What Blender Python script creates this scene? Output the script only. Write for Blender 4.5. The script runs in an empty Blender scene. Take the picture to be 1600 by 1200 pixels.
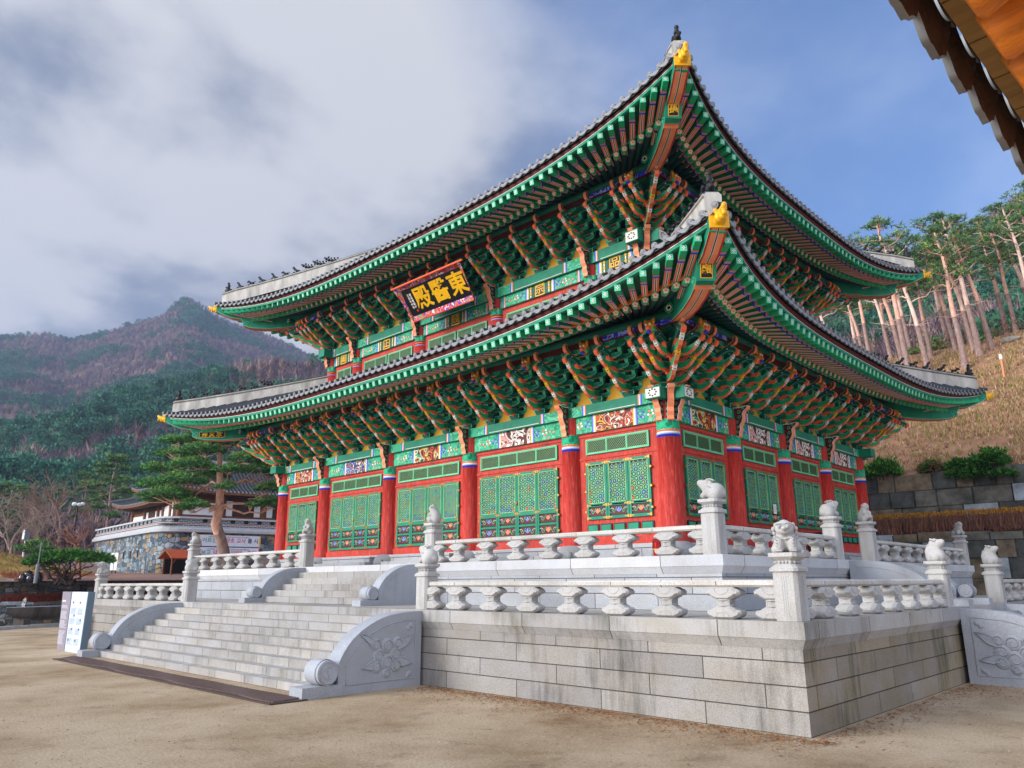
import bpy, bmesh, math, random
from mathutils import Matrix, Vector, noise as mnoise
PI = math.pi
sc = bpy.context.scene
# ------------------------------------------------------------------ camera, sky, sun, exposure
cam_d = bpy.data.cameras.new('camera'); cam = bpy.data.objects.new('camera', cam_d); sc.collection.objects.link(cam); sc.camera = cam
CAM = Vector((9.324, -15.003, 1.947)); YAW, PITCH, ROLL = .7649, .2586, -.0046
fw = Vector((-math.sin(YAW)*math.cos(PITCH), math.cos(YAW)*math.cos(PITCH), math.sin(PITCH)))
rt = Vector((math.cos(YAW), math.sin(YAW), 0)); up = rt.cross(fw)
r2 = rt*math.cos(ROLL)+up*math.sin(ROLL); u2 = -rt*math.sin(ROLL)+up*math.cos(ROLL)
mw = Matrix.Identity(4)
for i in range(3): mw[i][0], mw[i][1], mw[i][2], mw[i][3] = r2[i], u2[i], -fw[i], CAM[i]
cam.matrix_world = mw
cam_d.sensor_width = 36; cam_d.lens = 1170.47/1600*36; cam_d.clip_end = 6000; cam_d.clip_start = .05

SUN_AZ, SUN_EL = math.radians(206), math.radians(19)   # azimuth clockwise from +Y
sun_d = bpy.data.lights.new('sun', 'SUN'); sun = bpy.data.objects.new('sun', sun_d); sc.collection.objects.link(sun)
sun_d.energy = 2.5; sun_d.angle = math.radians(30); sun_d.color = (1, .96, .90)
sdir = Vector((math.sin(SUN_AZ)*math.cos(SUN_EL), math.cos(SUN_AZ)*math.cos(SUN_EL), math.sin(SUN_EL)))
sun.rotation_euler = (-sdir).to_track_quat('-Z', 'Y').to_euler()
sc.view_settings.view_transform = 'Standard'; sc.view_settings.look = 'None'
sc.view_settings.exposure = 1.05; sc.view_settings.gamma = 1

def NT(nt):
    nt.nodes.clear()
    def n(t, **k):
        x = nt.nodes.new(t)
        for a, b in k.items():
            if a == 'ins':
                for q, v in b.items(): x.inputs[q].default_value = v
            else: setattr(x, a, b)
        return x
    return n, (lambda a, b: nt.links.new(a, b))

world = bpy.data.worlds.new('World'); sc.world = world; world.use_nodes = True
n, l = NT(world.node_tree)
out = n('ShaderNodeOutputWorld'); bg = n('ShaderNodeBackground'); l(bg.outputs[0], out.inputs[0])
bg.inputs[1].default_value = .13
sky = n('ShaderNodeTexSky'); sky.sky_type = 'NISHITA'; sky.sun_disc = False; sky.sun_elevation = SUN_EL; sky.sun_rotation = SUN_AZ
sky.air_density = 1.0; sky.dust_density = .6; sky.ozone_density = 2.5
tc = n('ShaderNodeTexCoord'); sep = n('ShaderNodeSeparateXYZ'); l(tc.outputs['Generated'], sep.inputs[0])
def mth(op, a, b=None, c=None, clamp=False):
    m = n('ShaderNodeMath', operation=op, use_clamp=clamp)
    for i, v in enumerate((a, b, c)):
        if v is None: continue
        if isinstance(v, (int, float)): m.inputs[i].default_value = v
        else: l(v, m.inputs[i])
    return m.outputs[0]
zc = mth('ADD', mth('MAXIMUM', sep.outputs[2], 0.0), .16)
px = mth('DIVIDE', sep.outputs[0], zc); py = mth('DIVIDE', sep.outputs[1], zc)
cmb = n('ShaderNodeCombineXYZ'); l(px, cmb.inputs[0]); l(py, cmb.inputs[1])
nz = n('ShaderNodeTexNoise', ins={'Scale': .5, 'Detail': 6, 'Roughness': .5, 'Distortion': .1}); l(cmb.outputs[0], nz.inputs['Vector'])
nz2 = n('ShaderNodeTexNoise', ins={'Scale': 1.15, 'Detail': 9, 'Roughness': .55, 'Distortion': .12}); l(cmb.outputs[0], nz2.inputs['Vector'])
# the cloud bank lies to the west (-X): its edge runs across the sky
bank = n('ShaderNodeVectorMath', operation='DOT_PRODUCT'); l(tc.outputs['Generated'], bank.inputs[0]); bank.inputs[1].default_value = (-.80, -.26, -.10)
mask = mth('MULTIPLY_ADD', mth('SUBTRACT', bank.outputs['Value'], .0), 2.0, mth('MULTIPLY', mth('SUBTRACT', nz.outputs[0], .5), 3.2), clamp=True)
mask = mth('ADD', mask, .3, clamp=True)
den = n('ShaderNodeMapRange', interpolation_type='SMOOTHSTEP', ins={1: .43, 2: .585, 3: 0., 4: 1.}); l(nz2.outputs[0], den.inputs[0])
ccol = n('ShaderNodeMix', data_type='RGBA'); l(den.outputs[0], ccol.inputs[0])
ccol.inputs[6].default_value = (.85, 1.0, 1.38, 1); ccol.inputs[7].default_value = (2.75, 2.75, 2.85, 1)
skym = n('ShaderNodeMix', data_type='RGBA', blend_type='MULTIPLY'); skym.inputs[0].default_value = 1
l(sky.outputs[0], skym.inputs[6]); skym.inputs[7].default_value = (.46, .72, 1.02, 1)
mx = n('ShaderNodeMix', data_type='RGBA'); l(mask, mx.inputs[0]); l(skym.outputs[2], mx.inputs[6]); l(ccol.outputs[2], mx.inputs[7])
# unseen bright overcast behind the camera, added to fill the front and right faces
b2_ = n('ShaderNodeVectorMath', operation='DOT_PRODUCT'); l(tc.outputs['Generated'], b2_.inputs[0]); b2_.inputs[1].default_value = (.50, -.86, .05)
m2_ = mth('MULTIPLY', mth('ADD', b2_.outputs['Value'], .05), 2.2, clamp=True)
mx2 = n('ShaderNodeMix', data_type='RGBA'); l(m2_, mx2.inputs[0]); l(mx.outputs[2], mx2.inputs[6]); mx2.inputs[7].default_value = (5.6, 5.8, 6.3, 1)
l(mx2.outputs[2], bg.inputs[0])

# ------------------------------------------------------------------ materials
MATS = {}
def s2l(c):
    if isinstance(c, str): c = [int(c[i:i+2], 16)/255 for i in (0, 2, 4)]
    return [(x/12.92 if x <= .04045 else ((x+.055)/1.055)**2.4) for x in c]
def mat(name, col, rough=.6, var=.18, scale=3., bump=0., bscale=40., island=0., metal=0., spec=.4, stretch=None, lin=False, streak=0.):
    if name in MATS: return MATS[name]
    m = bpy.data.materials.new(name); m.use_nodes = True; MATS[name] = m
    n, l = NT(m.node_tree)
    c = list(col) if lin else s2l(col)
    o = n('ShaderNodeOutputMaterial'); b = n('ShaderNodeBsdfPrincipled'); l(b.outputs[0], o.inputs[0])
    b.inputs['Roughness'].default_value = rough; b.inputs['Metallic'].default_value = metal; b.inputs['Specular IOR Level'].default_value = spec
    tc = n('ShaderNodeTexCoord'); vec = tc.outputs['Object']
    if stretch:
        mp = n('ShaderNodeMapping'); mp.inputs['Scale'].default_value = stretch; l(vec, mp.inputs[0]); vec = mp.outputs[0]
    nz = n('ShaderNodeTexNoise', ins={'Scale': scale, 'Detail': 5, 'Roughness': .6}); l(vec, nz.inputs['Vector'])
    r = n('ShaderNodeMapRange', ins={1: .3, 2: .7, 3: 1-var, 4: 1+var}); l(nz.outputs[0], r.inputs[0])
    val = r.outputs[0]
    if island:
        g = n('ShaderNodeNewGeometry'); r3 = n('ShaderNodeMapRange', ins={1: 0, 2: 1, 3: 1-island, 4: 1+island}); l(g.outputs['Random Per Island'], r3.inputs[0])
        mu = n('ShaderNodeMath', operation='MULTIPLY'); l(val, mu.inputs[0]); l(r3.outputs[0], mu.inputs[1]); val = mu.outputs[0]
    oi = n('ShaderNodeObjectInfo'); ro = n('ShaderNodeMapRange', ins={1: 0, 2: 1, 3: .93, 4: 1.06}); l(oi.outputs['Random'], ro.inputs[0]); mo = n('ShaderNodeMath', operation='MULTIPLY'); l(val, mo.inputs[0]); l(ro.outputs[0], mo.inputs[1]); val = mo.outputs[0]
    vm = n('ShaderNodeVectorMath', operation='SCALE'); vm.inputs[0].default_value = c[:3]; l(val, vm.inputs['Scale'])
    if streak:
        m2 = n('ShaderNodeMapping'); m2.inputs['Scale'].default_value = (16, 16, 1.6); l(tc.outputs['Object'], m2.inputs[0]); n2 = n('ShaderNodeTexNoise', ins={'Scale': 1.6, 'Detail': 7, 'Roughness': .7}); l(m2.outputs[0], n2.inputs['Vector'])
        q2 = n('ShaderNodeMapRange', ins={1: .54, 2: .72, 3: 0, 4: streak}); l(n2.outputs[0], q2.inputs[0]); q3 = n('ShaderNodeMapRange', ins={1: .44, 2: .34, 3: 0, 4: streak}); l(n2.outputs[0], q3.inputs[0])
        x1 = n('ShaderNodeMix', data_type='RGBA'); l(q2.outputs[0], x1.inputs[0]); l(vm.outputs[0], x1.inputs[6]); x1.inputs[7].default_value = (min(1, c[0]*1.5), c[1]*3+.1, c[2]*3+.1, 1)
        x2 = n('ShaderNodeMix', data_type='RGBA'); l(q3.outputs[0], x2.inputs[0]); l(x1.outputs[2], x2.inputs[6]); x2.inputs[7].default_value = (c[0]*.25, c[1]*.25, c[2]*.25, 1)
        vm = n('ShaderNodeVectorMath', operation='SCALE'); l(x2.outputs[2], vm.inputs[0]); vm.inputs['Scale'].default_value = 1
    l(vm.outputs[0], b.inputs['Base Color'])
    if bump:
        bp = n('ShaderNodeBump', ins={'Strength': bump, 'Distance': .02}); nb = n('ShaderNodeTexNoise', ins={'Scale': bscale, 'Detail': 4}); l(vec, nb.inputs['Vector'])
        l(nb.outputs[0], bp.inputs['Height']); l(bp.outputs[0], b.inputs['Normal'])
    return m
def ramp(n, stops, interp='LINEAR'):
    r = n('ShaderNodeValToRGB'); cr = r.color_ramp; cr.interpolation = interp
    while len(cr.elements) < len(stops): cr.elements.new(.5)
    for e, (p, c) in zip(cr.elements, stops): e.position = p; e.color = (*(s2l(c) if isinstance(c, str) else c), 1)
    return r

def mat_stone(name, base, joints=None, stain=.5, warm=.0, moss=0.):
    """pale granite: fine speckle, weather stains, mortar joints following the UV metres"""
    if name in MATS: return MATS[name]
    m = bpy.data.materials.new(name); m.use_nodes = True; MATS[name] = m
    n, l = NT(m.node_tree)
    o = n('ShaderNodeOutputMaterial'); b = n('ShaderNodeBsdfPrincipled'); l(b.outputs[0], o.inputs[0]); b.inputs['Roughness'].default_value = .8; b.inputs['Specular IOR Level'].default_value = .25
    tc = n('ShaderNodeTexCoord'); c = s2l(base)
    sp = n('ShaderNodeTexNoise', ins={'Scale': 85., 'Detail': 3, 'Roughness': .75}); l(tc.outputs['Object'], sp.inputs['Vector'])
    r0_ = n('ShaderNodeMapRange', ins={1: .3, 2: .7, 3: .60, 4: 1.28}); l(sp.outputs[0], r0_.inputs[0]); oi = n('ShaderNodeObjectInfo'); ro = n('ShaderNodeMapRange', ins={1: 0, 2: 1, 3: .92, 4: 1.06}); l(oi.outputs['Random'], ro.inputs[0]); r1 = n('ShaderNodeMath', operation='MULTIPLY'); l(r0_.outputs[0], r1.inputs[0]); l(ro.outputs[0], r1.inputs[1])
    big = n('ShaderNodeTexNoise', ins={'Scale': 1.3, 'Detail': 6, 'Roughness': .65}); l(tc.outputs['Object'], big.inputs['Vector'])
    mixc = n('ShaderNodeMix', data_type='RGBA'); r2_ = n('ShaderNodeMapRange', ins={1: .35, 2: .7, 3: 0, 4: 1}); l(big.outputs[0], r2_.inputs[0]); l(r2_.outputs[0], mixc.inputs[0])
    mixc.inputs[6].default_value = (*c, 1); mixc.inputs[7].default_value = (c[0]*.86, c[1]*(.82-.04*warm), c[2]*(.78-.25*warm), 1)
    last = mixc.outputs[2]
    hfac = None
    if joints:
        br = n('ShaderNodeTexBrick'); br.offset = .5; br.squash = 1
        for q, v in {'Scale': 1., 'Mortar Size': .008, 'Mortar Smooth': .1, 'Bias': 0., 'Brick Width': joints[0], 'Row Height': joints[1]}.items(): br.inputs[q].default_value = v
        br.inputs['Color1'].default_value = (.80, .80, .82, 1); br.inputs['Color2'].default_value = (1.07, 1.06, 1.04, 1); br.inputs['Mortar'].default_value = (.2, .19, .18, 1)
        l(tc.outputs['UV'], br.inputs['Vector'])
        mm = n('ShaderNodeMix', data_type='RGBA', blend_type='MULTIPLY'); mm.inputs[0].default_value = 1; l(last, mm.inputs[6]); l(br.outputs['Color'], mm.inputs[7]); last = mm.outputs[2]; hfac = br.outputs['Fac']
    if stain:
        mp = n('ShaderNodeMapping'); mp.inputs['Scale'].default_value = (3.2, 3.2, .35); l(tc.outputs['Object'], mp.inputs[0])
        st = n('ShaderNodeTexNoise', ins={'Scale': 2.2, 'Detail': 8, 'Roughness': .75}); l(mp.outputs[0], st.inputs['Vector'])
        big2 = n('ShaderNodeTexNoise', ins={'Scale': .9, 'Detail': 2}); l(tc.outputs['Object'], big2.inputs['Vector'])
        ad = n('ShaderNodeMath', operation='ADD'); l(st.outputs[0], ad.inputs[0]); l(big2.outputs[0], ad.inputs[1])
        rr = n('ShaderNodeMapRange', ins={1: 1.02, 2: 1.36, 3: 0, 4: stain*.85}); l(ad.outputs[0], rr.inputs[0])
        mm = n('ShaderNodeMix', data_type='RGBA'); l(rr.outputs[0], mm.inputs[0]); l(last, mm.inputs[6]); mm.inputs[7].default_value = (.035, .032, .026, 1) if not moss else (.05, .055, .02, 1); last = mm.outputs[2]
    fin = n('ShaderNodeVectorMath', operation='SCALE'); l(last, fin.inputs[0]); l(r1.outputs[0], fin.inputs['Scale']); l(fin.outputs[0], b.inputs['Base Color'])
    bp = n('ShaderNodeBump', ins={'Strength': .35, 'Distance': .006}); l(sp.outputs[0], bp.inputs['Height'])
    if hfac:
        bp2 = n('ShaderNodeBump', ins={'Strength': .8, 'Distance': .012}, invert=True); l(hfac, bp2.inputs['Height']); l(bp.outputs[0], bp2.inputs['Normal']); bp = bp2
    l(bp.outputs[0], b.inputs['Normal'])
    return m

def mat_pattern(name, base, cols, scale=14., thin=.06, rough=.55, kind='scroll'):
    """painted scroll work: thin wandering outlines and small blossoms over a base coat"""
    if name in MATS: return MATS[name]
    m = bpy.data.materials.new(name); m.use_nodes = True; MATS[name] = m
    n, l = NT(m.node_tree)
    o = n('ShaderNodeOutputMaterial'); b = n('ShaderNodeBsdfPrincipled'); l(b.outputs[0], o.inputs[0]); b.inputs['Roughness'].default_value = rough; b.inputs['Specular IOR Level'].default_value = .3
    tc = n('ShaderNodeTexCoord'); uv = tc.outputs['UV']
    nz = n('ShaderNodeTexNoise', ins={'Scale': scale*.35, 'Detail': 1, 'Distortion': 1.2}); l(uv, nz.inputs['Vector'])
    last = None
    rgb = n('ShaderNodeRGB'); rgb.outputs[0].default_value = (*s2l(base), 1); last = rgb.outputs[0]
    for k, (c, lvl) in enumerate(cols):
        a = n('ShaderNodeMath', operation='SUBTRACT'); l(nz.outputs[0], a.inputs[0]); a.inputs[1].default_value = lvl
        ab = n('ShaderNodeMath', operation='ABSOLUTE'); l(a.outputs[0], ab.inputs[0])
        cp = n('ShaderNodeMath', operation='LESS_THAN'); l(ab.outputs[0], cp.inputs[0]); cp.inputs[1].default_value = thin*(.35 if kind == 'scroll' else .8)
        mm = n('ShaderNodeMix', data_type='RGBA'); l(cp.outputs[0], mm.inputs[0]); l(last, mm.inputs[6]); mm.inputs[7].default_value = (*s2l(c), 1); last = mm.outputs[2]
    ws = n('ShaderNodeTexNoise', ins={'Scale': 5., 'Detail': 5}); l(tc.outputs['Object'], ws.inputs['Vector'])
    r = n('ShaderNodeMapRange', ins={1: .3, 2: .7, 3: .85, 4: 1.15}); l(ws.outputs[0], r.inputs[0])
    v = n('ShaderNodeVectorMath', operation='SCALE'); l(last, v.inputs[0]); l(r.outputs[0], v.inputs['Scale']); l(v.outputs[0], b.inputs['Base Color'])
    return m

# painted timber
TEAL = mat('teal_paint', '0d8568', .6, .22); DTEAL = mat('dark_teal_paint', '0b6450', .6, .22); BGREEN = mat('bright_green_paint', '22a872', .6, .2)
MINT = mat('mint_paint', '58c8a0', .55, .12); CORAL = mat('coral_paint', 'ff7248', .55, .1); PEACH = mat('peach_paint', 'ff9c6c', .55, .1); LCORAL = mat('light_coral_paint', 'ff9a70', .55, .1)
RED = mat('red_paint', 'c6342a', .65, .25, 1.2, .6, 22., stretch=(3, 3, .35), streak=.85); WALLRED = mat('wall_red_paint', 'c23c2e', .7, .26, 2.2, .4, 18., streak=.6)
DRED = mat('dark_red_paint', '561210', .6, .15); MAROON = mat('maroon_paint', '5a1f1c', .6, .15); ORANGE = mat('orange_paint', 'ff7a1c', .55, .1)
BLUE = mat('blue_paint', '2a3ccf', .5, .1); LBLUE = mat('pale_blue_paint', '8fa4e8', .5, .1); WHITE = mat('white_paint', 'f2efe8', .6, .06)
YELLOW = mat('yellow_paint', 'f2b90f', .5, .12); PYEL = mat('ochre_paint', 'e0a51e', .6, .12); BLACK = mat('black_paint', '0c0d10', .5, .2)
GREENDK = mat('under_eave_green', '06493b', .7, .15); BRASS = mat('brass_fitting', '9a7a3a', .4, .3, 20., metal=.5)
SCROLL = mat_pattern('scroll_painted_green', '2fae82', [('0f7f5c', .42), ('6fcba4', .5), ('0f7f5c', .58)], 8, .05)
SCROLL2 = mat_pattern('scroll_painted_beam', '37b488', [('1b8f6a', .4), ('7ad0aa', .47), ('158a62', .56), ('d9877a', .68)], 7, .045)
BLUESCROLL = mat_pattern('blue_scroll_on_red', '8a1a16', [('2a3ad8', .5), ('2a3ad8', .4), ('9fb0ff', .45), ('2a3ad8', .6)], 9, .06, kind='b')
PICT = [mat_pattern('painted_panel_a', '5b211c', [('d8543c', .55), ('e9e2cf', .47), ('e8b23a', .62), ('d8543c', .40)], 9, .026, kind='b'),
        mat_pattern('painted_panel_b', '5b211c', [('2f58b8', .50), ('eae6dc', .43), ('7fa8e0', .58), ('d8543c', .66)], 9, .026, kind='b'),
        mat_pattern('painted_panel_c', '4a1c18', [('e8b23a', .5), ('cf4a34', .42), ('3f9a70', .60), ('eee6d0', .56)], 9, .026, kind='b'),
        mat_pattern('painted_panel_d', '5b211c', [('f0ece6', .52), ('f0ece6', .45), ('e79a9a', .60), ('f0ece6', .66)], 7, .028, kind='b')]
# roof, stone, ground
TILE = mat('dark_roof_tile', '3c4048', .55, .3, 6., .4, 30.); TILEEND = mat('grey_tile_end', '8a8c92', .6, .28, 30., .6, 60.); PLASTER = mat('ridge_plaster', 'bcb9b3', .85, .35, 3., .3, 20., stretch=(1, 1, .3))
DIRT = mat('weathered_plaster', '6d675e', .9, .5, 8.)
GRAN = mat_stone('pale_granite', 'c9cbcf', None, .25); GRANW = mat_stone('warm_granite_steps', 'b6b5b5', (1.3, 50), .6, .25)
GRANB = mat_stone('granite_block_wall', 'a8a6a5', (1.85, .302), .85, .3); GRANU = mat_stone('clean_granite_wall', 'b8bdc4', (1.5, .30), .1)
GRANF = mat_stone('flank_granite', 'adb3be', None, .2); GRANC = mat_stone('cornice_granite', 'b6b6b8', (1.9, 50), .7, .3, 1)
STATUE = mat_stone('carved_granite', 'bfbfbf', None, .45); GREYSTONE = mat_stone('grey_base_stone', '9a9fa6', None, .2)
# ------------------------------------------------------------------ mesh helpers
def I4(): return Matrix.Identity(4)
class MB:
    def __init__(s): s.v = []; s.f = []; s.m = []; s.sm = []; s.mats = []; s.T = I4()
    def mi(s, m):
        if m not in s.mats: s.mats.append(m)
        return s.mats.index(m)
    def add(s, vs, fs, m, smooth=False):
        b = len(s.v); s.v += [tuple(s.T @ Vector(p)) for p in vs]
        for k, f in enumerate(fs):
            s.f.append([b+i for i in f]); s.m.append(s.mi(m[k] if isinstance(m, list) else m)); s.sm.append(smooth)
    def box(s, x0, x1, y0, y1, z0, z1, m, tx=0, ty=0, bx=0, by=0):
        """box; tx/ty shrink the top, bx/by shrink the bottom; m may be [bottom, top, -y, +x, +y, -x]"""
        s.add([(x0+bx, y0+by, z0), (x1-bx, y0+by, z0), (x1-bx, y1-by, z0), (x0+bx, y1-by, z0), (x0+tx, y0+ty, z1), (x1-tx, y0+ty, z1), (x1-tx, y1-ty, z1), (x0+tx, y1-ty, z1)],
              [(3, 2, 1, 0), (4, 5, 6, 7), (0, 1, 5, 4), (1, 2, 6, 5), (2, 3, 7, 6), (3, 0, 4, 7)], m)
    def prism(s, poly, w0, w1, f, cap, side, smooth=False):
        """2-D polygon extruded from w0 to w1; f maps (u, v, w) to 3-D; side may be a list per edge"""
        k = len(poly); a = [f(u, v, w0) for u, v in poly]; b = [f(u, v, w1) for u, v in poly]
        e1 = Vector(a[1])-Vector(a[0])
        s.add(a+b, [tuple(range(k))[::-1], tuple(range(k, 2*k))], cap, False)
        s.add(a+b, [(i, (i+1) % k, k+(i+1) % k, k+i) for i in range(k)], side, smooth)
    def cyl(s, p0, p1, r0, r1=None, seg=12, m=None, caps=True, smooth=True, capm=None):
        r1 = r0 if r1 is None else r1; p0 = Vector(p0); p1 = Vector(p1); d = (p1-p0).normalized()
        a = d.orthogonal().normalized(); b = d.cross(a)
        ring = lambda p, r: [tuple(p+(a*math.cos(t)+b*math.sin(t))*r) for t in [2*PI*i/seg for i in range(seg)]]
        s.add(ring(p0, r0)+ring(p1, r1), [(i, (i+1) % seg, seg+(i+1) % seg, seg+i) for i in range(seg)], m, smooth)
        if caps:
            s.add(ring(p0, r0), [tuple(range(seg))[::-1]], capm or m); s.add(ring(p1, r1), [tuple(range(seg))], capm or m)
    def lathe(s, prof, m, seg=20, c=(0, 0, 0), smooth=True):
        vs = []
        for r, z in prof: vs += [(c[0]+r*math.cos(2*PI*i/seg), c[1]+r*math.sin(2*PI*i/seg), c[2]+z) for i in range(seg)]
        fs = [(j*seg+i, j*seg+(i+1) % seg, (j+1)*seg+(i+1) % seg, (j+1)*seg+i) for j in range(len(prof)-1) for i in range(seg)]
        ms = [x for x in (m if isinstance(m, list) else [m]*(len(prof)-1)) for _ in range(seg)]
        s.add(vs, fs, ms, smooth)
        s.add(vs[:seg], [tuple(range(seg))[::-1]], ms[0]); s.add(vs[-seg:], [tuple(range(seg))], ms[-1])
    def tube(s, pts, r, m, seg=6, smooth=True, flat=None):
        """tube along points; r a number or a list; capped; flat=(normal, ratio) squashes it"""
        pts = [Vector(p) for p in pts]; k = len(pts); rs = r if isinstance(r, list) else [r]*k
        vs = []; d0 = (pts[1]-pts[0]).normalized(); a = d0.orthogonal().normalized()
        for i, p in enumerate(pts):
            d = (pts[min(i+1, k-1)]-pts[max(i-1, 0)]).normalized()
            if flat: a = Vector(flat[0]).normalized(); b = d.cross(a).normalized(); q = flat[1]
            else: a = (a-d*a.dot(d)).normalized(); b = d.cross(a); q = 1
            vs += [tuple(p+(a*math.cos(t)*q+b*math.sin(t))*rs[i]) for t in [2*PI*j/seg for j in range(seg)]]
        s.add(vs, [(i*seg+j, i*seg+(j+1) % seg, (i+1)*seg+(j+1) % seg, (i+1)*seg+j) for i in range(k-1) for j in range(seg)], m, smooth)
        s.add(vs[:seg], [tuple(range(seg))[::-1]], m); s.add(vs[-seg:], [tuple(range(seg))], m)
    def grid(s, rows, m, smooth=True):
        k = len(rows[0]); vs = [tuple(p) for r in rows for p in r]
        s.add(vs, [(i*k+j, i*k+j+1, (i+1)*k+j+1, (i+1)*k+j) for i in range(len(rows)-1) for j in range(k-1)], m, smooth)
    def ball(s, c, r, m, seg=10, rings=7, smooth=True, T=None):
        rx, ry, rz = r if isinstance(r, (tuple, list)) else (r, r, r); vs = []; T = T or I4()
        for j in range(rings+1):
            ph = PI*j/rings
            for i in range(seg):
                p = T @ Vector((rx*math.sin(ph)*math.cos(2*PI*i/seg), ry*math.sin(ph)*math.sin(2*PI*i/seg), rz*math.cos(ph)))
                vs.append((c[0]+p.x, c[1]+p.y, c[2]+p.z))
        s.add(vs, [((j+1)*seg+i, (j+1)*seg+(i+1) % seg, j*seg+(i+1) % seg, j*seg+i) for j in range(rings) for i in range(seg)], m, smooth)
    def mesh(s, name):
        me = bpy.data.meshes.new(name); me.from_pydata(s.v, [], s.f)
        for m in s.mats: me.materials.append(m)
        me.polygons.foreach_set('material_index', s.m); me.polygons.foreach_set('use_smooth', s.sm)
        uv = me.uv_layers.new(name='UVMap'); buf = [0.0]*(2*len(me.loops)); V = s.v
        for p in me.polygons:
            nx, ny, nz = abs(p.normal.x), abs(p.normal.y), abs(p.normal.z)
            for li in p.loop_indices:
                x, y, z = V[me.loops[li].vertex_index]
                if nz > nx and nz > ny and nz > .8: a, b = x, y
                elif nx > ny: a, b = y, z
                else: a, b = x, z
                buf[2*li] = a; buf[2*li+1] = b
        uv.data.foreach_set('uv', buf); me.update()
        return me
    def build(s, name, parent=None, **k): return place(s.mesh(name), name, parent, **k)
def place(me, name, parent=None, M=None, **k):
    o = bpy.data.objects.new(name, me); sc.collection.objects.link(o)
    if parent is not None: o.parent = parent
    if M is not None: o.matrix_local = M
    tag(o, **k); return o
def tag(o, label=None, cat=None, group=None, kind=None):
    if label: o['label'] = label
    if cat: o['category'] = cat
    if group: o['group'] = group
    if kind: o['kind'] = kind
    return o
def empty(name, loc=(0, 0, 0), rz=0, parent=None, **k):
    o = bpy.data.objects.new(name, None); sc.collection.objects.link(o); o.location = loc; o.rotation_euler = (0, 0, rz); o.empty_display_size = .2
    if parent is not None: o.parent = parent
    return tag(o, **k)
def frame(o, x, z=None):
    """matrix with origin o, X axis along x, Z axis as near z as possible"""
    x = Vector(x).normalized(); z = Vector(z or (0, 0, 1)); y = z.cross(x).normalized(); z = x.cross(y)
    M = I4()
    for i in range(3): M[i][0], M[i][1], M[i][2], M[i][3] = x[i], y[i], z[i], o[i]
    return M
def T3(x=0, y=0, z=0, rz=0): return Matrix.Translation((x, y, z)) @ Matrix.Rotation(rz, 4, 'Z')
def copy_tree(o, parent=None):
    c = o.copy(); sc.collection.objects.link(c); c.parent = parent
    for ch in list(o.children): copy_tree(ch, c)
    return c
def inset(poly, d):
    k = len(poly); out = []
    ar = sum(poly[i][0]*poly[(i+1) % k][1]-poly[(i+1) % k][0]*poly[i][1] for i in range(k)); sg = 1 if ar > 0 else -1
    for i in range(k):
        p, q, r = Vector(poly[i-1]), Vector(poly[i]), Vector(poly[(i+1) % k])
        a = (q-p).normalized(); b = (r-q).normalized(); n1 = Vector((-a.y, a.x))*sg; n2 = Vector((-b.y, b.x))*sg
        m = (n1+n2); m = m.normalized() if m.length > .05 else n1
        out.append(tuple(q+m*(d/max(.5, m.dot(n1)))))
    return out
def rimmed(mb, poly, w0, w1, f, rim, core, side, d=.012):
    """prism whose caps show a painted rim round a darker core"""
    mb.prism(poly, w0, w1, f, rim, side)
    ip = inset(poly, d)
    for w in (w0-.003, w1+.003):
        mb.add([f(u, v, w) for u, v in ip], [tuple(range(len(ip)))], core)
def text_into(mb, txt, size, T, m, bold=0., depth=.0, align='CENTER'):
    cu = bpy.data.curves.new('t', 'FONT'); cu.body = txt; cu.size = size; cu.align_x = align; cu.align_y = 'CENTER'; cu.offset = bold; cu.extrude = depth; cu.resolution_u = 2
    o = bpy.data.objects.new('t', cu); sc.collection.objects.link(o); dg = bpy.context.evaluated_depsgraph_get(); me = bpy.data.meshes.new_from_object(o.evaluated_get(dg))
    old = mb.T; mb.T = old @ T
    if len(me.polygons): mb.add([tuple(v.co) for v in me.vertices], [tuple(p.vertices) for p in me.polygons], m)
    mb.T = old; bpy.data.objects.remove(o); bpy.data.curves.remove(cu); bpy.data.meshes.remove(me)
def meta_mesh(els, m, res=.02, T=None):
    """els: (x, y, z, radius[, sx, sy, sz]) melted into one surface"""
    mb_ = bpy.data.metaballs.new('m'); mb_.resolution = res; mb_.threshold = .5
    for e in els:
        x = mb_.elements.new(); x.co = e[:3]; x.radius = e[3]
        if len(e) > 4: x.type = 'ELLIPSOID'; x.size_x, x.size_y, x.size_z = e[4:7]
    o = bpy.data.objects.new('m', mb_); sc.collection.objects.link(o); dg = bpy.context.evaluated_depsgraph_get(); dg.update()
    me = bpy.data.meshes.new_from_object(o.evaluated_get(dg)); bpy.data.objects.remove(o); bpy.data.metaballs.remove(mb_)
    v = [tuple(p.co) for p in me.vertices]; f = [tuple(p.vertices) for p in me.polygons]; bpy.data.meshes.remove(me)
    b = MB(); b.add(v, f, m, True); return b
RND = random.Random(7)
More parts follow.
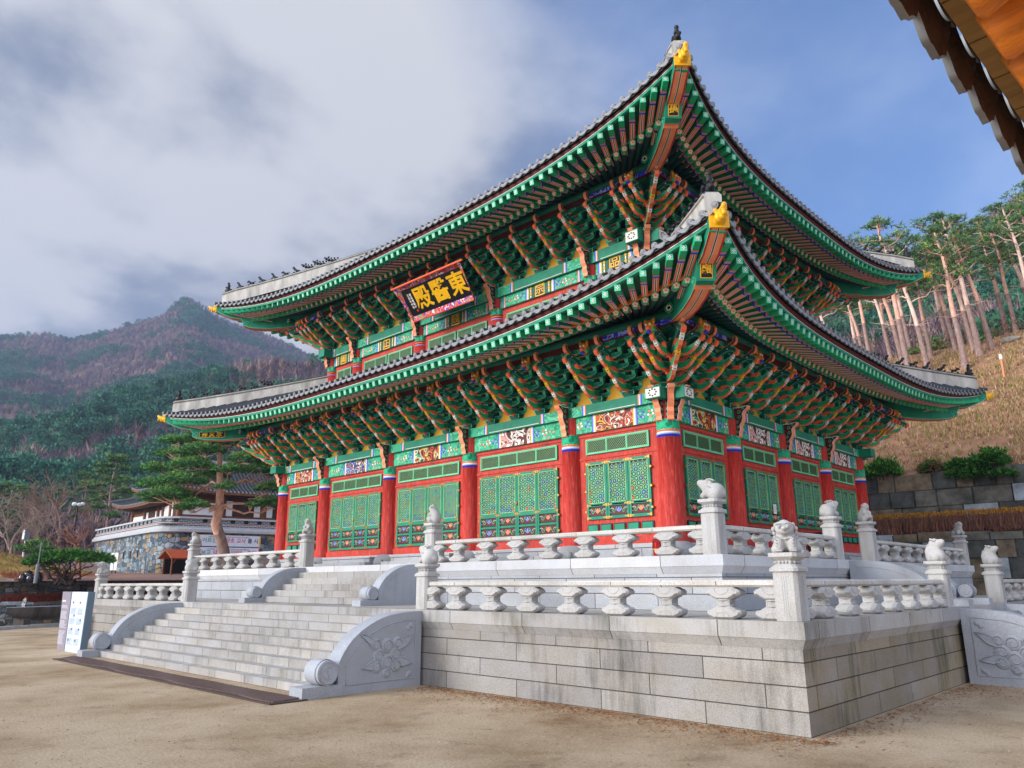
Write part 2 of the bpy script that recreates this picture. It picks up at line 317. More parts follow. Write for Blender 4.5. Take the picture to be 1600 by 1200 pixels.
# ------------------------------------------------------------------ the hall
L, W = 17.32, 11.91; CX, CY = -L/2, W/2; SET = 1.11; DZ = 4.63
def merge(mb, o, M):
    b = len(mb.v); T = mb.T @ M; mb.v += [tuple(T @ Vector(p)) for p in o.v]; mp = [mb.mi(m) for m in o.mats]
    mb.f += [[b+i for i in f] for f in o.f]; mb.m += [mp[i] for i in o.m]; mb.sm += o.sm
MB.merge = merge
hall = empty('palace_hall', (CX, CY, 2.417), label='two-tiered palace hall with red columns, green painted brackets and curved dark tile roofs', cat='palace hall')
HB = Matrix.Translation((-CX, -CY, -2.417))       # world -> hall local
def side(k, up=0):
    """matrix of side k (0 front, 1 right, 2 back, 3 left) in hall space, half length, half depth"""
    hl, hd = ((L/2, W/2) if k % 2 == 0 else (W/2, L/2)); hl -= SET*up; hd -= SET*up
    return Matrix.Translation((0, 0, -2.417)) @ Matrix.Rotation(k*PI/2, 4, 'Z'), hl, hd
COLX = {(0, 0): [-8.66, -5.75, -1.92, 1.92, 5.75, 8.66], (1, 0): [-5.955, -2.98, 0, 2.98, 5.955],
        (0, 1): [-7.55, -5.75, -1.92, 1.92, 5.75, 7.55], (1, 1): [-4.845, -2.98, 0, 2.98, 4.845]}
def cols(k, up): return COLX[(k % 2, up)]
# columns
def col_mesh(z0, z1, r, band):
    b = MB(); prof = [(r*1.02, z0), (r*1.03, z0+.9), (r, band-.02), (r+.006, band-.018), (r+.006, band+.035), (r+.008, band+.035), (r+.008, band+.07), (r+.006, band+.07), (r+.006, band+.11), (r+.008, band+.11), (r+.008, band+.15), (r+.006, band+.151), (r+.006, band+.40), (r*.98, band+.41), (r*.98, z1)]
    b.lathe(prof, [RED, RED, BLUE, BLUE, BLUE, LBLUE, WHITE, WHITE, CORAL, CORAL, SCROLL, SCROLL, RED, RED], 28)
    return b
colA = col_mesh(2.81, 6.05, .265, 5.21); colB = col_mesh(9.3, 10.74, .235, 10.0)
def scroll_bracket_mesh():
    """curled coral-edged bracket that hangs in front of each column head"""
    f = lambda u, v, w: (w, -u, v)
    P = [(.2, .0), (.27, -.04), (.33, -.02), (.33, .07), (.37, .16), (.36, .26), (.42, .34), (.46, .45), (.45, .56), (.5, .63), (.58, .68), (.62, .76), (.5, .76), (.4, .74), (.2, .76)]
    b = MB(); sd = [LCORAL]*11+[DTEAL]*4
    rimmed(b, P, -.075, .075, f, WHITE, MAROON, sd, .018)
    for w in (-.082, .082):
        for (u, v, r) in ((.27, .1, .035), (.3, .22, .035), (.29, .36, .04), (.36, .48, .045), (.36, .62, .05), (.47, .7, .03)):
            pts = [f(u+r*math.cos(t)*(1-t/14), v+r*math.sin(t)*(1-t/14), w) for t in [i*.8 for i in range(9)]]
            b.tube(pts, .008, MINT, 4)
    return b.mesh('scroll_bracket')
sbm = scroll_bracket_mesh(); cmA, cmB = colA.mesh('column'), colB.mesh('column')
bs = MB(); bs.lathe([(.34, 0), (.47, .05), (.5, .16), (.44, .3), (.34, .38), (.31, .395)], GREYSTONE, 20)
for a in range(4):
    t = a*PI/2+.4; bs.ball((.46*math.cos(t), .46*math.sin(t), .15), (.09, .09, .1), GREYSTONE, 8, 5)
bsm = bs.mesh('base_stone')
for up in (0, 1):
    for k in (0, 1, 3, 2):
        S, hl, hd = side(k, up)
        for x in cols(k, up)[1 if k else 0:][:-1 if k in (3,) else None]:
            if k == 2 and abs(x) > hl-.1: continue
            if k == 3 and abs(abs(x)-hl) < .1: continue
            c = place(cmB if up else cmA, 'column', hall, S @ T3(x, -hd))
            if not up and k in (0, 1): place(bsm, 'base_stone', c, T3(0, 0, 2.417+.003))
            corner = abs(abs(x)-hl) < .1
            if k in (0, 1):
                zz = 10.4 if up else 5.6
                if not corner: place(sbm, 'scroll_bracket', c, T3(0, 0, zz))
                else:
                    rz = -PI/4 if False else 0
                    sx = 1 if x > 0 else -1
                    if k == 0:
                        place(sbm, 'scroll_bracket', c, T3(0, 0, zz, sx*PI/4))
                        place(sbm, 'scroll_bracket', c, T3(-.03, 0, zz)); place(sbm, 'scroll_bracket', c, T3(0, 0, zz, sx*PI/2))
# walls, doors, windows --------------------------------------------------
def flower(mb, c, r, m1, m2, f, np_=5, ph=0):
    for i in range(np_):
        t = ph+2*PI*i/np_; u, v = c[0]+r*.55*math.cos(t), c[1]+r*.55*math.sin(t)
        mb.add([f(u+r*.42*math.cos(a), v+r*.42*math.sin(a)) for a in [2*PI*j/6 for j in range(6)]], [tuple(range(6))], m1)
    g = lambda u, v: Vector(f(u, v))+(Vector(f(0, 0))-Vector(f(0, 0)))
    return
LIME = mat('lattice_lime', '9fcf88', .6, .2); PETB = mat('petal_blue', '4a90d8', .55, .2)
def leaf_mesh(w, zb, zl, zt, panels):
    """door leaf, origin at its centre line; outward is -y"""
    b = MB(); y = -.06; h = w/2-.006
    b.box(-h, h, -.02, .05, zb, zt, TEAL)
    st = .062
    for x0, x1 in ((-h, -h+st), (h-st, h)): b.box(x0, x1, y, -.018, zb, zt, TEAL)
    for z0, z1 in [(zb, zb+.07), (zt-.06, zt), (zl-.06, zl)]+[(p[1], p[1]+.05) for p in panels]: b.box(-h+st, h-st, y+.003, -.018, z0, z1, TEAL)
    a0, a1, z0, z1 = -h+st, h-st, zl, zt-.06
    b.box(a0, a1, -.025, -.019, z0, z1, BLACK)
    for q in ((a0, a0+.014, z0, z1), (a1-.014, a1, z0, z1), (a0, a1, z0, z0+.014), (a0, a1, z1-.014, z1)): b.box(q[0], q[1], y-.004, -.024, q[2], q[3], LIME)
    R = .074; yy = -.044; rr = random.Random(int(w*1000)); j = 0; z = z0+.06
    while z < z1-.02:
        x = a0+.03+(R*.87 if j % 2 else 0)
        while x < a1-.01:
            o_ = [(x+R*.98*math.cos(PI/2+i*PI/3), z+R*.98*math.sin(PI/2+i*PI/3)) for i in range(6)]; i_ = [(x+R*.86*math.cos(PI/2+i*PI/3), z+R*.86*math.sin(PI/2+i*PI/3)) for i in range(6)]
            cl = lambda p: (min(max(p[0], a0+.002), a1-.002), yy, min(max(p[1], z0+.002), z1-.002))
            t = rr.random(); m1 = LIME if t < .35 else MINT
            b.add([cl(p) for p in o_+i_], [(i, (i+1) % 6, 6+(i+1) % 6, 6+i) for i in range(6)], m1)
            cm = PETB if rr.random() < .15 else (CORAL if rr.random() < .07 else MINT); r = R*.56
            for i in range(6):
                t = i*PI/3+PI/6; c, s_ = math.cos(t), math.sin(t)
                b.add([cl((x+r*.15*c, z+r*.15*s_)), cl((x+r*.65*c-r*.26*s_, z+r*.65*s_+r*.26*c)), cl((x+r*1.08*c, z+r*1.08*s_)), cl((x+r*.65*c+r*.26*s_, z+r*.65*s_-r*.26*c))], [(0, 1, 2, 3)], cm)
            b.add([(cl((x+.012*math.cos(i*PI/2), z+.012*math.sin(i*PI/2)))[0], yy-.003, cl((x, z+.012*math.sin(i*PI/2)))[2]) for i in range(4)], [(0, 1, 2, 3)], YELLOW)
            for i in range(3):
                t = PI/2+i*2*PI/3; b.add([cl((x+R*1.08*math.cos(t+q), z+R*1.08*math.sin(t+q))) for q in (-.14, .14)]+[cl((x+R*1.3*math.cos(t), z+R*1.3*math.sin(t)))], [(0, 1, 2)], WHITE)
            x += R*1.74
        z += R*1.52; j += 1
    for k, (p0, p1, big) in enumerate(panels):
        b.box(a0, a1, -.03, -.019, p0, p1, BLACK); b.box(a0+.02, a1-.02, -.036, -.029, p0+.02, p1-.02, MAROON)
        cz = (p0+p1)/2; hw = (a1-a0)/2-.04; fl = CORAL if (k+big) % 2 else BLUE
        g = lambda u, v: (u, -.041, cz+v)
        for sx in (-1, 1):
            b.tube([g(sx*hw*t, (.28*math.sin(t*7)+.05)*(p1-p0)) for t in [i/10 for i in range(2, 11)]], .009, MINT, 4)
            b.tube([g(sx*hw*(.95-.3*math.cos(t)), .25*(p1-p0)*math.sin(t)) for t in [i*.7 for i in range(7)]], .006, WHITE, 4)
        r = (p1-p0)*.3
        for i in range(5):
            t = PI/2+(i-2)*.62; b.add([g(0, -r*.7), g(r*math.cos(t-.3)*.9, r*math.sin(t-.3)*.8-.0), g(r*1.15*math.cos(t), r*1.1*math.sin(t)), g(r*math.cos(t+.3)*.9, r*math.sin(t+.3)*.8)], [(0, 1, 2, 3)], fl if i % 2 else (LCORAL if fl is CORAL else LBLUE))
    for x0, x1, sx in ((-h, -h+.05, 1), (h-.05, h, -1)):
        for z in (zb, zl-.085, zt-.07):
            b.box(x0, x1, y-.008, y+.004, z, z+.07, BRASS); b.box(x0 if sx > 0 else x1-.13, x0+.13 if sx > 0 else x1, y-.0065, y+.002, z+.025, z+.05, BRASS)
    return b
def flip_panel_col(me): return me
leafW = leaf_mesh(.735, 3.04, 3.79, 4.85, [(3.45, 3.68, 0), (3.12, 3.385, 1)]).mesh('door_leaf')
leafN = leaf_mesh(.64, 3.43, 3.82, 4.85, [(3.50, 3.74, 1)]).mesh('door_leaf')
leafN2 = leaf_mesh(.638, 3.43, 3.82, 4.85, [(3.50, 3.74, 0)]).mesh('door_leaf')
leafW2 = leaf_mesh(.736, 3.04, 3.79, 4.85, [(3.45, 3.68, 1), (3.12, 3.385, 0)]).mesh('door_leaf')
LATT = mat('lattice_green', '6fae6a', .6, .12)
def window_mesh(w, h, n_, diag=True, split=0):
    b = MB(); b.box(-w/2, w/2, -.02, .03, 0, h, BLACK)
    fr = .035
    for q in ((-w/2, w/2, 0, fr), (-w/2, w/2, h-fr, h), (-w/2, -w/2+fr, fr, h-fr), (w/2-fr, w/2, fr, h-fr)): b.box(q[0], q[1], -.05, -.019, q[2], q[3], MINT)
    pw = (w-2*fr)/n_
    for i in range(n_):
        a0 = -w/2+fr+i*pw; a1 = a0+pw
        if i: b.box(a0-.014, a0+.014, -.049, -.019, fr, h-fr, MINT)
        a0 += .016; a1 -= .016; z0, z1 = fr+.004, h-fr-.004
        for q in ((a0, a1, z0, z0+.01), (a0, a1, z1-.01, z1), (a0, a0+.01, z0, z1), (a1-.01, a1, z0, z1)): b.box(q[0], q[1], -.04, -.019, q[2], q[3], LIME)
        s = .066; H = z1-z0; Wd = a1-a0; t = -H
        for sg, yy in ((1, -.030), (-1, -.026)):
            t = -H
            while t < Wd:
                u0, u1 = max(t, 0), min(t+H, Wd)
                if u1-u0 > .01:
                    q0, q1 = u0-t, u1-t; p = [(a0+u0, z0+q0), (a0+u1, z0+q1)]
                    if sg < 0: p = [(a1-u0, z0+q0), (a1-u1, z0+q1)]
                    d = .0055
                    b.add([(p[0][0]-d*.7, yy, p[0][1]+d*.7), (p[1][0]-d*.7, yy, p[1][1]+d*.7), (p[1][0]+d*.7, yy, p[1][1]-d*.7), (p[0][0]+d*.7, yy, p[0][1]-d*.7)], [(0, 1, 2, 3)], LATT if sg > 0 else TEAL)
                t += s
    return b
winW = window_mesh(2.9, .39, 4).mesh('transom_window'); winN = window_mesh(1.9, .39, 3).mesh('transom_window')
winU = window_mesh(1.42, .62, 2).mesh('lattice_window'); winUs = window_mesh(.95, .62, 2).mesh('lattice_window')
def stripes(b, x, y, z0, z1, sx, cs=None, w=.035):
    for i, m in enumerate(cs or (BLUE, LBLUE, WHITE, CORAL)):
        a = x+sx*i*w; b.box(min(a, a+sx*w), max(a, a+sx*w), y-.004-.0005*i, y+.01, z0+.002, z1-.002, m)
def beam_mesh(w, pic, up, ch=None):
    """tie beam between two columns with its painted middle panel (second mesh)"""
    b = MB(); h = .44 if not up else .38; y = -.12
    b.box(-w/2, w/2, y, .1, 0, h, SCROLL2)
    b.box(-w/2, w/2, y-.002, y+.01, .004, .02, BLACK)
    pw = .56 if not up else .46
    rr = random.Random(int(w*100))
    for sx in (-1, 1):
        for q, (dx, m1, m2) in enumerate(((.28, BLUE, LBLUE), (.52, CORAL, WHITE), (.78, LCORAL, MINT))):
            xx = sx*(pw+dx)
            if abs(xx) > w/2-.12: continue
            for i in range(5):
                t = i*2*PI/5+q; r = .05; b.add([(xx+r*1.4*math.cos(t)+.035*math.cos(a), y-.006-.001*i, h/2+r*1.4*math.sin(t)+.03*math.sin(a)) for a in [j*PI/3 for j in range(6)]], [tuple(range(6))], m1 if i % 2 else m2)
        stripes(b, sx*(pw+.14), y, 0, h, -sx, (BLUE, LBLUE, WHITE, YELLOW))
        if up: stripes(b, sx*(w/2-.12), y, 0, h, -sx, (BLUE, WHITE, CORAL))
    p = MB()
    if not up: p.box(-pw, pw, y-.01, y+.006, .004, h-.004, pic)
    else:
        p.box(-pw+.02, pw-.02, y-.008, y+.006, .003, h-.003, DTEAL)
        p.box(-.19, .19, y-.013, y+.005, .0, h, YELLOW); p.box(-.155, .155, y-.016, y+.004, .035, h-.035, BLACK)
        text_into(p, ch, .33, Matrix.Translation((0, y-.02, h/2+.005)) @ Matrix.Rotation(PI/2, 4, 'X'), YELLOW, .004)
        for sx in (-1, 1):
            for i in range(4): p.ball((sx*.37, y-.012, .06+i*.09), (.05 if i % 2 else .032, .006, .05), YELLOW if i % 2 else WHITE, 6, 4)
    return b, p
SEAL = {0: ['圖', '正', '錢', '宗', '品'], 1: ['壽', '福', '康', '寧']}
DET = (0, 1)
wl = MB()
for up in (0, 1):
    for k in range(4):
        S, hl, hd = side(k, up); X = cols(k, up); wl.T = S @ T3(0, -hd)
        z0, z1 = (2.80, 5.61) if not up else (9.2, 10.37)
        wl.box(-hl, hl, -.03, .09, z0, z1, WALLRED)
        wl.box(-hl-.02, hl+.02, 0, .09, z1, z1+.72, DTEAL)
        if not up:
            for a, b_ in zip(X, X[1:]): wl.box(a+.26, b_-.26, -.06, -.03, 2.80, 2.98, WALLRED); wl.box(a+.26, b_-.26, -.05, -.03, 4.93, 4.99, WALLRED); wl.box(a+.26, b_-.26, -.055, -.03, 5.52, 5.60, WALLRED)
wl.T = I4()
wl.build('timber_wall', hall)
for up in (0, 1):
    for k in DET:
        S, hl, hd = side(k, up); X = cols(k, up); B = S @ T3(0, -hd)
        for i, (a, b_) in enumerate(zip(X, X[1:])):
            c, w = (a+b_)/2, b_-a; M = B @ T3(c); wide = w > 3.2
            cr = .25 if not up else .22
            bm, pm = beam_mesh(w-2*cr, PICT[(i+2*k+(k == 1)*(i > 1)) % 4] if not (k == 1 and i > 0) else PICT[3], up, SEAL[k][i] if up else None)
            o = bm.build('tie_beam', hall); o.matrix_local = B @ T3(c, 0, 5.61 if not up else 10.37)
            pm.build('painted_panel', o)
            if not up:
                n_ = 4 if wide else 3; lw = .735 if wide else .64
                for j in range(n_):
                    me = (leafW, leafW2)[j % 2] if wide else (leafN, leafN2)[j % 2]
                    place(me, 'door_leaf', hall, B @ T3(c+(j-(n_-1)/2)*lw, -.03))
                place(winW if wide else winN, 'transom_window', hall, B @ T3(c, -.03, 5.06))
                if not wide:
                    q = MB()
                    for j in range(5):
                        u = (j-2)*.4; q.box(u-.17, u+.17, -.035, -.02, 0, .2, BLACK); q.box(u-.14, u+.14, -.045, -.03, .03, .17, TEAL)
                    q.build('low_panel_row', hall).matrix_local = B @ T3(c, -.03, 3.12)
                    lk = MB()
                    for sx in (-1, 1):
                        for z in (3.6, 4.1, 4.55): lk.box(sx*(lw*1.5+.01)-.03, sx*(lw*1.5+.01)+.03, -.075, -.02, z, z+.05, BRASS)
                    for z_ in range(6): q = MB(); q.v = lk.v[z_*8:z_*8+8]; q.f = lk.f[:6]; q.m = lk.m[:6]; q.sm = lk.sm[:6]; q.mats = lk.mats; q.build('hinge', hall).matrix_local = B @ T3(c, -.03)
                else:
                    lk = MB()
                    for sx in (-1, 1):
                        for z in (3.2, 3.6, 4.1, 4.55): lk.box(sx*(lw*2+.01)-.03, sx*(lw*2+.01)+.03, -.075, -.02, z, z+.05, BRASS)
                    for z_ in range(8): q = MB(); q.v = lk.v[z_*8:z_*8+8]; q.f = lk.f[:6]; q.m = lk.m[:6]; q.sm = lk.sm[:6]; q.mats = lk.mats; q.build('hinge', hall).matrix_local = B @ T3(c, -.03)
                    lk = MB(); lk.ball((0, -.07, 4.02), (.035, .03, .06), BRASS, 8, 6); lk.build('door_lock', hall).matrix_local = B @ T3(c, -.03)
            else:
                if wide:
                    for sx in (-1, 1): place(winU, 'lattice_window', hall, B @ T3(c+sx*.75, -.03, 9.55))
                else: place(winUs, 'lattice_window', hall, B @ T3(c, -.03, 9.55))
# flat plates (the beam the bracket clusters stand on)
for up in (0, 1):
    for k in range(4):
        S, hl, hd = side(k, up); X = cols(k, up); z0, z1 = (6.05, 6.32) if not up else (10.75, 11.08); b = MB(); e = .62 if k % 2 == 0 else .60
        b.box(-hl-e, hl+e, -.22, .2, z0+(.001*k), z1-(.002 if k % 2 else 0), TEAL)
        if k in DET:
            for i, (a, c_) in enumerate(zip(X, X[1:])):
                w = c_-a; m = (a+c_)/2; q = w*.26; h = z1-z0
                for sx in (-1, 1):
                    x0, x1 = sorted((m+sx*(w/2-.2), m+sx*(q+.16))); b.box(x0, x1, -.2235, -.21, z0+.004, z1-.006, SCROLL2)
                    stripes(b, m+sx*(q+.16), -.2245, z0+.002, z1-.006, -sx, (BLUE, LBLUE, WHITE, CORAL), .03)
                b.box(m-q+.04, m+q-.04, -.2235, -.21, z0+.03, z0+.045, WHITE)
            for sx in (-1, 1):   # flower on the crossing end face
                xx = sx*(hl+e)
                b.box(min(xx, xx+sx*.004), max(xx, xx+sx*.004), -.2, .18, z0+.02, z1-.03, WHITE)
                for i in range(8):
                    t = i*PI/4; yy, zz = -.01+.1*math.cos(t), (z0+z1)/2+.08*math.sin(t); b.box(min(xx, xx+sx*.009), max(xx, xx+sx*.009), yy-.022, yy+.022, zz-.018, zz+.018, BLACK)
        b.build('flat_plate', hall).matrix_local = S @ T3(0, -hd)
# clay figures of the hip ridges (needed by the roof)
CLAY = mat('black_clay', '17181c', .5, .3, 10.)
def fig(els): return meta_mesh([(e[0]*1.15, e[1]*1.15, e[2]*1.15, e[3]*1.38) for e in els], CLAY, .025).mesh('roof_figurine')
FIGS = [fig([(0, 0, .08, .13), (0, 0, .2, .11), (-.02, 0, .32, .09), (0, 0, .43, .08), (.1, 0, .1, .08), (-.12, 0, .12, .08), (.07, .06, .22, .05), (.07, -.06, .22, .05)]),
        fig([(-.1, 0, .1, .09), (0, 0, .13, .09), (.09, 0, .2, .08), (.14, 0, .28, .07), (.12, 0, .05, .06), (-.14, 0, .03, .06), (.19, 0, .27, .045)]),
        fig([(-.08, 0, .08, .1), (0, 0, .16, .09), (.05, 0, .26, .07), (.1, 0, .3, .06), (.08, 0, .06, .06), (-.16, 0, .12, .05)]),
        fig([(-.1, 0, .14, .08), (.02, 0, .15, .08), (.1, 0, .22, .07), (.16, 0, .2, .05), (-.14, 0, .05, .055), (.1, 0, .06, .055), (-.18, 0, .2, .04)]),
        fig([(-.2, 0, .12, .1), (-.05, 0, .13, .1), (.1, 0, .16, .1), (.22, 0, .22, .09), (.3, 0, .27, .06), (-.3, 0, .24, .06), (-.15, 0, .24, .06), (.0, 0, .25, .05), (.12, 0, .3, .06)])]
# bracket clusters -------------------------------------------------------
CRES = [(-.10, .06), (-.05, -.03), (.05, -.075), (.17, -.07), (.29, -.01), (.40, .09), (.49, .225), (.425, .20), (.33, .145), (.22, .105), (.10, .095), (.0, .12), (-.07, .145)]
def tongue_mesh(j, h, w=.040):
    b = MB(); f = lambda u, v, w_: (w_, -u, v)
    rimmed(b, CRES, -w, w, f, MINT, BGREEN, [TEAL, CORAL, CORAL, CORAL, LCORAL, LCORAL, MINT, MINT, MINT, MINT, MINT, MINT, TEAL], .017)
    for s in (-1, 1):   # coral edge along the flank of the crescent
        lo = CRES[1:7]; hi = [(p[0]-.02*i/5, p[1]+.030-.008*i/5) for i, p in enumerate(lo)]
        for i in range(5): b.add([f(*lo[i], s*(w+.004)), f(*lo[i+1], s*(w+.004)), f(*hi[i+1], s*(w+.004)), f(*hi[i], s*(w+.004))], [(0, 1, 2, 3)], CORAL)
    tip = [(.375, .062), (.42, .112), (.472, .192), (.44, .20), (.385, .155), (.35, .11)]
    tm = YELLOW if j == 1 else WHITE
    b.prism(tip, -w-.006, w+.006, f, tm, tm)
    for t in (.25, .7):
        u = .375+.085*t; v = .058+.125*t
        b.box(-.02, .02, -u-.010, -u+.010, v-.006, v+.012, BLACK)
        for s in (-1, 1): b.box(min(s*w, s*(w+.0085)), max(s*w, s*(w+.0085)), -u-.002, -u+.016, v+.02, v+.04, BLACK)
    fl = [(-.33, -.16), (-.27, -.18), (-.23, -.125), (-.18, -.135), (-.145, -.075), (-.09, -.08), (-.03, -.02), (-.1, .05), (-.19, -.02), (-.27, -.08)]
    b.prism(fl, -.034, .034, f, CORAL, [LCORAL, CORAL, LCORAL, CORAL, LCORAL, CORAL, TEAL, TEAL, TEAL, CORAL])
    for s in (-1, 1): b.tube([f(-.1+.05*math.cos(t), .06+.05*math.sin(t), s*(w+.003)) for t in [i*.7 for i in range(9)]], .007, MINT, 4)
    b.box(-.05, .05, 0, .6, .0, .12, TEAL)
    return b
def beak_mesh():
    b = MB(); f = lambda u, v, w: (w, -u, v)
    P = [(-.15, .0), (-.02, .02), (.1, .07), (.22, .09), (.32, .05), (.36, -.01), (.42, .09), (.35, .17), (.22, .215), (.06, .19), (-.08, .12)]
    rimmed(b, P, -.045, .045, f, MINT, DTEAL, [CORAL, DTEAL, DTEAL, DTEAL, DTEAL, DTEAL, MINT, MINT, MINT, MINT, TEAL], .013)
    T = [(.375, -.05), (.425, .0), (.445, .06), (.42, .10), (.385, .07), (.365, .01)]
    b.prism(T, -.05, .05, f, CORAL, CORAL)
    for s in (-1, 1): b.ball((s*.047, -.17, .15), (.006, .022, .016), WHITE, 6, 4); b.ball((s*.048, -.22, .125), (.006, .03, .02), BLUE, 6, 4)
    fl = [(-.33, -.18), (-.27, -.2), (-.23, -.14), (-.18, -.15), (-.145, -.09), (-.09, -.1), (-.03, .0), (-.1, .05), (-.19, -.02), (-.27, -.08)]
    b.prism(fl, -.046, .046, f, CORAL, [LCORAL, CORAL]*5)
    return b
def cloud_mesh():
    b = MB(); f = lambda u, v, w: (w, -u, v)
    P = [(-.14, -.08), (-.04, -.10), (.04, -.05), (.10, -.045), (.15, .02), (.22, .04), (.27, .10), (.285, .2), (.25, .25), (.2, .24), (.19, .14), (.12, .10), (.04, .05), (-.06, .03)]
    b.prism(P, -.044, .044, f, CORAL, [CORAL, LCORAL, CORAL, LCORAL, CORAL, LCORAL, LCORAL, LCORAL, LCORAL, CORAL, DTEAL, DTEAL, DTEAL, DTEAL])
    ip = inset(P, .02)
    for w in (-.047, .047): b.add([f(u, v, w) for u, v in ip], [tuple(range(len(ip)))], DTEAL)
    return b
def arm_into(b, w, y, z, d=.045):
    P = [(-w/2, .125), (-w/2, .07), (-w/2+.03, .03), (-w/2+.1, .008), (-w/2+.2, 0), (w/2-.2, 0), (w/2-.1, .008), (w/2-.03, .03), (w/2, .07), (w/2, .125), (w/2-.1, .115), (-w/2+.1, .115)]
    rimmed(b, P, y-d, y+d, lambda u, v, q: (u, q, z+v), MINT, TEAL, [DTEAL]*4+[CORAL]+[DTEAL]*4+[TEAL]*3, .015)
    for x in (-w/2+.06, 0, w/2-.06): b.box(x-.06, x+.06, y-.06, y+.06, z+.125, z+.215, [DTEAL, TEAL, MINT, TEAL, TEAL, TEAL], 0, 0, .02, .02)
    for sx in (-1, 1):
        c = (sx*(w/2-.13), y-d-.004, z+.075); b.tube([(c[0]+sx*.04*math.cos(t), c[1], c[2]+.034*math.sin(t)) for t in [i*.7 for i in range(8)]], .006, MINT, 4)
def core_mesh(h, US=(0, .28, .55, .82, 1.06)):
    b = MB(); k = (h-.17)/4.4
    b.box(-.19, .19, -.19, .19, 0, .16, [DTEAL, TEAL, DTEAL, DTEAL, DTEAL, DTEAL], 0, 0, .05, .05)
    for s in (-.19, .17): b.box(s, s+.02, -.193, -.18, .05, .16, MINT)
    b.box(-.19, .19, -.193, -.18, .145, .16, MINT)
    for j, u in enumerate(US):
        arm_into(b, .70, -u, .15+k*j); arm_into(b, .93, -u, .15+k*(j+1))
    b.box(-.05, .05, -.95, .1, .17+k*3, .17+k*3+.12, DTEAL); b.box(-.05, .05, -1.2, .1, .17+k*4, h, DTEAL)
    b.box(-.05, .05, -.1, .1, .16, h, DTEAL)
    return b
TM = {}
def cluster_meshes(up):
    if up in TM: return TM[up]
    h = 1.18 if not up else 1.04; k = (h-.17)/4.4
    TM[up] = dict(h=h, k=k, core=core_mesh(h), tongues=[tongue_mesh(j, h) for j in range(3)], beak=beak_mesh(), cloud=cloud_mesh())
    d = TM[up]; d['core_m'] = d['core'].mesh('bracket_cluster'); d['diag_m'] = core_mesh(h, (0, .28, .55)).mesh('bracket_cluster'); d['t_m'] = [t.mesh('tongue_arm') for t in d['tongues']]; d['b_m'] = d['beak'].mesh('beak_arm'); d['c_m'] = d['cloud'].mesh('cloud_head')
    return d
STEP = (.30, .58, .86)
def put_cluster(M, up, lo=0, scale=1., core=True, sy=1.):
    d = cluster_meshes(up); k = d['k']; M = M @ Matrix.Diagonal((scale, scale*sy, 1, 1))
    root = place(d['core_m' if sy == 1. else 'diag_m'], 'bracket_cluster', hall, M) if core else None
    if root is None:
        b = MB(); b.box(-.05, .05, -.9, .1, .17+k*2.2, .17+k*3, DTEAL); root = b.build('bracket_cluster', hall); root.matrix_local = M
    for j in range(lo, 3): place(d['t_m'][j], 'tongue_arm', root, Matrix.Translation((0, -STEP[j], .19+k*j)))
    place(d['b_m'], 'beak_arm', root, Matrix.Translation((0, -1.0, .19+k*3-.02)))
    place(d['c_m'], 'cloud_head', root, Matrix.Translation((0, -1.14, .19+k*3.75)))
    return root
MASK = mat('gilt_dragon_mask', 'd88a1a', .45, .45, 14., .5, 30.)
mk = MB(); mk.ball((0, 0, 0), (.13, .1, .16), MASK, 10, 8)
for sx in (-1, 1): mk.ball((sx*.1, -.02, .12), (.05, .04, .08), MASK, 6, 5); mk.ball((sx*.05, -.09, .04), .028, WHITE, 6, 5); mk.ball((sx*.11, -.03, -.08), (.05, .05, .05), BGREEN, 6, 5)
mk.ball((0, -.1, -.05), (.06, .05, .05), CORAL, 8, 6); mk.ball((0, -.08, -.13), (.07, .05, .04), BLUE, 8, 5)
mkm = mk.mesh('dragon_mask')
pan = MB(); brd = MB()
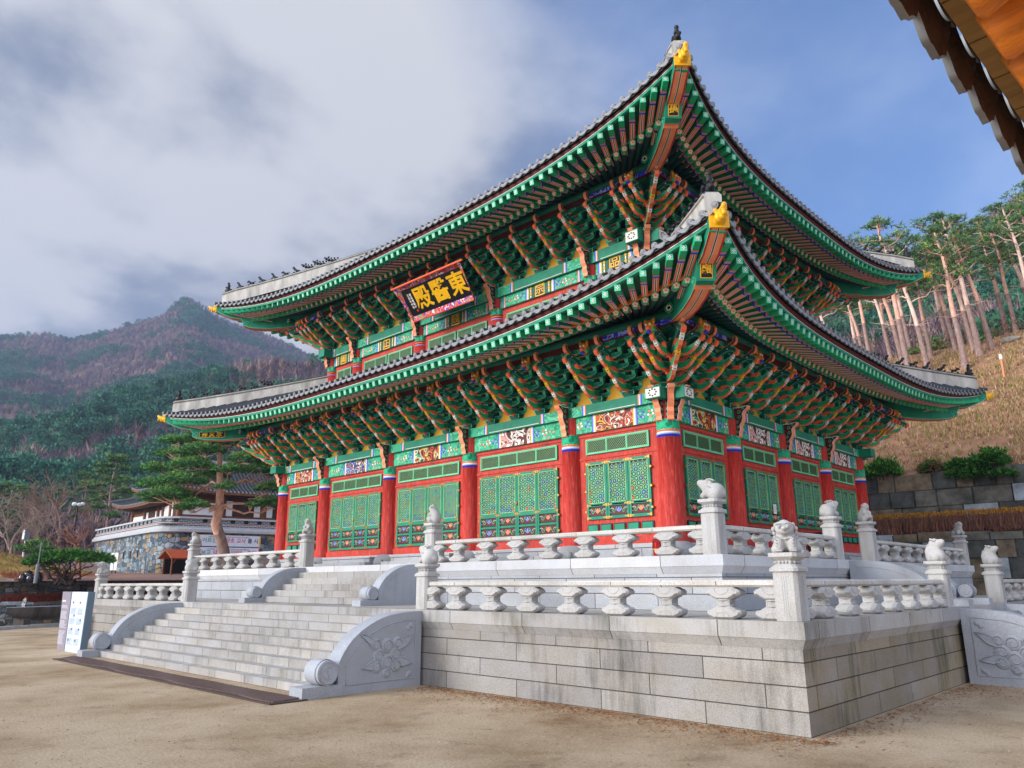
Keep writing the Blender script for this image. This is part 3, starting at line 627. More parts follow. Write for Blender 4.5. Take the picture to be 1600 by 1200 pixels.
for up in (0, 1):
    zp = 6.32 if not up else 11.08; h = cluster_meshes(up)['h']
    for k in (0, 1, 3):
        S, hl, hd = side(k, up); X = cols(k, up); B = S @ T3(0, -hd, zp); pos = []
        for i, (a, c) in enumerate(zip(X, X[1:])):
            nsp = round((c-a)/.95); pos += [a+(c-a)*j/nsp for j in range(nsp)]
        pos = pos[1:]
        if k == 3: pos = pos[-4:]
        for i, x in enumerate(pos): put_cluster(B @ T3(x), up)
        if k < 2:
            ks = [X[0]]+pos+[X[-1]]
            for i, (a, c) in enumerate(zip(ks, ks[1:])):
                m = (a+c)/2; q = (c-a)/2
                pan = MB(); pan.prism([(m-q+.15, 0), (m+q-.15, 0), (m+q-.19, .07), (m+q-.3, .2), (m+q-.32, .42), (m-q+.32, .42), (m-q+.3, .2), (m-q+.19, .07)], -.035, -.003, lambda u, v, w: (u, w, v), PYEL, PYEL); pan.build('ochre_panel', hall).matrix_local = B
            for x in pos[1::2]:
                if up: continue
                place(mkm, 'dragon_mask', hall, B @ T3(x+.48, -1.22, h-.06))
        # the board over the clusters and the purlin that carries the rafters
        e = 1.52
        brd.T = B
        brd.box(-hl-.9, hl+.9, -1.08, .05, h-.02-.001*k, h+.03, DTEAL)
        pl = MB(); pl.box(-hl-1.15, hl+1.15, -1.20, -1.10, h+.001*k, h+.12, DRED)
        pl.cyl((-hl-e, -1.15, h+.22), (hl+e, -1.15, h+.22), .11, m=DTEAL, seg=14)
        for sx in (-1, 1):
            for yy in (-1.203,): pl.box(min(sx*(hl+1.1), sx*(hl-.9)), max(sx*(hl+1.1), sx*(hl-.9)), yy-.004, yy+.01, h+.01, h+.115, BLUESCROLL)
            pl.T = I4(); xx = sx*(hl+e)
            pl.cyl((xx, -1.15, h+.22), (xx+sx*.01, -1.15, h+.22), .112, m=BGREEN, seg=16); pl.cyl((xx+sx*.008, -1.15, h+.22), (xx+sx*.014, -1.15, h+.22), .085, m=BLACK, seg=16)
            for i in range(10):
                t = i*PI/5; pl.box(min(xx, xx+sx*.02), max(xx, xx+sx*.02), -1.15+.055*math.cos(t)-.014, -1.15+.055*math.cos(t)+.014, h+.22+.055*math.sin(t)-.014, h+.22+.055*math.sin(t)+.014, WHITE)
        pl.build('eave_purlin', hall).matrix_local = B
    # corner clusters: one on the diagonal, its neighbours crowd in from both sides
    for (ka, xa, kb, xb) in ((0, 1, 1, -1), (0, -1, 3, 1), (1, 1, 2, -1)):
        S, hl, hd = side(ka, up); B = S @ T3(xa*hl, -hd, zp)
        put_cluster(B @ T3(0, 0, 0, xa*PI/4), up, 0, 1., True, 1.42)
        if True:
            for q, lo in ((0, 0), (.30, 1), (.60, 2)):
                put_cluster(B @ T3(xa*q), up, lo, 1., q == 0)
            for q, lo in ((0, 0), (.30, 1), (.60, 2)):
                put_cluster(B @ T3(0, -q, 0, xa*PI/2), up, lo, 1., False)
            mm = place(mkm, 'dragon_mask', hall, B @ T3(xa*.55, -1.38, h-.04))
            place(mkm, 'dragon_mask', hall, B @ T3(xa*1.38, -.55, h-.04, xa*PI/2))
brd.T = I4(); brd.build('soffit_board', hall)
# rafters ---------------------------------------------------------------
E_RAF = (1.70, 7.60, 2.66, 7.76, 2.9); E_FLY = (2.76, 7.47, 3.50, 8.20, 3.3); E_TIL = (2.86, 7.79, 3.60, 8.47, 3.3)
def ecurve(E, x, hl):
    s = min(1., abs(x)/(hl+E[2])); t = s**E[4]; return E[0]+(E[2]-E[0])*t, E[1]+(E[3]-E[1])*t
PINKW = mat('flower_pink', 'ffd2bd', .55, .1)
def raf_mesh(Ln):
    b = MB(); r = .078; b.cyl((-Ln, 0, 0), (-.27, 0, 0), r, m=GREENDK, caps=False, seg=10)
    for x0, x1, m, q in ((-.27, -.245, BLUE, 1.06), (-.245, -.22, LBLUE, 1.06), (-.22, -.195, CORAL, 1.06), (-.195, -.02, BGREEN, 1.05), (-.02, 0, MINT, 1.05)): b.cyl((x0, 0, 0), (x1, 0, 0), r*q, m=m, caps=False, seg=10)
    b.box(-.15, -.09, -.02, .02, -r*1.09, -.03, PYEL)
    b.cyl((0, 0, 0), (.004, 0, 0), r*1.05, m=BGREEN, seg=10)
    for i in range(5):
        t = i*2*PI/5+PI/2; b.add([(.0065, .037*math.cos(t)+.029*math.cos(a), .037*math.sin(t)+.029*math.sin(a)) for a in [j*PI/3 for j in range(6)]], [tuple(range(6))], PINKW)
    b.add([(.009, .018*math.cos(a), .018*math.sin(a)) for a in [j*PI/3 for j in range(6)]], [tuple(range(6))], CORAL)
    return b
def fly_mesh(Ln):
    b = MB(); w, h = .062, .068
    b.box(-Ln, -.40, -w, w, -h, h, [CORAL, TEAL, TEAL, TEAL, TEAL, TEAL])
    b.box(-Ln, -.42, -.010, .010, -h-.003, -h+.01, BLACK); b.box(-Ln, -.42, -.024, .024, -h-.0015, -h+.01, WHITE)
    b.box(-Ln, -.40, -w-.002, w+.002, -h+.001, -h+.016, WHITE)
    for x0, x1, m in ((-.41, -.36, BLUE), (-.36, -.325, LBLUE), (-.325, -.29, CORAL)): b.box(x0, x1, -w-.003, w+.003, -h-.004, h+.003, m)
    b.box(-.29, 0, -w-.002, w+.002, -h-.003, h+.002, [BGREEN, BGREEN, BGREEN, MINT, BGREEN, BGREEN])
    b.box(-.001, .004, -.032, .032, -.036, .036, WHITE)
    for a, c in ((0, 0), (.022, .022), (-.022, .022), (.022, -.022), (-.022, -.022)): b.box(0, .007, a-.008, a+.008, c-.008, c+.008, BLACK)
    return b
RC = {}
def rproto(kind, Ln):
    Ln = math.ceil(Ln*2)/2
    if (kind, Ln) not in RC: b = (raf_mesh if kind == 'r' else fly_mesh)(Ln); RC[(kind, Ln)] = (b, b.mesh('rafter' if kind == 'r' else 'flying_rafter'))
    return RC[(kind, Ln)]
RA, FL = [], []
SPAN = {}
for up in (0, 1):
    for k in range(4):
        S, hl, hd = side(k, up); B = S @ T3(0, -hd, DZ*up); a = hl-1.75
        Lr, Lf, Li = hl+E_RAF[2]-.14, hl+E_FLY[2]-.16, hl+.10
        nn = round(2*Lr/.292)
        for i in range(nn+1):
            xr = -Lr+2*Lr*i/nn; sx = 1 if xr > 0 else -1; t = max(0, (abs(xr)-a)/(Lr-a))
            ease = t*t*(.35)+t*.65
            xi = sx*min(abs(xr), a+(Li-a)*ease); xf = sx*(abs(xr) if t == 0 else abs(xr)+(Lf-Lr)*t)
            orf, zr = ecurve(E_RAF, xr, hl); of, zf = ecurve(E_FLY, xf, hl)
            oi = -.15; zi = zr+.45*1.85*(1-.25*t)
            P0 = Vector((xr, -orf, zr)); Pi = Vector((xi, -oi, zi)); d = P0-Pi
            RA.append((k, up, B @ frame(P0, d), d.length))
            Q = Vector((xf, -of, zf)); Q0 = P0+Vector((0, 0, .145)); d2 = Q-Q0
            FL.append((k, up, B @ frame(Q, d2), d2.length+.35))
camL = Matrix.Translation((-CX, -CY, -2.417)) @ CAM
for lst, kind, nm in ((RA, 'r', 'rafter'), (FL, 'f', 'flying_rafter')):
    lst.sort(key=lambda q: (q[0] not in (0, 1), (q[2].translation-camL).length))
    rest = MB()
    for i, (k, up, M, Ln) in enumerate(lst):
        b, me = rproto(kind, Ln)
        if i < 100: place(me, nm, hall, M)
        else: merge(rest, b, M)
    rest.build(nm+'_rows', hall, kind='stuff')
# boards over the rafters, eave laths, tile edge, roof skins --------------
def loft(mb, k, up, A, Bc, m, n_=60, dzA=0, dzB=0, doA=0, doB=0, hlim=None):
    S, hl, hd = side(k, up); mb.T = S @ T3(0, -hd, DZ*up); r0, r1 = [], []
    for i in range(n_+1):
        s = -1+2*i/n_
        for E, r, dz, do in ((A, r0, dzA, doA), (Bc, r1, dzB, doB)):
            if len(E) == 2: r.append((s*(hl+E[0]), -E[0], E[1]+dz))
            else: x = s*(hl+E[2]+do); o, z = ecurve(E, x, hl); r.append((x, -o-do, z+dz))
    mb.grid([r0, r1], m)
sof = MB(); lath = MB(); red = MB()
for up in (0, 1):
    for k in range(4):
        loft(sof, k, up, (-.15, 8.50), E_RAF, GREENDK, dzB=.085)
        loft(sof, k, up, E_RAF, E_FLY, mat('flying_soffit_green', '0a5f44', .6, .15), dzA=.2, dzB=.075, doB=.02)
        m = ORANGE if not up else TEAL
        loft(lath, k, up, E_RAF, E_RAF, m, dzA=.075, dzB=.155, doA=.005, doB=.005); loft(lath, k, up, E_RAF, E_RAF, m, dzA=.075, dzB=.075, doA=-.04, doB=.005)
        loft(lath, k, up, E_RAF, E_RAF, TEAL, dzA=.155, dzB=.215, doA=.002, doB=.002)
        loft(lath, k, up, E_FLY, E_FLY, TEAL, dzA=.070, dzB=.165, doA=.012, doB=.012); loft(lath, k, up, E_FLY, E_FLY, WHITE, dzA=.150, dzB=.162, doA=.016, doB=.016); loft(lath, k, up, E_FLY, E_FLY, TEAL, dzA=.066, dzB=.066, doA=-.05, doB=.012)
        loft(red, k, up, E_FLY, E_TIL, DRED, dzA=.165, dzB=-.05, doA=.014, doB=-.05)
for b, nm in ((sof, 'soffit'), (lath, 'eave_lath'), (red, 'tile_board')): b.T = I4(); b.build(nm, hall)
TOP = {0: lambda k, hl, hd: (hl-SET+.02, -SET+.02, 9.62), 1: lambda k, hl, hd: ((3.6 if k % 2 == 0 else .02), -hd, 16.9-DZ)}
def roof_pt(k, up, s, t, hl, hd, dz=0):
    hT, oT, zT = TOP[up](k, hl, hd); x0 = s*(hl+E_TIL[2]); o0, z0 = ecurve(E_TIL, x0, hl); x1 = s*hT
    z = z0+(zT-z0)*(t**1.18) if True else 0
    return Vector((x0+(x1-x0)*t, -(o0+(oT-o0)*t), z+.02+dz))
tile_end = MB()
disc = MB(); disc.cyl((0, -.03, 0), (0, .10, 0), .072, m=TILE, seg=12, capm=TILEEND); disc.ball((0, -.03, 0), (.05, .018, .05), TILEEND, 8, 4)
cres = MB()
Pc = [(-.135+.27*i/8, -.02-.085*math.sin(PI*i/8)) for i in range(9)]+[(.135-.27*i/8, .02-.02*math.sin(PI*i/8)) for i in range(9)]
cres.prism(Pc, -.05, -.02, lambda u, v, w: (u, w, v), TILEEND, TILEEND)
for up in (0, 1):
    rs = MB(); rows = MB(); ends = MB()
    for k in range(4):
        S, hl, hd = side(k, up); T = S @ T3(0, -hd, DZ*up)
        rs.T = T; rs.grid([[roof_pt(k, up, -1+2*i/60, t, hl, hd) for i in range(61)] for t in [j/10 for j in range(11)]], TILE)
        rs.grid([[roof_pt(k, up, -1+2*i/60, 0, hl, hd, -.07) for i in range(61)], [roof_pt(k, up, -1+2*i/60, 0, hl, hd) for i in range(61)]], TILE)
        hT = TOP[up](k, hl, hd)[0]; hE = hl+E_TIL[2]-.1; nn = round(2*hE/.292)
        for i in range(nn+1):
            x = -hE+2*hE*i/nn; pts = []; fan = max(0., (abs(x)-(hl-1.2))/(hE-hl+1.2))
            for j in range(9):
                # rows run straight up the slope until they meet the hip
                tt = j/8
                hh = lambda t: (hl+E_TIL[2])+(hT-hl-E_TIL[2])*t
                tmax = min(1., max(.02, ((hl+E_TIL[2])-abs(x)*.985)/max(.01, (hl+E_TIL[2]-hT))))
                t = tt*tmax; s = max(-1, min(1, x/hh(t))); pts.append(roof_pt(k, up, s, t, hl, hd, .03))
            if k != 2: rows.T = T; rows.tube(pts, .062, TILE, 6)
            if k != 2:
                p = pts[0]; d = (pts[1]-pts[0]); 
                if d.length < .01: d = Vector((0, 1, .4))
                ends.merge(disc, T @ Matrix.Translation(p+Vector((0, -.03, .01))) @ Matrix.Rotation(.25, 4, 'X'))
                if i < nn:
                    x2 = x+hE/nn; s = x2/(hl+E_TIL[2]); q = roof_pt(k, up, s, 0, hl, hd, -.0)
                    sl = (ecurve(E_TIL, x2+.1, hl)[1]-ecurve(E_TIL, x2-.1, hl)[1])/.2
                    ends.merge(cres, T @ Matrix.Translation(q) @ Matrix.Rotation(-math.atan(sl), 4, 'Y') @ Matrix.Rotation(-.15, 4, 'X'))
    rs.T = I4(); rows.T = I4()
    r_ = rs.build('roof', hall); rows.build('tile_rows', r_); ends.build('tile_ends', r_)
    # hip ridges with plaster flanks and the row of clay figures
    for c in range(4):
        S, hl, hd = side(c, up); T = S @ T3(0, -hd, DZ*up); P = [roof_pt(c, up, 1, t, hl, hd) for t in [i/14 for i in range(15)]]
        d0 = (P[0]-P[-1]); d0.z = 0; d0.normalize(); nrm = Vector((-d0.y, d0.x, 0)); P[0] = P[0]-d0*.42; P[1] = P[1]-d0*.0
        rb = MB(); hw = .165; H = .43
        rows_ = []
        for (q, z) in ((hw, -.12), (hw, H), (hw-.05, H+.05), (-hw+.05, H+.05), (-hw, H), (-hw, -.12)): rows_.append([p+nrm*q+Vector((0, 0, z)) for p in P])
        mm = [PLASTER, TILE, TILE, TILE, PLASTER]
        for i in range(5): rb.grid([rows_[i], rows_[i+1]], mm[i], False)
        rb.add([tuple(r[0]) for r in rows_], [tuple(range(6))], PLASTER)
        rb.grid([[p+nrm*(hw+.006)+Vector((0, 0, z)) for p in P] for z in (H-.09, H-.03)], DIRT, False); rb.grid([[p-nrm*(hw+.006)+Vector((0, 0, z)) for p in P] for z in (H-.03, H-.09)], DIRT, False)
        o = rb.build('hip_ridge', hall); o.matrix_local = T
        if c == 2: continue
        # eave corner discs
        al = [(-P[0]+p).length for p in P]
        def at(dist):
            for i in range(len(P)-1):
                if al[i+1] >= dist: f_ = (dist-al[i])/(al[i+1]-al[i]); return P[i].lerp(P[i+1], f_)
            return P[-1]
        for j in range(9 if up == 0 else 10):
            p = at(.15+.5*j); 
            FIG = FIGS[0] if j == 0 else FIGS[1+(j*7+c) % 3] if j < 7 else FIGS[4]
            if j == 8 and up == 0: continue
            place(FIG, 'roof_figurine', hall, T @ Matrix.Translation(p+Vector((0, 0, H+.05))) @ frame((0, 0, 0), d0) @ Matrix.Scale(.80, 4))
mr = MB(); mr.box(-3.9, 3.9, -.18, .18, 16.8-2.417, 17.6-2.417, [TILE, TILE, PLASTER, PLASTER, PLASTER, PLASTER]); mr.build('main_ridge', hall)
# corner rafters with gilt heads and plaques ------------------------------
GOLD = mat('gilt_paint', 'f2b413', .4, .3, 12., .35, 30.)
hd_ = meta_mesh([(-.1, 0, 0, .16), (.05, 0, .02, .17), (.2, 0, .07, .13), (.3, 0, .10, .10), (.36, 0, .15, .07), (.05, .07, .15, .08), (.05, -.07, .15, .08), (-.05, 0, .2, .08), (.2, 0, -.02, .09), (.33, 0, .0, .07), (-.1, .1, -.05, .09), (-.1, -.1, -.05, .09)], GOLD, .035)
hdm = hd_.mesh('dragon_head')
def corner_rafter():
    b = MB(); f = lambda d, z, w: (d, w, z)
    A = [(.3, 7.78), (1.2, 7.56), (2.0, 7.46), (2.7, 7.40), (3.3, 7.42), (3.58, 7.47), (3.64, 7.53), (3.72, 7.5), (3.78, 7.56), (3.76, 7.66), (3.86, 7.80), (3.9, 7.98), (3.0, 7.9), (1.5, 8.0), (.3, 8.2)]
    w = .175; sd = [PEACH]*7+[TEAL]*8
    rimmed(b, A, -w, w, f, MINT, TEAL, sd, .02)
    for s in (-1, 1): b.tube([f(3.6+.09*math.cos(t)*(1-t/9), 7.64+.09*math.sin(t)*(1-t/9), s*(w+.006)) for t in [i*.6 for i in range(12)]], .012, MINT, 4)
    Bp = [(2.2, 7.9), (3.8, 7.81), (4.3, 7.88), (4.72, 8.05), (4.93, 8.18), (4.93, 8.42), (4.4, 8.26), (3.6, 8.15), (2.2, 8.25)]
    w2 = .165; rimmed(b, Bp, -w2, w2, f, MINT, TEAL, [PEACH]*4+[TEAL]*5, .02)
    for PP, ww in ((A[:6], w), (Bp[1:5], w2)):   # red borders and the black centre line under the beams
        for q0, q1, mt, dd in ((ww-.04, ww, RED, .004), (-ww, -ww+.04, RED, .004), (-.022, .022, WHITE, .004), (-.011, .011, BLACK, .007)):
            for i in range(len(PP)-1):
                (d0, z0), (d1, z1) = PP[i], PP[i+1]; b.add([(d0, q0, z0-dd), (d1, q0, z1-dd), (d1, q1, z1-dd), (d0, q1, z0-dd)], [(0, 1, 2, 3)], mt)
    b.box(4.90, 4.94, -.18, .18, 8.12, 8.45, YELLOW)
    return b
crm = corner_rafter().mesh('corner_rafter')
def plaque(ch, rim):
    b = MB(); b.box(-.015, .02, -.19, .19, -.22, .2, TEAL); b.box(.018, .026, -.12, .12, -.17, .15, rim); b.box(.024, .03, -.105, .105, -.155, .135, BLACK)
    text_into(b, ch, .22, Matrix.Translation((.034, 0, -.012)) @ Matrix.Rotation(PI/2, 4, 'Z') @ Matrix.Rotation(PI/2, 4, 'X'), YELLOW, .006)
    return b
for up in (0, 1):
    for c in range(4):
        S, hl, hd = side(c, up); M = S @ T3(hl, -hd, DZ*up, -PI/4)
        o = place(crm, 'corner_rafter', hall, M)
        place(hdm, 'dragon_head', o, Matrix.Translation((4.97, 0, 8.25)) @ Matrix.Diagonal((.82, 1.1, 1.05, 1)))
        if c == 0:
            p = plaque('孫' if up else '龜', YELLOW).build('name_plaque', o); p.matrix_local = Matrix.Translation((3.92, 0, 7.74)) @ Matrix.Rotation(.25, 4, 'Y')
        if c == 3 and not up:
            q = MB(); q.box(-.5, .5, -.02, .01, -.11, .11, BLACK)
            for s in ((-.5, .5, -.11, -.095), (-.5, .5, .095, .11), (-.5, -.485, -.11, .11), (.485, .5, -.11, .11)): q.box(s[0], s[1], -.026, .005, s[2], s[3], YELLOW)
            text_into(q, '神 火 水', .22, Matrix.Translation((0, -.03, 0)) @ Matrix.Rotation(PI/2, 4, 'X'), YELLOW, .006)
            q.build('name_plaque', o).matrix_local = Matrix.Translation((3.0, .16, 7.62)) @ Matrix.Rotation(PI, 4, 'Z')
# name board ------------------------------------------------------------
nb = MB(); g_ = lambda u, v, w: (u, -w, v)
BW, BH = 2.95, .96
nb.box(-BW/2, BW/2, -.03, .03, -BH/2, BH/2, BLACK)
FRM = mat_pattern('painted_board_frame', 'd8402c', [('3a4ad8', .5), ('f2ece4', .43), ('37b488', .62)], 11, .028, kind='b')
def wing(p, q): nb.add(p, [tuple(range(len(p)))], q); nb.add([(a, b+.03, c) for a, b, c in p], [tuple(range(len(p)))[::-1]], q)
x, z = BW/2, BH/2; F = .17
for pts in ([(-x, -.03, -z), (x, -.03, -z), (x+.02, -.10, -z-F), (-x-.02, -.10, -z-F)], [(-x, -.03, z), (-x, -.03, -z), (-x-.02, -.10, -z-F), (-x-F*1.1, -.10, z+F*.9)], [(x, -.03, -z), (x, -.03, z), (x+F*1.1, -.10, z+F*.9), (x+.02, -.10, -z-F)], [(x, -.03, z), (-x, -.03, z), (-x-F*1.5, -.11, z+F), (x+F*1.5, -.11, z+F)]): wing(pts, FRM)
nb.tube([(-x-F*1.7, -.11, z+F), (x+F*1.9, -.11, z+F)], .04, CORAL, 6); nb.tube([(-x-.02, -.10, -z-F), (x+.02, -.10, -z-F)], .02, RED, 6)
board = nb.mesh('name_board')
bo = place(board, 'name_board', label='black name board with three large gold characters hanging under the upper eaves', cat='name board')
bo.matrix_world = Matrix.Translation((-8.35, -.17, 11.12)) @ Matrix.Rotation(math.radians(38), 4, 'X')
let = MB()
for i, ch in enumerate('殿醫東'):
    for dx, dz in ((0, 0), (.012, .006), (-.012, -.006)): text_into(let, ch, .80, Matrix.Translation((-.62+i*.86, -.036-.002*(dx > 0), -.02)) @ Matrix.Rotation(PI/2, 4, 'X') @ Matrix.Translation((dx, dz, 0)), YELLOW, .014)
let.build('gold_characters', bo)
sm_ = MB()
for c, (xx, t) in enumerate(((-1.12, '東醫寶鑑村'), (-1.24, '己亥年仲冬')),): 
    for i, ch in enumerate(t): text_into(sm_, ch, .1, Matrix.Translation((xx, -.036, .25-.11*i)) @ Matrix.Rotation(PI/2, 4, 'X'), WHITE, .002)
sm_.box(-1.16, -1.08, -.034, -.03, -.36, -.29, RED); sm_.build('signature_column', bo)

# ------------------------------------------------------------------ terraces
GRANR = mat_stone('mossy_block_wall', 'a39b93', (1.5, .302), 1., 1., 1)
def terrace(name, x0, x1, y0, y1, z0, z1, th, m, label, plinth=False, cap=GRANC):
    t = empty(name, ((x0+x1)/2, (y0+y1)/2, z0), label=label, cat='stone terrace'); Q = Matrix.Translation((-(x0+x1)/2, -(y0+y1)/2, -z0))
    b = MB(); b.T = Q; e = .09; b.box(x0+e, x1-e, y0+e, y1-e, z0, z1-th-.13, [m, m, m, GRANR if m is GRANB else m, m, m]); b.build('wall', t)
    b = MB(); b.T = Q
    b.box(x0, x1, y0, y1, z1-th, z1, [cap, GRANW, cap, cap, cap, cap]); e2 = .085
    b.box(x0+.01, x1-.01, y0+.01, y1-.01, z1-th-.13, z1-th, cap, 0, 0, e2-.01, e2-.01); b.build('cornice', t)
    if plinth: b = MB(); b.T = Q; b.box(x0+.06, x1-.06, y0+.06, y1-.06, z0, z0+.03, cap); b.build('plinth', t)
    return t
X0, X1, Y0, Y1 = -L-4.95, 4.95, -4.95, W+4.95
low = terrace('lower_terrace', X0, X1, Y0, Y1, 0, 1.42, .222, GRANB, 'lower terrace of weathered granite blocks with a stained cornice')
upt = terrace('upper_terrace', -L-2.55, 2.55, -2.55, W+2.55, 1.42, 2.417, .2, GRANU, 'upper terrace of clean pale granite directly under the hall', cap=mat_stone('clean_cornice', 'd2d5da', (2.2, 50), .1))
pl = MB(); Z = 2.417
for k in (0, 1, 2, 3):   # sill stones under the walls
    S, hl, hd = side(k, 0); pl.T = Matrix.Translation((CX, CY, 2.417)) @ S @ T3(0, -hd)
    pl.box(-hl+.2, hl-.2, -.22, .2, Z, 2.80, GRANU)
pl.T = I4(); pl.build('sill_stones', upt).matrix_local = Matrix.Translation((-CX, -CY, -1.42))
pl = MB()
for cx_, w in ((-12.5, 3.0), (-8.66, 3.0), (-4.83, 3.0)):
    pl.box(cx_-w/2, cx_+w/2, -.62, -.23, Z, 2.58, GRANU); pl.box(cx_-w/2+.28, cx_+w/2-.0, -.45, -.222, 2.58, 2.76, GRANU)
pl.build('door_steps', upt).matrix_local = Matrix.Translation((-CX, -CY, -1.42))
# ------------------------------------------------------------------ stairways
PROF = [(0, 0), (1.87, 0), (1.89, .2), (1.91, .46), (1.88, .58), (1.80, .72), (1.71, .84), (1.61, .945), (1.45, 1.07), (1.27, 1.17), (1.1, 1.25), (.95, 1.30), (.8, 1.34), (.7, 1.355), (.35, 1.39), (0, 1.40)]
def stairway(name, M, width, nris, rise, run, ft, su, sz, label, relief=False):
    t = empty(name, M.translation, label=label, cat='stone stairway'); t.matrix_world = M; hw = width/2; H = rise*nris
    for i in range(nris):
        b = MB(); zt = H-rise*i-(.002 if i == 0 else 0); u1 = run*(i)+.02*(i == 0); u0 = -.06
        if i == 0: continue
        q = i*.37; b.box(-hw+ft-.01+q, hw-ft+.01+q, -run*i, -run*(i-1)+.02, zt-rise+.001, zt, GRANW)
        me = b.mesh('step')
        for v in me.vertices: v.co.x -= q
        place(me, 'step', t)
    fill = MB(); fill.box(-hw+ft, hw-ft, -.01, .0, 0, .05, GRANW)
    for s in (-1, 1):
        b = MB(); x0, x1 = sorted((s*hw, s*(hw-ft))); P = [(u*su, z*sz) for u, z in PROF]
        b.prism(P, x0, x1, lambda u, v, w: (w, -u, v), GRANF, GRANF)
        o = b.build('side_wall', t)
        for xx, sg in ((s*hw, s),) + (((s*(hw-ft)), -s),) if True else ():
            q = MB(); ip = inset(P, .16*su)
            if relief and sg == s:
                k = len(ip)
                q.tube([(xx+sg*.004, -u, v) for u, v in ip+[ip[0]]], .010, GRANF, 4)
                cu, cv = .83*su, .62*sz
                for (du, dv, r) in ((0, .17, .15), (0, -.13, .16), (-.2, .0, .15), (.2, .0, .14), (-.24, .2, .13), (.27, .2, .13), (-.22, -.2, .13), (.24, -.2, .12), (0, -.32, .1)):
                    c = (xx, -(cu+du), cv+dv); q.ball(c, (.03, r, r*.95), GRANF, 14, 8)
                    q.tube([(xx+sg*(.033-.010*t/8), c[1]+r*.8*(1-t/10.5)*math.cos(t), c[2]+r*.8*(1-t/10.5)*math.sin(t)) for t in [i*.45 for i in range(21)]], .013, GRANF, 5)
                for (a, bq, e, dd) in ((-.2, .15, -.62, .40), (.25, .15, .62, .34), (-.2, -.12, -.58, -.2), (.25, -.12, .6, -.18)):
                    n1 = (-(dd-bq)*.28, (e-a)*.28*(1 if a < 0 else 1)); pts = [(a, bq-.07), (a+(e-a)*.4-n1[0]*.5, bq+(dd-bq)*.4-abs(n1[1])*.8), (e, dd), (a+(e-a)*.4+n1[0]*.5, bq+(dd-bq)*.4+abs(n1[1])*.7), (a, bq+.08)]
                    q.prism([(-(cu-u_), cv+v_) if False else (cu-u_, cv+v_) for u_, v_ in pts], xx-.0, xx+sg*.022, lambda u, v, w: (w, -u, v), GRANF, GRANF)
                    q.tube([(xx+sg*.022, -(cu-u_), cv+v_) for u_, v_ in pts+[pts[0]]], .014, GRANF, 5)
                for (du, dv) in ((.17, .2), (.17, 1.08)):
                    for t_ in (0, 1, 2): q.ball((xx, -(du+.1*su+.06*math.cos(t_*.8)), (dv+.05*math.sin(t_*.8))*sz), (.02, .05, .05), GRANF, 8, 5)
            else: q.tube([(xx+sg*.002, -u, v) for u, v in ip[3:]], .007, GRANF, 4)
            q.build('relief_carving', o)
        d = MB(); rr = .215*sz; dc = 2.13*su; xa, xb = x0-.03, x1+.03
        d.cyl((xa, -dc, .19*sz+rr), (xb, -dc, .19*sz+rr), rr, m=GRANF, seg=28)
        for e_ in (xa, xb):
            sg = -1 if e_ == xa else 1
            d.tube([(e_, -dc+rr*.86*math.cos(t), .19*sz+rr+rr*.86*math.sin(t)) for t in [i*2*PI/24 for i in range(25)]], .014, GRANF, 5)
            d.tube([(e_+sg*.002, -dc+.11*sz*math.cos(t)*math.cos(t*.5), .19*sz+rr+.11*sz*math.sin(t)) for t in [i*2*PI/16 for i in range(17)]], .006, GRANF, 4)
        d.cyl((xa+.07, -dc, .19*sz+rr), (xb-.07, -dc, .19*sz+rr), rr+.012, m=GRANF, seg=28, caps=False)
        d.build('drum_stone', o)
        b2 = MB(); b2.box(x0-.02, x1+.02, -2.62*su, -1.80*su, 0, .19*sz, GRANF); b2.build('foot_block', o)
    return t
st1 = stairway('stone_stairway', T3(CX, Y0, 0), 11.6, 9, .158, .272, .38, 1, 1, 'wide lower granite stairway with carved side walls in front of the hall', True)
st2 = stairway('stone_stairway', T3(CX, -2.55, 1.42), 5.86, 6, .166, .262, .3, .72, .70, 'short upper granite stairway leading to the front doors')
st3 = stairway('stone_stairway', T3(X1, 4.47, 0, PI/2), 4.2, 9, .158, .272, .38, 1, 1, 'lower granite side stairway with cloud relief, right of the corner terrace', True)
st4 = stairway('stone_stairway', T3(2.55, 4.35, 1.42, PI/2), 2.0, 6, .166, .262, .3, .9, .70, 'narrow upper granite side stairway beside the right wall of the hall')
# ------------------------------------------------------------------ balustrades
def puffed(b, P, d, m, e=.03):
    ip = inset(P, e); k = len(P)
    layers = [(ip, -d), (P, -d*.62), (P, d*.62), (ip, d)]
    vs = [(u, w, v) for pp, w in layers for u, v in pp]
    fs = [(j*k+i, j*k+(i+1) % k, (j+1)*k+(i+1) % k, (j+1)*k+i) for j in range(3) for i in range(k)]+[tuple(range(k))[::-1], tuple(range(3*k, 4*k))]
    b.add(vs, fs, m)
bal = MB()
half = [(.15, 0), (.18, .015), (.235, .035), (.268, .07), (.272, .10), (.245, .128), (.20, .128), (.175, .145), (.135, .165), (.10, .185)]
lo_ = [(-x, z) for x, z in half[::-1]]+half; puffed(bal, lo_, .13, STATUE)
hu = [(.10, .265), (.13, .283), (.17, .298), (.20, .322), (.25, .325), (.272, .35), (.27, .385), (.24, .41), (.19, .425), (.16, .442)]
hi_ = [(x, z) for x, z in hu]; P = [(x, z) for x, z in hi_]+[(-x, z) for x, z in hi_[::-1]]; puffed(bal, P, .13, STATUE)
bal.box(-.10, .10, -.09, .09, .17, .285, STATUE)
for z in (.19, .265): bal.tube([(.125*math.cos(t), .115*math.sin(t), z) for t in [i*PI/4 for i in range(9)]], .012, STATUE, 5)
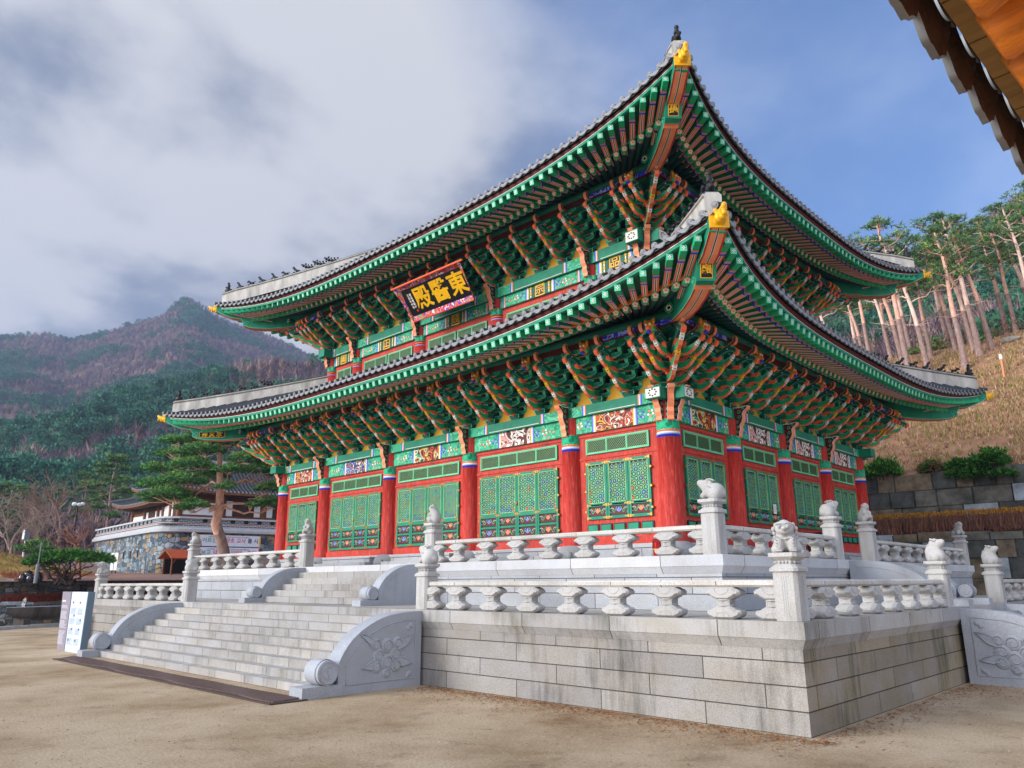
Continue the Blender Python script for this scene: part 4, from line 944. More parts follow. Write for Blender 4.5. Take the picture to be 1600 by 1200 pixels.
for s in (-1, 1):
    for z0 in (.2, .225, .25): bal.tube([(-.09+.18*i/8, s*.092, z0+.012*math.sin(i*1.6)) for i in range(9)], .006, STATUE, 4)
    bal.tube([(.11*math.cos(t), s*.129, .03+.075*abs(math.sin(t))) for t in [i*PI/6 for i in range(7)]], .008, STATUE, 4)
    bal.tube([(.11*math.cos(t), s*.129, .425-.08*abs(math.sin(t))) for t in [i*PI/6 for i in range(7)]], .008, STATUE, 4)
bam = bal.mesh('baluster')
def post_mesh(h):
    b = MB(); w = .175; sh = h-.26
    def oct_(r, z, c=.04): return [(r, -r+c, z), (r, r-c, z), (r-c, r, z), (-r+c, r, z), (-r, r-c, z), (-r, -r+c, z), (-r+c, -r, z), (r-c, -r, z)]
    lv = [(w, 0), (w, sh), (.205, sh+.005), (.205, sh+.045), (.14, sh+.105), (.14, sh+.15), (.205, sh+.20), (.205, sh+.255)]
    vs = []
    for r, z in lv: vs += oct_(r, z, .045)
    fs = [(j*8+i, j*8+(i+1) % 8, (j+1)*8+(i+1) % 8, (j+1)*8+i) for j in range(len(lv)-1) for i in range(8)]+[tuple(range(len(vs)-8, len(vs)))]
    b.add(vs, fs, STATUE)
    for i in range(20):
        t = i*PI/10; q = .15/max(abs(math.cos(t)), abs(math.sin(t))); q = min(q, .175); b.ball((q*math.cos(t), q*math.sin(t), sh+.128), .019, STATUE, 6, 4)
    for a in range(4):
        b.T = Matrix.Rotation(a*PI/2, 4, 'Z')
        for x in (-.03, 0, .03): b.box(x-.002, x+.002, -w-.002, -w+.001, .06, sh-.06, GREYSTONE)
    return b.mesh('post')
pmA, pmB = post_mesh(.905), post_mesh(1.0)
def st_(els, sc_=1.): 
    b = meta_mesh([tuple(v*sc_ if i != 99 else v for i, v in enumerate(e)) for e in els], STATUE, .02); return b
def statue(kind):
    if kind == 'lion':
        b = st_([(0, .04, .12, .2), (0, .02, .2, .17), (0, -.05, .28, .15), (.05, -.08, .27, .09), (-.05, -.08, .27, .09), (0, -.11, .25, .09), (.08, -.09, .12, .09), (-.08, -.09, .12, .09), (.085, -.1, .04, .09), (-.085, -.1, .04, .09), (.1, .08, .06, .12), (-.1, .08, .06, .12), (.13, -.02, .04, .08), (-.13, -.02, .04, .08), (0, .15, .1, .1)])
        for s in (-1, 1):
            b.ball((s*.05, -.155, .285), .022, STATUE, 8, 6); b.ball((s*.052, -.174, .285), .009, GREYSTONE, 6, 5)
            b.ball((s*.105, -.02, .31), (.022, .02, .03), STATUE, 8, 6); b.tube([(s*.02, -.185, .325), (s*.06, -.18, .33), (s*.1, -.14, .315)], .012, STATUE, 5)
            for i in range(4): b.tube([(s*(.13-.012*j), -.10-.018*j, .205-.035*i-.012*j) for j in range(4)], .006, GREYSTONE, 4)
            for i in range(4): b.ball((s*(.13-.005*i), -.03+.03*i, .27-.045*i), .028, STATUE, 7, 5)
        b.ball((0, -.19, .265), (.035, .025, .022), STATUE, 8, 6); b.tube([(-.06, -.165, .225), (-.03, -.19, .215), (.03, -.19, .215), (.06, -.165, .225)], .006, GREYSTONE, 4); b.tube([(-.04, -.135, .16), (0, -.14, .15), (.04, -.135, .16)], .01, STATUE, 5)
        for s in (-1, 1):
            b.tube([(s*.085+.012*q, -.16, .02) for q in (-3, -1, 1, 3)], .011, STATUE, 5)
    elif kind == 'rabbit':
        b = st_([(0, .05, .1, .2), (0, .1, .12, .2), (0, -.02, .14, .16), (0, -.09, .2, .13), (0, -.14, .25, .1), (0, -.18, .26, .07), (.05, -.12, .06, .08), (-.05, -.12, .06, .08), (.08, .08, .06, .14), (-.08, .08, .06, .14), (.035, -.06, .27, .06), (-.035, -.06, .27, .06), (.035, .0, .26, .05), (-.035, .0, .26, .05), (0, .19, .08, .08)])
        for s in (-1, 1): b.ball((s*.04, -.155, .265), .012, GREYSTONE, 7, 5); b.tube([(s*(.125-.01*abs(i-4)), .0+.025*i, .03+.09*math.sin(i*.42)) for i in range(8)], .006, GREYSTONE, 4); b.tube([(s*.12, -.03+.03*i, .19-.012*i*i*.5) for i in range(5)], .006, GREYSTONE, 4); b.tube([(s*.04, -.06, .3), (s*.045, .0, .31), (s*.04, .06, .285)], .016, STATUE, 5)
    elif kind == 'monkey':
        b = st_([(0, .06, .1, .19), (0, .03, .19, .16), (0, -.02, .28, .13), (0, -.04, .33, .11), (.06, -.07, .18, .08), (-.06, -.07, .18, .08), (.04, -.12, .1, .08), (-.04, -.12, .1, .08), (.08, -.06, .05, .1), (-.08, -.06, .05, .1), (0, -.1, .31, .06)])
        for s in (-1, 1): b.ball((s*.025, -.125, .335), .009, GREYSTONE, 6, 5); b.ball((s*.085, -.03, .335), .022, STATUE, 7, 5); b.tube([(s*.1, -.02+.02*i, .06+.03*i) for i in range(4)], .006, GREYSTONE, 4)
    elif kind == 'ram':
        b = st_([(0, .06, .1, .2), (0, -.02, .16, .17), (0, -.07, .24, .13), (0, -.1, .31, .11), (0, -.15, .3, .08), (.07, -.07, .3, .06), (-.07, -.07, .3, .06), (.09, -.03, .26, .05), (-.09, -.03, .26, .05), (.07, -.1, .06, .09), (-.07, -.1, .06, .09), (.1, .08, .06, .12), (-.1, .08, .06, .12)])
    else:
        b = st_([(0, .05, .08, .21), (0, -.06, .08, .19), (.06, 0, .16, .14), (-.05, .05, .17, .14), (0, -.04, .23, .13), (0, -.12, .29, .11), (0, -.18, .31, .07), (0, .04, .29, .1), (0, .12, .23, .09), (.1, -.08, .05, .1), (-.1, -.08, .05, .1)])
        for s in (-1, 1): b.tube([(s*(.12+.01*math.cos(t)), .02+.07*(1-t/12)*math.cos(t), .13+.07*(1-t/12)*math.sin(t)) for t in [i*.5 for i in range(18)]], .01, STATUE, 5); b.tube([(s*.04, -.08+.03*i, .33+.008*i) for i in range(5)], .018, STATUE, 5)
    for v in range(len(b.v)):
        p = b.v[v]; b.v[v] = (p[0]*1.0, p[1], max(0, p[2])*1.08)
    return b.mesh('animal_statue')
SM = {k: statue(k) for k in ('lion', 'rabbit', 'monkey', 'ram', 'dragon')}
def balustrade(p0, p1, z, label, ends=((None, 0), (None, 0)), up=False, pitch=.94, grp=None):
    """posts at either end where ends names a statue; rotation of the statue follows"""
    p0, p1 = Vector((*p0, z)), Vector((*p1, z)); d = p1-p0; Ln = d.length; ang = math.atan2(d.y, d.x)
    t = empty('stone_balustrade', p0, ang, label=label, cat='balustrade', group='granite balustrades round the terraces')
    for (kd, ra), x in zip(ends, (0, Ln)):
        if kd:
            p = place(pmB if up else pmA, 'post', t, T3(x, 0, .002, -ang)); place(SM[kd], 'animal_statue', p, T3(0, 0, 1.0-.007 if up else .898, math.radians(ra)) @ Matrix.Scale(1.13, 4))
    b = MB(); x0, x1 = .13, Ln-.13; w, za, zb = .10, .443, .545
    sec = [(-w, za+.03), (-w+.04, za), (w-.04, za), (w, za+.03), (w, zb-.02), (w-.03, zb), (-w+.03, zb), (-w, zb-.02)]
    RAIL = mat_stone('rail_granite', 'dcdbd8', (1.9, 50), .3, .2); RB = mat('olive_rail_underside', '6f6a52', .9, .3, 8.)  # rail underside in a darker olive brown than its top and sides
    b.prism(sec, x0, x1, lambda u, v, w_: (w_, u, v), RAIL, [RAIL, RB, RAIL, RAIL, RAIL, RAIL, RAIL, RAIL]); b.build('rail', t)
    nI = max(1, round((Ln-1.96)/pitch)); xs = [.23]+[.98+(Ln-1.96)*i/nI for i in range(nI+1)]+[Ln-.23]
    for x in xs: place(bam, 'baluster', t, Matrix.Translation((x, 0, .001)))
    return t
a = 4.70; yL = -4.70; xl = -L-4.70
balustrade((-3.02, yL), (a, yL), 1.42, 'lower front balustrade between the wide stairway and the near corner post', (('rabbit', -90), ('lion', 20)))
balustrade((a, yL), (a, 2.25), 1.42, 'lower right balustrade from the near corner post to the side stairway', ((None, 0), ('dragon', 60)), pitch=1.02)
balustrade((a, 6.75), (a, W+4.7), 1.42, 'lower right balustrade beyond the side stairway, in front of the dark retaining wall', (('dragon', 60), ('dragon', 60)))
balustrade((xl, yL), (-14.3, yL), 1.42, 'lower front balustrade at the far left behind the information board', (('lion', 10), ('dragon', 170)), pitch=.97)
balustrade((xl, W+4.7), (xl, yL), 1.42, 'lower balustrade along the left edge of the terrace', (('lion', -90), (None, 0)), pitch=.97)
a = 2.30; yU = -2.35; xu = -L-2.30
balustrade((-5.62, yU), (a, yU), 2.417, 'upper front balustrade right of the steps, in front of the red doors', (('monkey', -70), ('rabbit', -75)), True)
balustrade((a, yU), (a, 3.2), 2.417, 'upper right balustrade from the corner post to the narrow side steps', ((None, 0), ('rabbit', 150)), True, 1.0)
balustrade((a, 5.5), (a, W+2.3), 2.417, 'upper right balustrade beyond the narrow side steps', (('monkey', 60), ('ram', 40)), True)
balustrade((xu, yU), (-11.62, yU), 2.417, 'upper front balustrade left of the steps, in front of the pine', (('ram', -80), ('monkey', 30)), True, .99)
balustrade((xu, W+2.3), (xu, yU), 2.417, 'upper balustrade along the left side of the hall', (('lion', -90), (None, 0)), True, .99)
# ------------------------------------------------------------------ small things on the terraces
EXR = mat('extinguisher_red', 'c01818', .3, .05); RUB = mat('brown_rubber', '50423e', .85, .3, 20., .5, 60.)
RUBL_ = mat('rubber_rib', '75615c', .8, .3, 20.)
def extinguisher(x, y, z, label):
    t = empty('fire_extinguisher', (x, y, z), label=label, cat='fire extinguisher')
    b = MB(); b.lathe([(.075, 0), (.082, .02), (.082, .13), (.083, .131), (.083, .16), (.082, .161), (.082, .27), (.06, .32), (.03, .345)], [EXR, EXR, YELLOW, YELLOW, YELLOW, EXR, EXR, EXR], 16); b.build('body', t)
    b = MB(); b.cyl((0, 0, .34), (0, 0, .38), .025, m=BLACK); b.box(-.015, .1, -.012, .012, .375, .39, BLACK); b.box(-.015, .11, -.012, .012, .405, .418, BLACK); b.build('handle', t)
    b = MB(); b.tube([(-.02, 0, .36), (-.09, 0, .34), (-.105, 0, .22), (-.09, 0, .08)], .01, BLACK); b.build('hose', t)
extinguisher(.80, -1.95, 2.418, 'red fire extinguisher with a yellow band standing behind the upper front balustrade')
extinguisher(.75, 5.3, 2.418, 'small red fire extinguisher beside the dark box near the right corner of the hall')
b = MB(); b.box(-.2, .2, -.3, .3, 0, .78, mat('dark_brown_box', '3a2426', .5, .1)); b.box(-.21, .21, -.31, .31, .78, .8, mat('dark_brown_box', '3a2426')); b.box(.2, .204, -.02, .02, .04, .74, BLACK)
tag(b.build('storage_box'), 'dark brown box standing at the corner column above the side stairs', 'box').location = (.85, 5.95, 2.418)
t = empty('floor_mat', (CX, -7.85, .0), label='long dark brown ribbed rubber mat at the foot of the wide stairway', cat='mat')
b = MB(); x0, x1 = -5.65, 5.9; b.box(x0, x1, -.32, .36, .003, .02, RUB); i = x0
rr = random.Random(3)
while i < x1-.1:
    b.T = T3(i, 0, 0, .5+.3*math.sin(i*2)); b.box(0, .04, -.30, .30, .018, .045, RUBL_); b.T = I4(); i += .085
b.box(x0, x1, -.36, -.31, .004, .03, RUB); b.build('mat_surface', t)
tt = MB(); S_, hl, hd = side(1, 0); 
pp = MB(); pp.box(.0, .006, -.09, .09, -.13, .13, WHITE); [pp.box(.004, .008, -.07, .07-.02*(k_ % 3), .08-.035*k_, .09-.035*k_, GREYSTONE) for k_ in range(5)]
tag(pp.build('paper_notice'), 'white paper notice taped to a green door on the right wall', 'notice').location = (.11, 5.03, 3.86)
# ------------------------------------------------------------------ ground
def ground_mat():
    m = bpy.data.materials.new('sandy_ground'); m.use_nodes = True; n, l = NT(m.node_tree)
    o = n('ShaderNodeOutputMaterial'); b = n('ShaderNodeBsdfPrincipled'); l(b.outputs[0], o.inputs[0]); b.inputs['Roughness'].default_value = .95; b.inputs['Specular IOR Level'].default_value = .1
    tc = n('ShaderNodeTexCoord'); big = n('ShaderNodeTexNoise', ins={'Scale': .35, 'Detail': 8, 'Roughness': .62}); mp = n('ShaderNodeMapping'); mp.inputs['Scale'].default_value = (1.15, 1., 1); mp.inputs['Rotation'].default_value = (0, 0, -.6)
    l(tc.outputs['Object'], mp.inputs[0]); l(mp.outputs[0], big.inputs['Vector'])
    r = ramp(n, [(.3, '93795c'), (.42, 'b69f82'), (.52, 'c6b094'), (.62, 'd2bea3'), (.75, 'bea68a')]); l(big.outputs[0], r.inputs[0])
    fine = n('ShaderNodeTexNoise', ins={'Scale': 24., 'Detail': 8, 'Roughness': .85}); l(tc.outputs['Object'], fine.inputs['Vector'])
    r1 = n('ShaderNodeMapRange', ins={1: .3, 2: .7, 3: .50, 4: 1.32}); l(fine.outputs[0], r1.inputs[0])
    pat = n('ShaderNodeTexNoise', ins={'Scale': 1.6, 'Detail': 7, 'Roughness': .75, 'Distortion': .4}); l(mp.outputs[0], pat.inputs['Vector'])
    r2 = n('ShaderNodeMapRange', ins={1: .54, 2: .66, 3: 1., 4: .74}); l(pat.outputs[0], r2.inputs[0])
    mu = n('ShaderNodeMath', operation='MULTIPLY'); l(r1.outputs[0], mu.inputs[0]); l(r2.outputs[0], mu.inputs[1])
    v = n('ShaderNodeVectorMath', operation='SCALE'); l(r.outputs[0], v.inputs[0]); l(mu.outputs[0], v.inputs['Scale']); l(v.outputs[0], b.inputs['Base Color'])
    bp = n('ShaderNodeBump', ins={'Strength': 1., 'Distance': .03}); l(fine.outputs[0], bp.inputs['Height']); l(bp.outputs[0], b.inputs['Normal'])
    return m
g = MB(); g.add([(-3500, -3500, 0), (3500, -3500, 0), (3500, 3500, 0), (-3500, 3500, 0)], [(0, 1, 2, 3)], ground_mat()); g.build('ground', kind='structure')
LEAFL = mat('dry_litter', '8a5a34', .9, .4, 30., island=.5)
b = MB(); rr = random.Random(5)
for i in range(9000):
    q = rr.random(); e = min(rr.expovariate(3.2), 2.2)
    if q < .45: x, y = rr.uniform(-2.6, 5.2), Y0-.0-e
    elif q < .6: x, y = X1+e*.8, rr.uniform(-5.2, 2.3)
    elif q < .72: x, y = rr.uniform(5, 9), rr.uniform(.2, 2.2)
    else: x, y = rr.uniform(-18, 8), -5.3-rr.random()*8
    if y > -4.95 and x < 4.95: continue
    s = rr.uniform(.006, .02)*(1 if q < .72 else .8); a = rr.uniform(0, 6.3); z = .006+rr.random()*.01
    b.add([(x+s*math.cos(a+k)*(1.6 if k in (0, 3.1) else .6), y+s*math.sin(a+k), z+rr.uniform(-.004, .006)) for k in (0, 1.5, 3.1, 4.6)], [(0, 1, 2, 3)], LEAFL)
tag(b.build('leaf_litter', kind='stuff'), 'dry brown leaf litter on the sandy ground', 'leaf litter')
# ------------------------------------------------------------------ sign boards
SG1, SG2, SG3 = mat('sign_mauve_grey', '8d8794', .5, .05), mat('sign_pale_blue', 'cad8ea', .45, .04), mat('sign_slate', '64788a', .5, .05); INK = mat('print_grey', '5d6a7c', .6, .05); INKL = mat('print_light', 'd4d2dc', .6, .05)
t = empty('information_board', (-16.8, -7.1, 0), label='tall leaning information board with a mauve strip and a pale blue text panel', cat='information board')
def slab(xa0, xa1, xb0, xb1, y0, y1, h, m): b = MB(); b.add([(xa0, y0, 0), (xa1, y0, 0), (xa1, y1, 0), (xa0, y1, 0), (xb0, y0, h), (xb1, y0, h), (xb1, y1, h), (xb0, y1, h)], [(3, 2, 1, 0), (4, 5, 6, 7), (0, 1, 5, 4), (1, 2, 6, 5), (2, 3, 7, 6), (3, 0, 4, 7)], m); return b
slab(-.94, -.24, -1.13, -.29, -.04, .12, 1.72, SG1).build('text_panel', t); slab(-.24, -.17, -.29, -.2, .0, .11, 1.71, BLACK).build('dark_gap', t)
slab(-.17, 1.12, -.2, 1.2, -.045, .12, 1.72, SG2).build('text_panel', t); slab(1.12, 1.16, 1.2, 1.24, -.04, .15, 1.72, SG3).build('side_panel', t)
p = MB(); rr = random.Random(11)
for i in range(34):
    z = 1.30-i*.034; x0 = -1.05+.05*(1-z/1.7)*2; 
    if i not in (3, 4, 12, 20, 21): p.box(x0, x0+rr.uniform(.4, .64), -.046, -.041, z, z+.011, INKL)
p.box(-1.03, -.7, -.046, -.041, 1.42, 1.47, INKL)
for c in range(2):
    for i in range(38):
        z = 1.33-i*.032
        if i % 9 in (0, 1, 2): continue
        x0 = -.1+c*.62; p.box(x0, x0+rr.uniform(.35, .52), -.051, -.046, z, z+.008, INK if i % 3 else SG3)
    for z, dx in ((1.38, .1), (1.0-.12*c, .3), (.62, .25), (.3, .05)): p.box(-.1+c*.62+dx, .0+c*.62+dx, -.052, -.046, z, z+.06, INK)
p.build('printed_text', t)
text_into(p, '', .1, I4(), INK) if False else None
t = empty('notice_stand', (-22.4, -5.3, 0), label='small purple notice stand at the left end of the lower terrace', cat='notice stand')
b = slab(-.1, .36, -.05, .42, -.03, .03, 1.0, mat('purple_sign', '5a2d5c', .4, .05)); b.build('panel', t)
b = MB(); b.box(-.06, .36, -.036, -.031, .28, .42, WHITE); b.box(.37, .43, -.04, .04, 0, 1.0, SG3); text_into(b, '관람', .16, Matrix.Translation((.17, -.036, .78)) @ Matrix.Rotation(PI/2, 4, 'X'), INKL, .002); text_into(b, '안내', .13, Matrix.Translation((.17, -.036, .6)) @ Matrix.Rotation(PI/2, 4, 'X'), INKL, .002); b.build('printed_text', t)
# ------------------------------------------------------------------ retaining walls and the bank on the right
STN = [mat('retaining_stone_a', '6c6a62', .9, .5, 2.5, .6, 12.), mat('retaining_stone_b', '7a6c5a', .9, .55, 2.5, .6, 12.), mat('retaining_stone_c', '50524f', .9, .5, 2.5, .6, 12.), mat('retaining_stone_d', 'a2acb4', .9, .4, 2.5, .6, 12.)]
def stonewall(name, x0, x1, y, z0, z1, rh, bw, label, seed, step=.05):
    b = MB(); rr = random.Random(seed); z = z0
    while z < z1-.05:
        h = min(rh*rr.uniform(.85, 1.15), z1-z)
        if z1-z-h < .2: h = z1-z
        x = x0-rr.random()*bw
        while x < x1:
            w = bw*rr.uniform(.6, 1.5); m = STN[rr.choice((0, 0, 0, 1, 1, 2, 2, 3))]; d = rr.uniform(0, step)
            jz = rr.uniform(-.05, .06) if abs(z+h-z1) < .01 else 0
            b.box(x+.015, x+w-.015, y-d, y+.8, z+.012, z+h-.012+jz, m, .02, .03, .02, .01); x += w
        z += h
    b.box(x0, x1, y+.05, y+.78, z0, z1-.05, STN[2])
    return tag(b.build(name), label, 'retaining wall')
stonewall('retaining_wall', -30, 24, 21.0, 0, 3.9, .72, 1.1, 'lower dark stone retaining wall behind the hall, under the brown hedge', 3)
stonewall('retaining_wall', -30, 26, 22.9, 3.8, 6.75, .68, 1.1, 'upper dark stone retaining wall under the green shrubs and dry grass slope', 4)
EARTH = mat('dry_earth', '8a6a45', .95, .35, 2., .5, 20.)
b = MB(); b.box(-30, 26, 21.6, 23.2, 3.5, 3.86, EARTH); b.build('terrace_earth', kind='structure')
def hz(x, y): return 6.72+max(0, y-23)*.53-max(0, y-46.5)*.40+.35*math.sin(x*.21+y*.13)*min(1, (y-23)/6)+.25*mnoise.noise((x*.15, y*.15, 3))
DRYG = mat('dry_grass_slope', '947054', .95, .4, 1.2, .5, 14.)
b = MB(); b.grid([[(x, y, hz(x, y)) for x in [-40+i*1.5 for i in range(61)]] for y in [22.95+j*1.3 for j in range(30)]], DRYG); tag(b.build('hillside_terrain', kind='structure'))
def grass_mesh(cols, n_, area, hfun, h, w, seed, name, label, cat='dry grass', lean=.5):
    b = MB(); rr = random.Random(seed)
    for i in range(n_):
        x, y = area(rr); z = hfun(x, y)-.03; hh = h*rr.uniform(.5, 1.3); a = rr.uniform(0, 2*PI); m = cols[int(rr.random()**1.3*len(cols))]
        for k in range(3):
            a2 = a+k*2.1; dx, dy = math.cos(a2)*w, math.sin(a2)*w; lx, ly = rr.uniform(-1, 1)*hh*lean, rr.uniform(-1, 1)*hh*lean
            b.add([(x-dx, y-dy, z), (x+dx, y+dy, z), (x+lx, y+ly, z+hh)], [(0, 1, 2)], m)
    return tag(b.build(name, kind='stuff'), label, cat)
GR = [mat('straw_a', 'b8906e', .9, .2, 5., island=.35), mat('straw_b', '927058', .9, .2, 5., island=.35), mat('straw_c', 'c6a484', .9, .2, 5., island=.2), mat('straw_green', '8a8a3a', .9, .2, 5., island=.3)]
def bank_area(rr):
    while True:
        x, y = rr.uniform(-12, 14), rr.uniform(23.2, 46)
        if rr.random() < .12+1.6*max(0, mnoise.noise((x*.45, y*.45, 1))+.12): return x, y
grass_mesh(GR, 30000, bank_area, hz, .25, .035, 2, 'dry_grass', 'long straw coloured dry grass covering the slope behind the retaining walls')
HB_ = [mat('hedge_twig', '8a5c48', .9, .25, 5., island=.35), mat('hedge_twig_dark', '5e4138', .9, .25, 5., island=.3), mat('hedge_tip', 'c98f24', .9, .2, 5., island=.3)]
def hedge(name, x0, x1, y0, y1, z0, h, n_, label, cols, seed, tipn=.45, rot=None):
    b = MB(); rr = random.Random(seed); T = rot or I4(); b.T = T
    for i in range(n_):
        x, y = rr.uniform(x0, x1), rr.uniform(y0, y1); z = z0+rr.random()*h*.3; hh = h*rr.uniform(.5, .85); lx, ly = rr.uniform(-.18, .18), rr.uniform(-.12, .12); w = .014
        b.add([(x-w, y, z), (x+w, y, z), (x+lx+w*.5, y+ly, min(z+hh, z0+h)), (x+lx-w*.5, y+ly, min(z+hh, z0+h))], [(0, 1, 2, 3)], cols[0 if rr.random() < .6 else 1])
        if rr.random() < tipn:
            px_, py_, pz_ = x+lx, y+ly, z0+h*rr.uniform(.8, 1.03)
            b.add([(px_-.04, py_, pz_), (px_+.02, py_+.03, pz_-.03), (px_+.03, py_, pz_+.05)], [(0, 1, 2)], cols[2])
    return tag(b.build(name), label, 'hedge')
hedge('twiggy_hedge', -24, 22, 21.75, 22.75, 3.86, .98, 15000, 'clipped leafless brown hedge with yellow tips between the two dark retaining walls', HB_, 8, .6)

b = MB(); rr = random.Random(15); PEB = mat('pebble', 'a08d78', .9, .3, 30., island=.5)
for i in range(6500):
    q = rr.random()**1.6; dd = 3.2+15*q; a = YAW+rr.uniform(-.65, .65); x, y = CAM.x-math.sin(a)*dd, CAM.y+math.cos(a)*dd
    if (x < 5.1 and y > -5.1) or (y > -7.8 and -14.8 < x < -2.4): continue
    s_ = rr.uniform(.004, .012); b.add([(x+s_, y, .002), (x-s_*.5, y+s_*.9, .002), (x-s_*.6, y-s_*.8, .002), (x, y, .002+s_*rr.uniform(.5, 1))], [(0, 1, 3), (1, 2, 3), (2, 0, 3)], PEB)
tag(b.build('gravel', kind='stuff'), 'fine loose gravel grains on the sandy court', 'gravel')
# ------------------------------------------------------------------ far terrain, mountain and forest
PX = [(-900, 560), (-500, 545), (-200, 540), (0, 527), (50, 521), (75, 520), (110, 530), (150, 523), (200, 507), (250, 495), (270, 480), (284, 468), (306, 467), (322, 480), (345, 496), (400, 513), (450, 535), (500, 562), (600, 600), (800, 640), (1100, 540), (1200, 480), (1300, 440), (1370, 425), (1430, 400), (1500, 368), (1560, 328), (1600, 300), (1700, 250), (1900, 200), (2600, 250)]
def pxdir(x, y):
    d = fw+r2*((x-800)/1170.47)-u2*((y-600)/1170.47); h = math.hypot(d.x, d.y); return math.atan2(-d.x, d.y), d.z/h
def P3(x, y, dep): return CAM+(fw+r2*((x-800)/1170.47)-u2*((y-600)/1170.47))*dep
SKY = sorted(pxdir(*q) for q in PX)
SEC = sorted(pxdir(*q) for q in [(-900, 740), (-200, 720), (0, 695), (100, 672), (200, 645), (300, 628), (400, 600), (500, 590), (800, 700), (1300, 760), (1600, 760)])
def interp(T, a):
    if a <= T[0][0]: return T[0][1]
    for (a0, v0), (a1, v1) in zip(T, T[1:]):
        if a <= a1: return v0+(v1-v0)*(a-a0)/(a1-a0)
    return T[-1][1]
def sst(a, b, x): t = max(0, min(1, (x-a)/(b-a))); return t*t*(3-2*t)
def far_z(x, y):
    dx, dy = x-CAM.x, y-CAM.y; r = math.hypot(dx, dy); a = math.atan2(-dx, dy)
    wr = 1-sst(math.radians(30), math.radians(48), a)      # 1 on the right hand bank, 0 on the left
    R = 900-470*wr; r0 = 47+15*wr; z0 = 2.0+13.5*wr
    tn = interp(SKY, a); zr = CAM.z+R*tn-5
    t = max(0, (r-r0)/(R-r0)); g = t**(1.55-.45*wr) if t <= 1 else max(0, 1-(t-1)*.9)
    z = z0+(zr-z0)*g
    if wr < 1:
        h2 = CAM.z+330*interp(SEC, a)-z0-14; bump = math.exp(-((r-330)/115)**2)
        z = max(z, z0+(1-wr)*(h2*bump+(r-47)*.045))
    amp = sst(80, 260, r)*(1-sst(.7, 1., t)*.93)
    z += amp*(14*mnoise.noise((x/95, y/95, 0))+6*mnoise.noise((x/34, y/34, 5)))*(.5 if wr > .5 else 1)
    z += sst(.9, 1, t)*1.5*mnoise.noise((x/16, y/16, 9))
    return z+.5*mnoise.noise((x/9, y/9, 2))*sst(47, 70, r)
def mountain_mat():
    m = bpy.data.materials.new('wooded_slope'); m.use_nodes = True; n, l = NT(m.node_tree)
    o = n('ShaderNodeOutputMaterial'); b = n('ShaderNodeBsdfPrincipled'); l(b.outputs[0], o.inputs[0]); b.inputs['Roughness'].default_value = 1; b.inputs['Specular IOR Level'].default_value = 0
    tc = n('ShaderNodeTexCoord'); nz = n('ShaderNodeTexNoise', ins={'Scale': .03, 'Detail': 9, 'Roughness': .7}); l(tc.outputs['Object'], nz.inputs['Vector'])
    r = ramp(n, [(.35, '685a58'), (.5, '85706c'), (.6, 'a08070'), (.7, '6e625c')]); l(nz.outputs[0], r.inputs[0]); l(r.outputs[0], b.inputs['Base Color'])
    return m
b = MB(); rows = []
rad = [47]+[47*(1500/47)**(i/120) for i in range(1, 121)]
for r in rad:
    row = []
    for i in range(241):
        a = math.radians(-25+145*i/240); wr = 1-sst(math.radians(30), math.radians(48), a); rr_ = max(r, 47+13*wr)
        x, y = CAM.x-math.sin(a)*rr_, CAM.y+math.cos(a)*rr_; row.append((x, y, far_z(x, y)))
    rows.append(row)
b.grid(rows, mountain_mat()); tag(b.build('mountain_terrain', kind='structure'))
# crowns for the far woods
protoc = bpy.data.collections.new('crown_prototypes')
def far_crown(seed, m, bare):
    b = MB(); rr = random.Random(seed)
    if not bare:
        for k in range(5):
            c = Vector((rr.uniform(-.22, .22), rr.uniform(-.22, .22), .42+.13*k)); R = .30-.035*k
            for i in range(64):
                d = Vector((rr.gauss(0, 1), rr.gauss(0, 1), rr.gauss(0, .6))).normalized(); p = c+d*R*rr.uniform(.5, 1.1); s = rr.uniform(.03, .07)
                q = Vector((rr.gauss(0, 1), rr.gauss(0, 1), rr.gauss(0, 1))).normalized(); w = d.cross(q).normalized()*s; e = (d*.6+Vector((0, 0, .35)))*s
                b.add([tuple(p-w), tuple(p+w), tuple(p+e*1.6)], [(0, 1, 2)], m)
        b.cyl((0, 0, -.05), (0, 0, .5), .018, m=FTR, seg=4, caps=False)
    else:
        for i in range(70):
            a = rr.uniform(0, 2*PI); h0 = rr.uniform(.15, .6); l_ = rr.uniform(.2, .45); el = rr.uniform(.5, 1.3)
            p = Vector((math.cos(a)*.05, math.sin(a)*.05, h0)); e = p+Vector((math.cos(a)*math.cos(el), math.sin(a)*math.cos(el), math.sin(el)))*l_; w = Vector((-math.sin(a), math.cos(a), 0))*rr.uniform(.012, .03)
            b.add([tuple(p-w), tuple(p+w), tuple(e)], [(0, 1, 2)], m)
        b.cyl((0, 0, -.05), (0, 0, .55), .016, m=m, seg=4, caps=False)
    o = bpy.data.objects.new('crown', b.mesh('crown')); protoc.objects.link(o); return o
FTR = mat('far_trunk', '6a5348', .9, .2)
FG_ = [mat('far_pine_a', '3a7058', .95, .3, .5, island=.3), mat('far_pine_b', '4f8062', .95, .3, .5, island=.3), mat('far_pine_c', '2c6250', .95, .3, .5, island=.3)]
FB_ = [mat('far_bare_a', '8e7884', .95, .25, .5, island=.3), mat('far_bare_b', '7c6a7a', .95, .25, .5, island=.3), mat('far_bare_c', 'a48a82', .95, .25, .5, island=.3)]
GC, BC = bpy.data.collections.new('pine_crowns'), bpy.data.collections.new('bare_crowns')
for i, m in enumerate(FG_): o = far_crown(i, m, False); protoc.objects.unlink(o); GC.objects.link(o)
for i, m in enumerate(FB_): o = far_crown(i+9, m, True); protoc.objects.unlink(o); BC.objects.link(o)
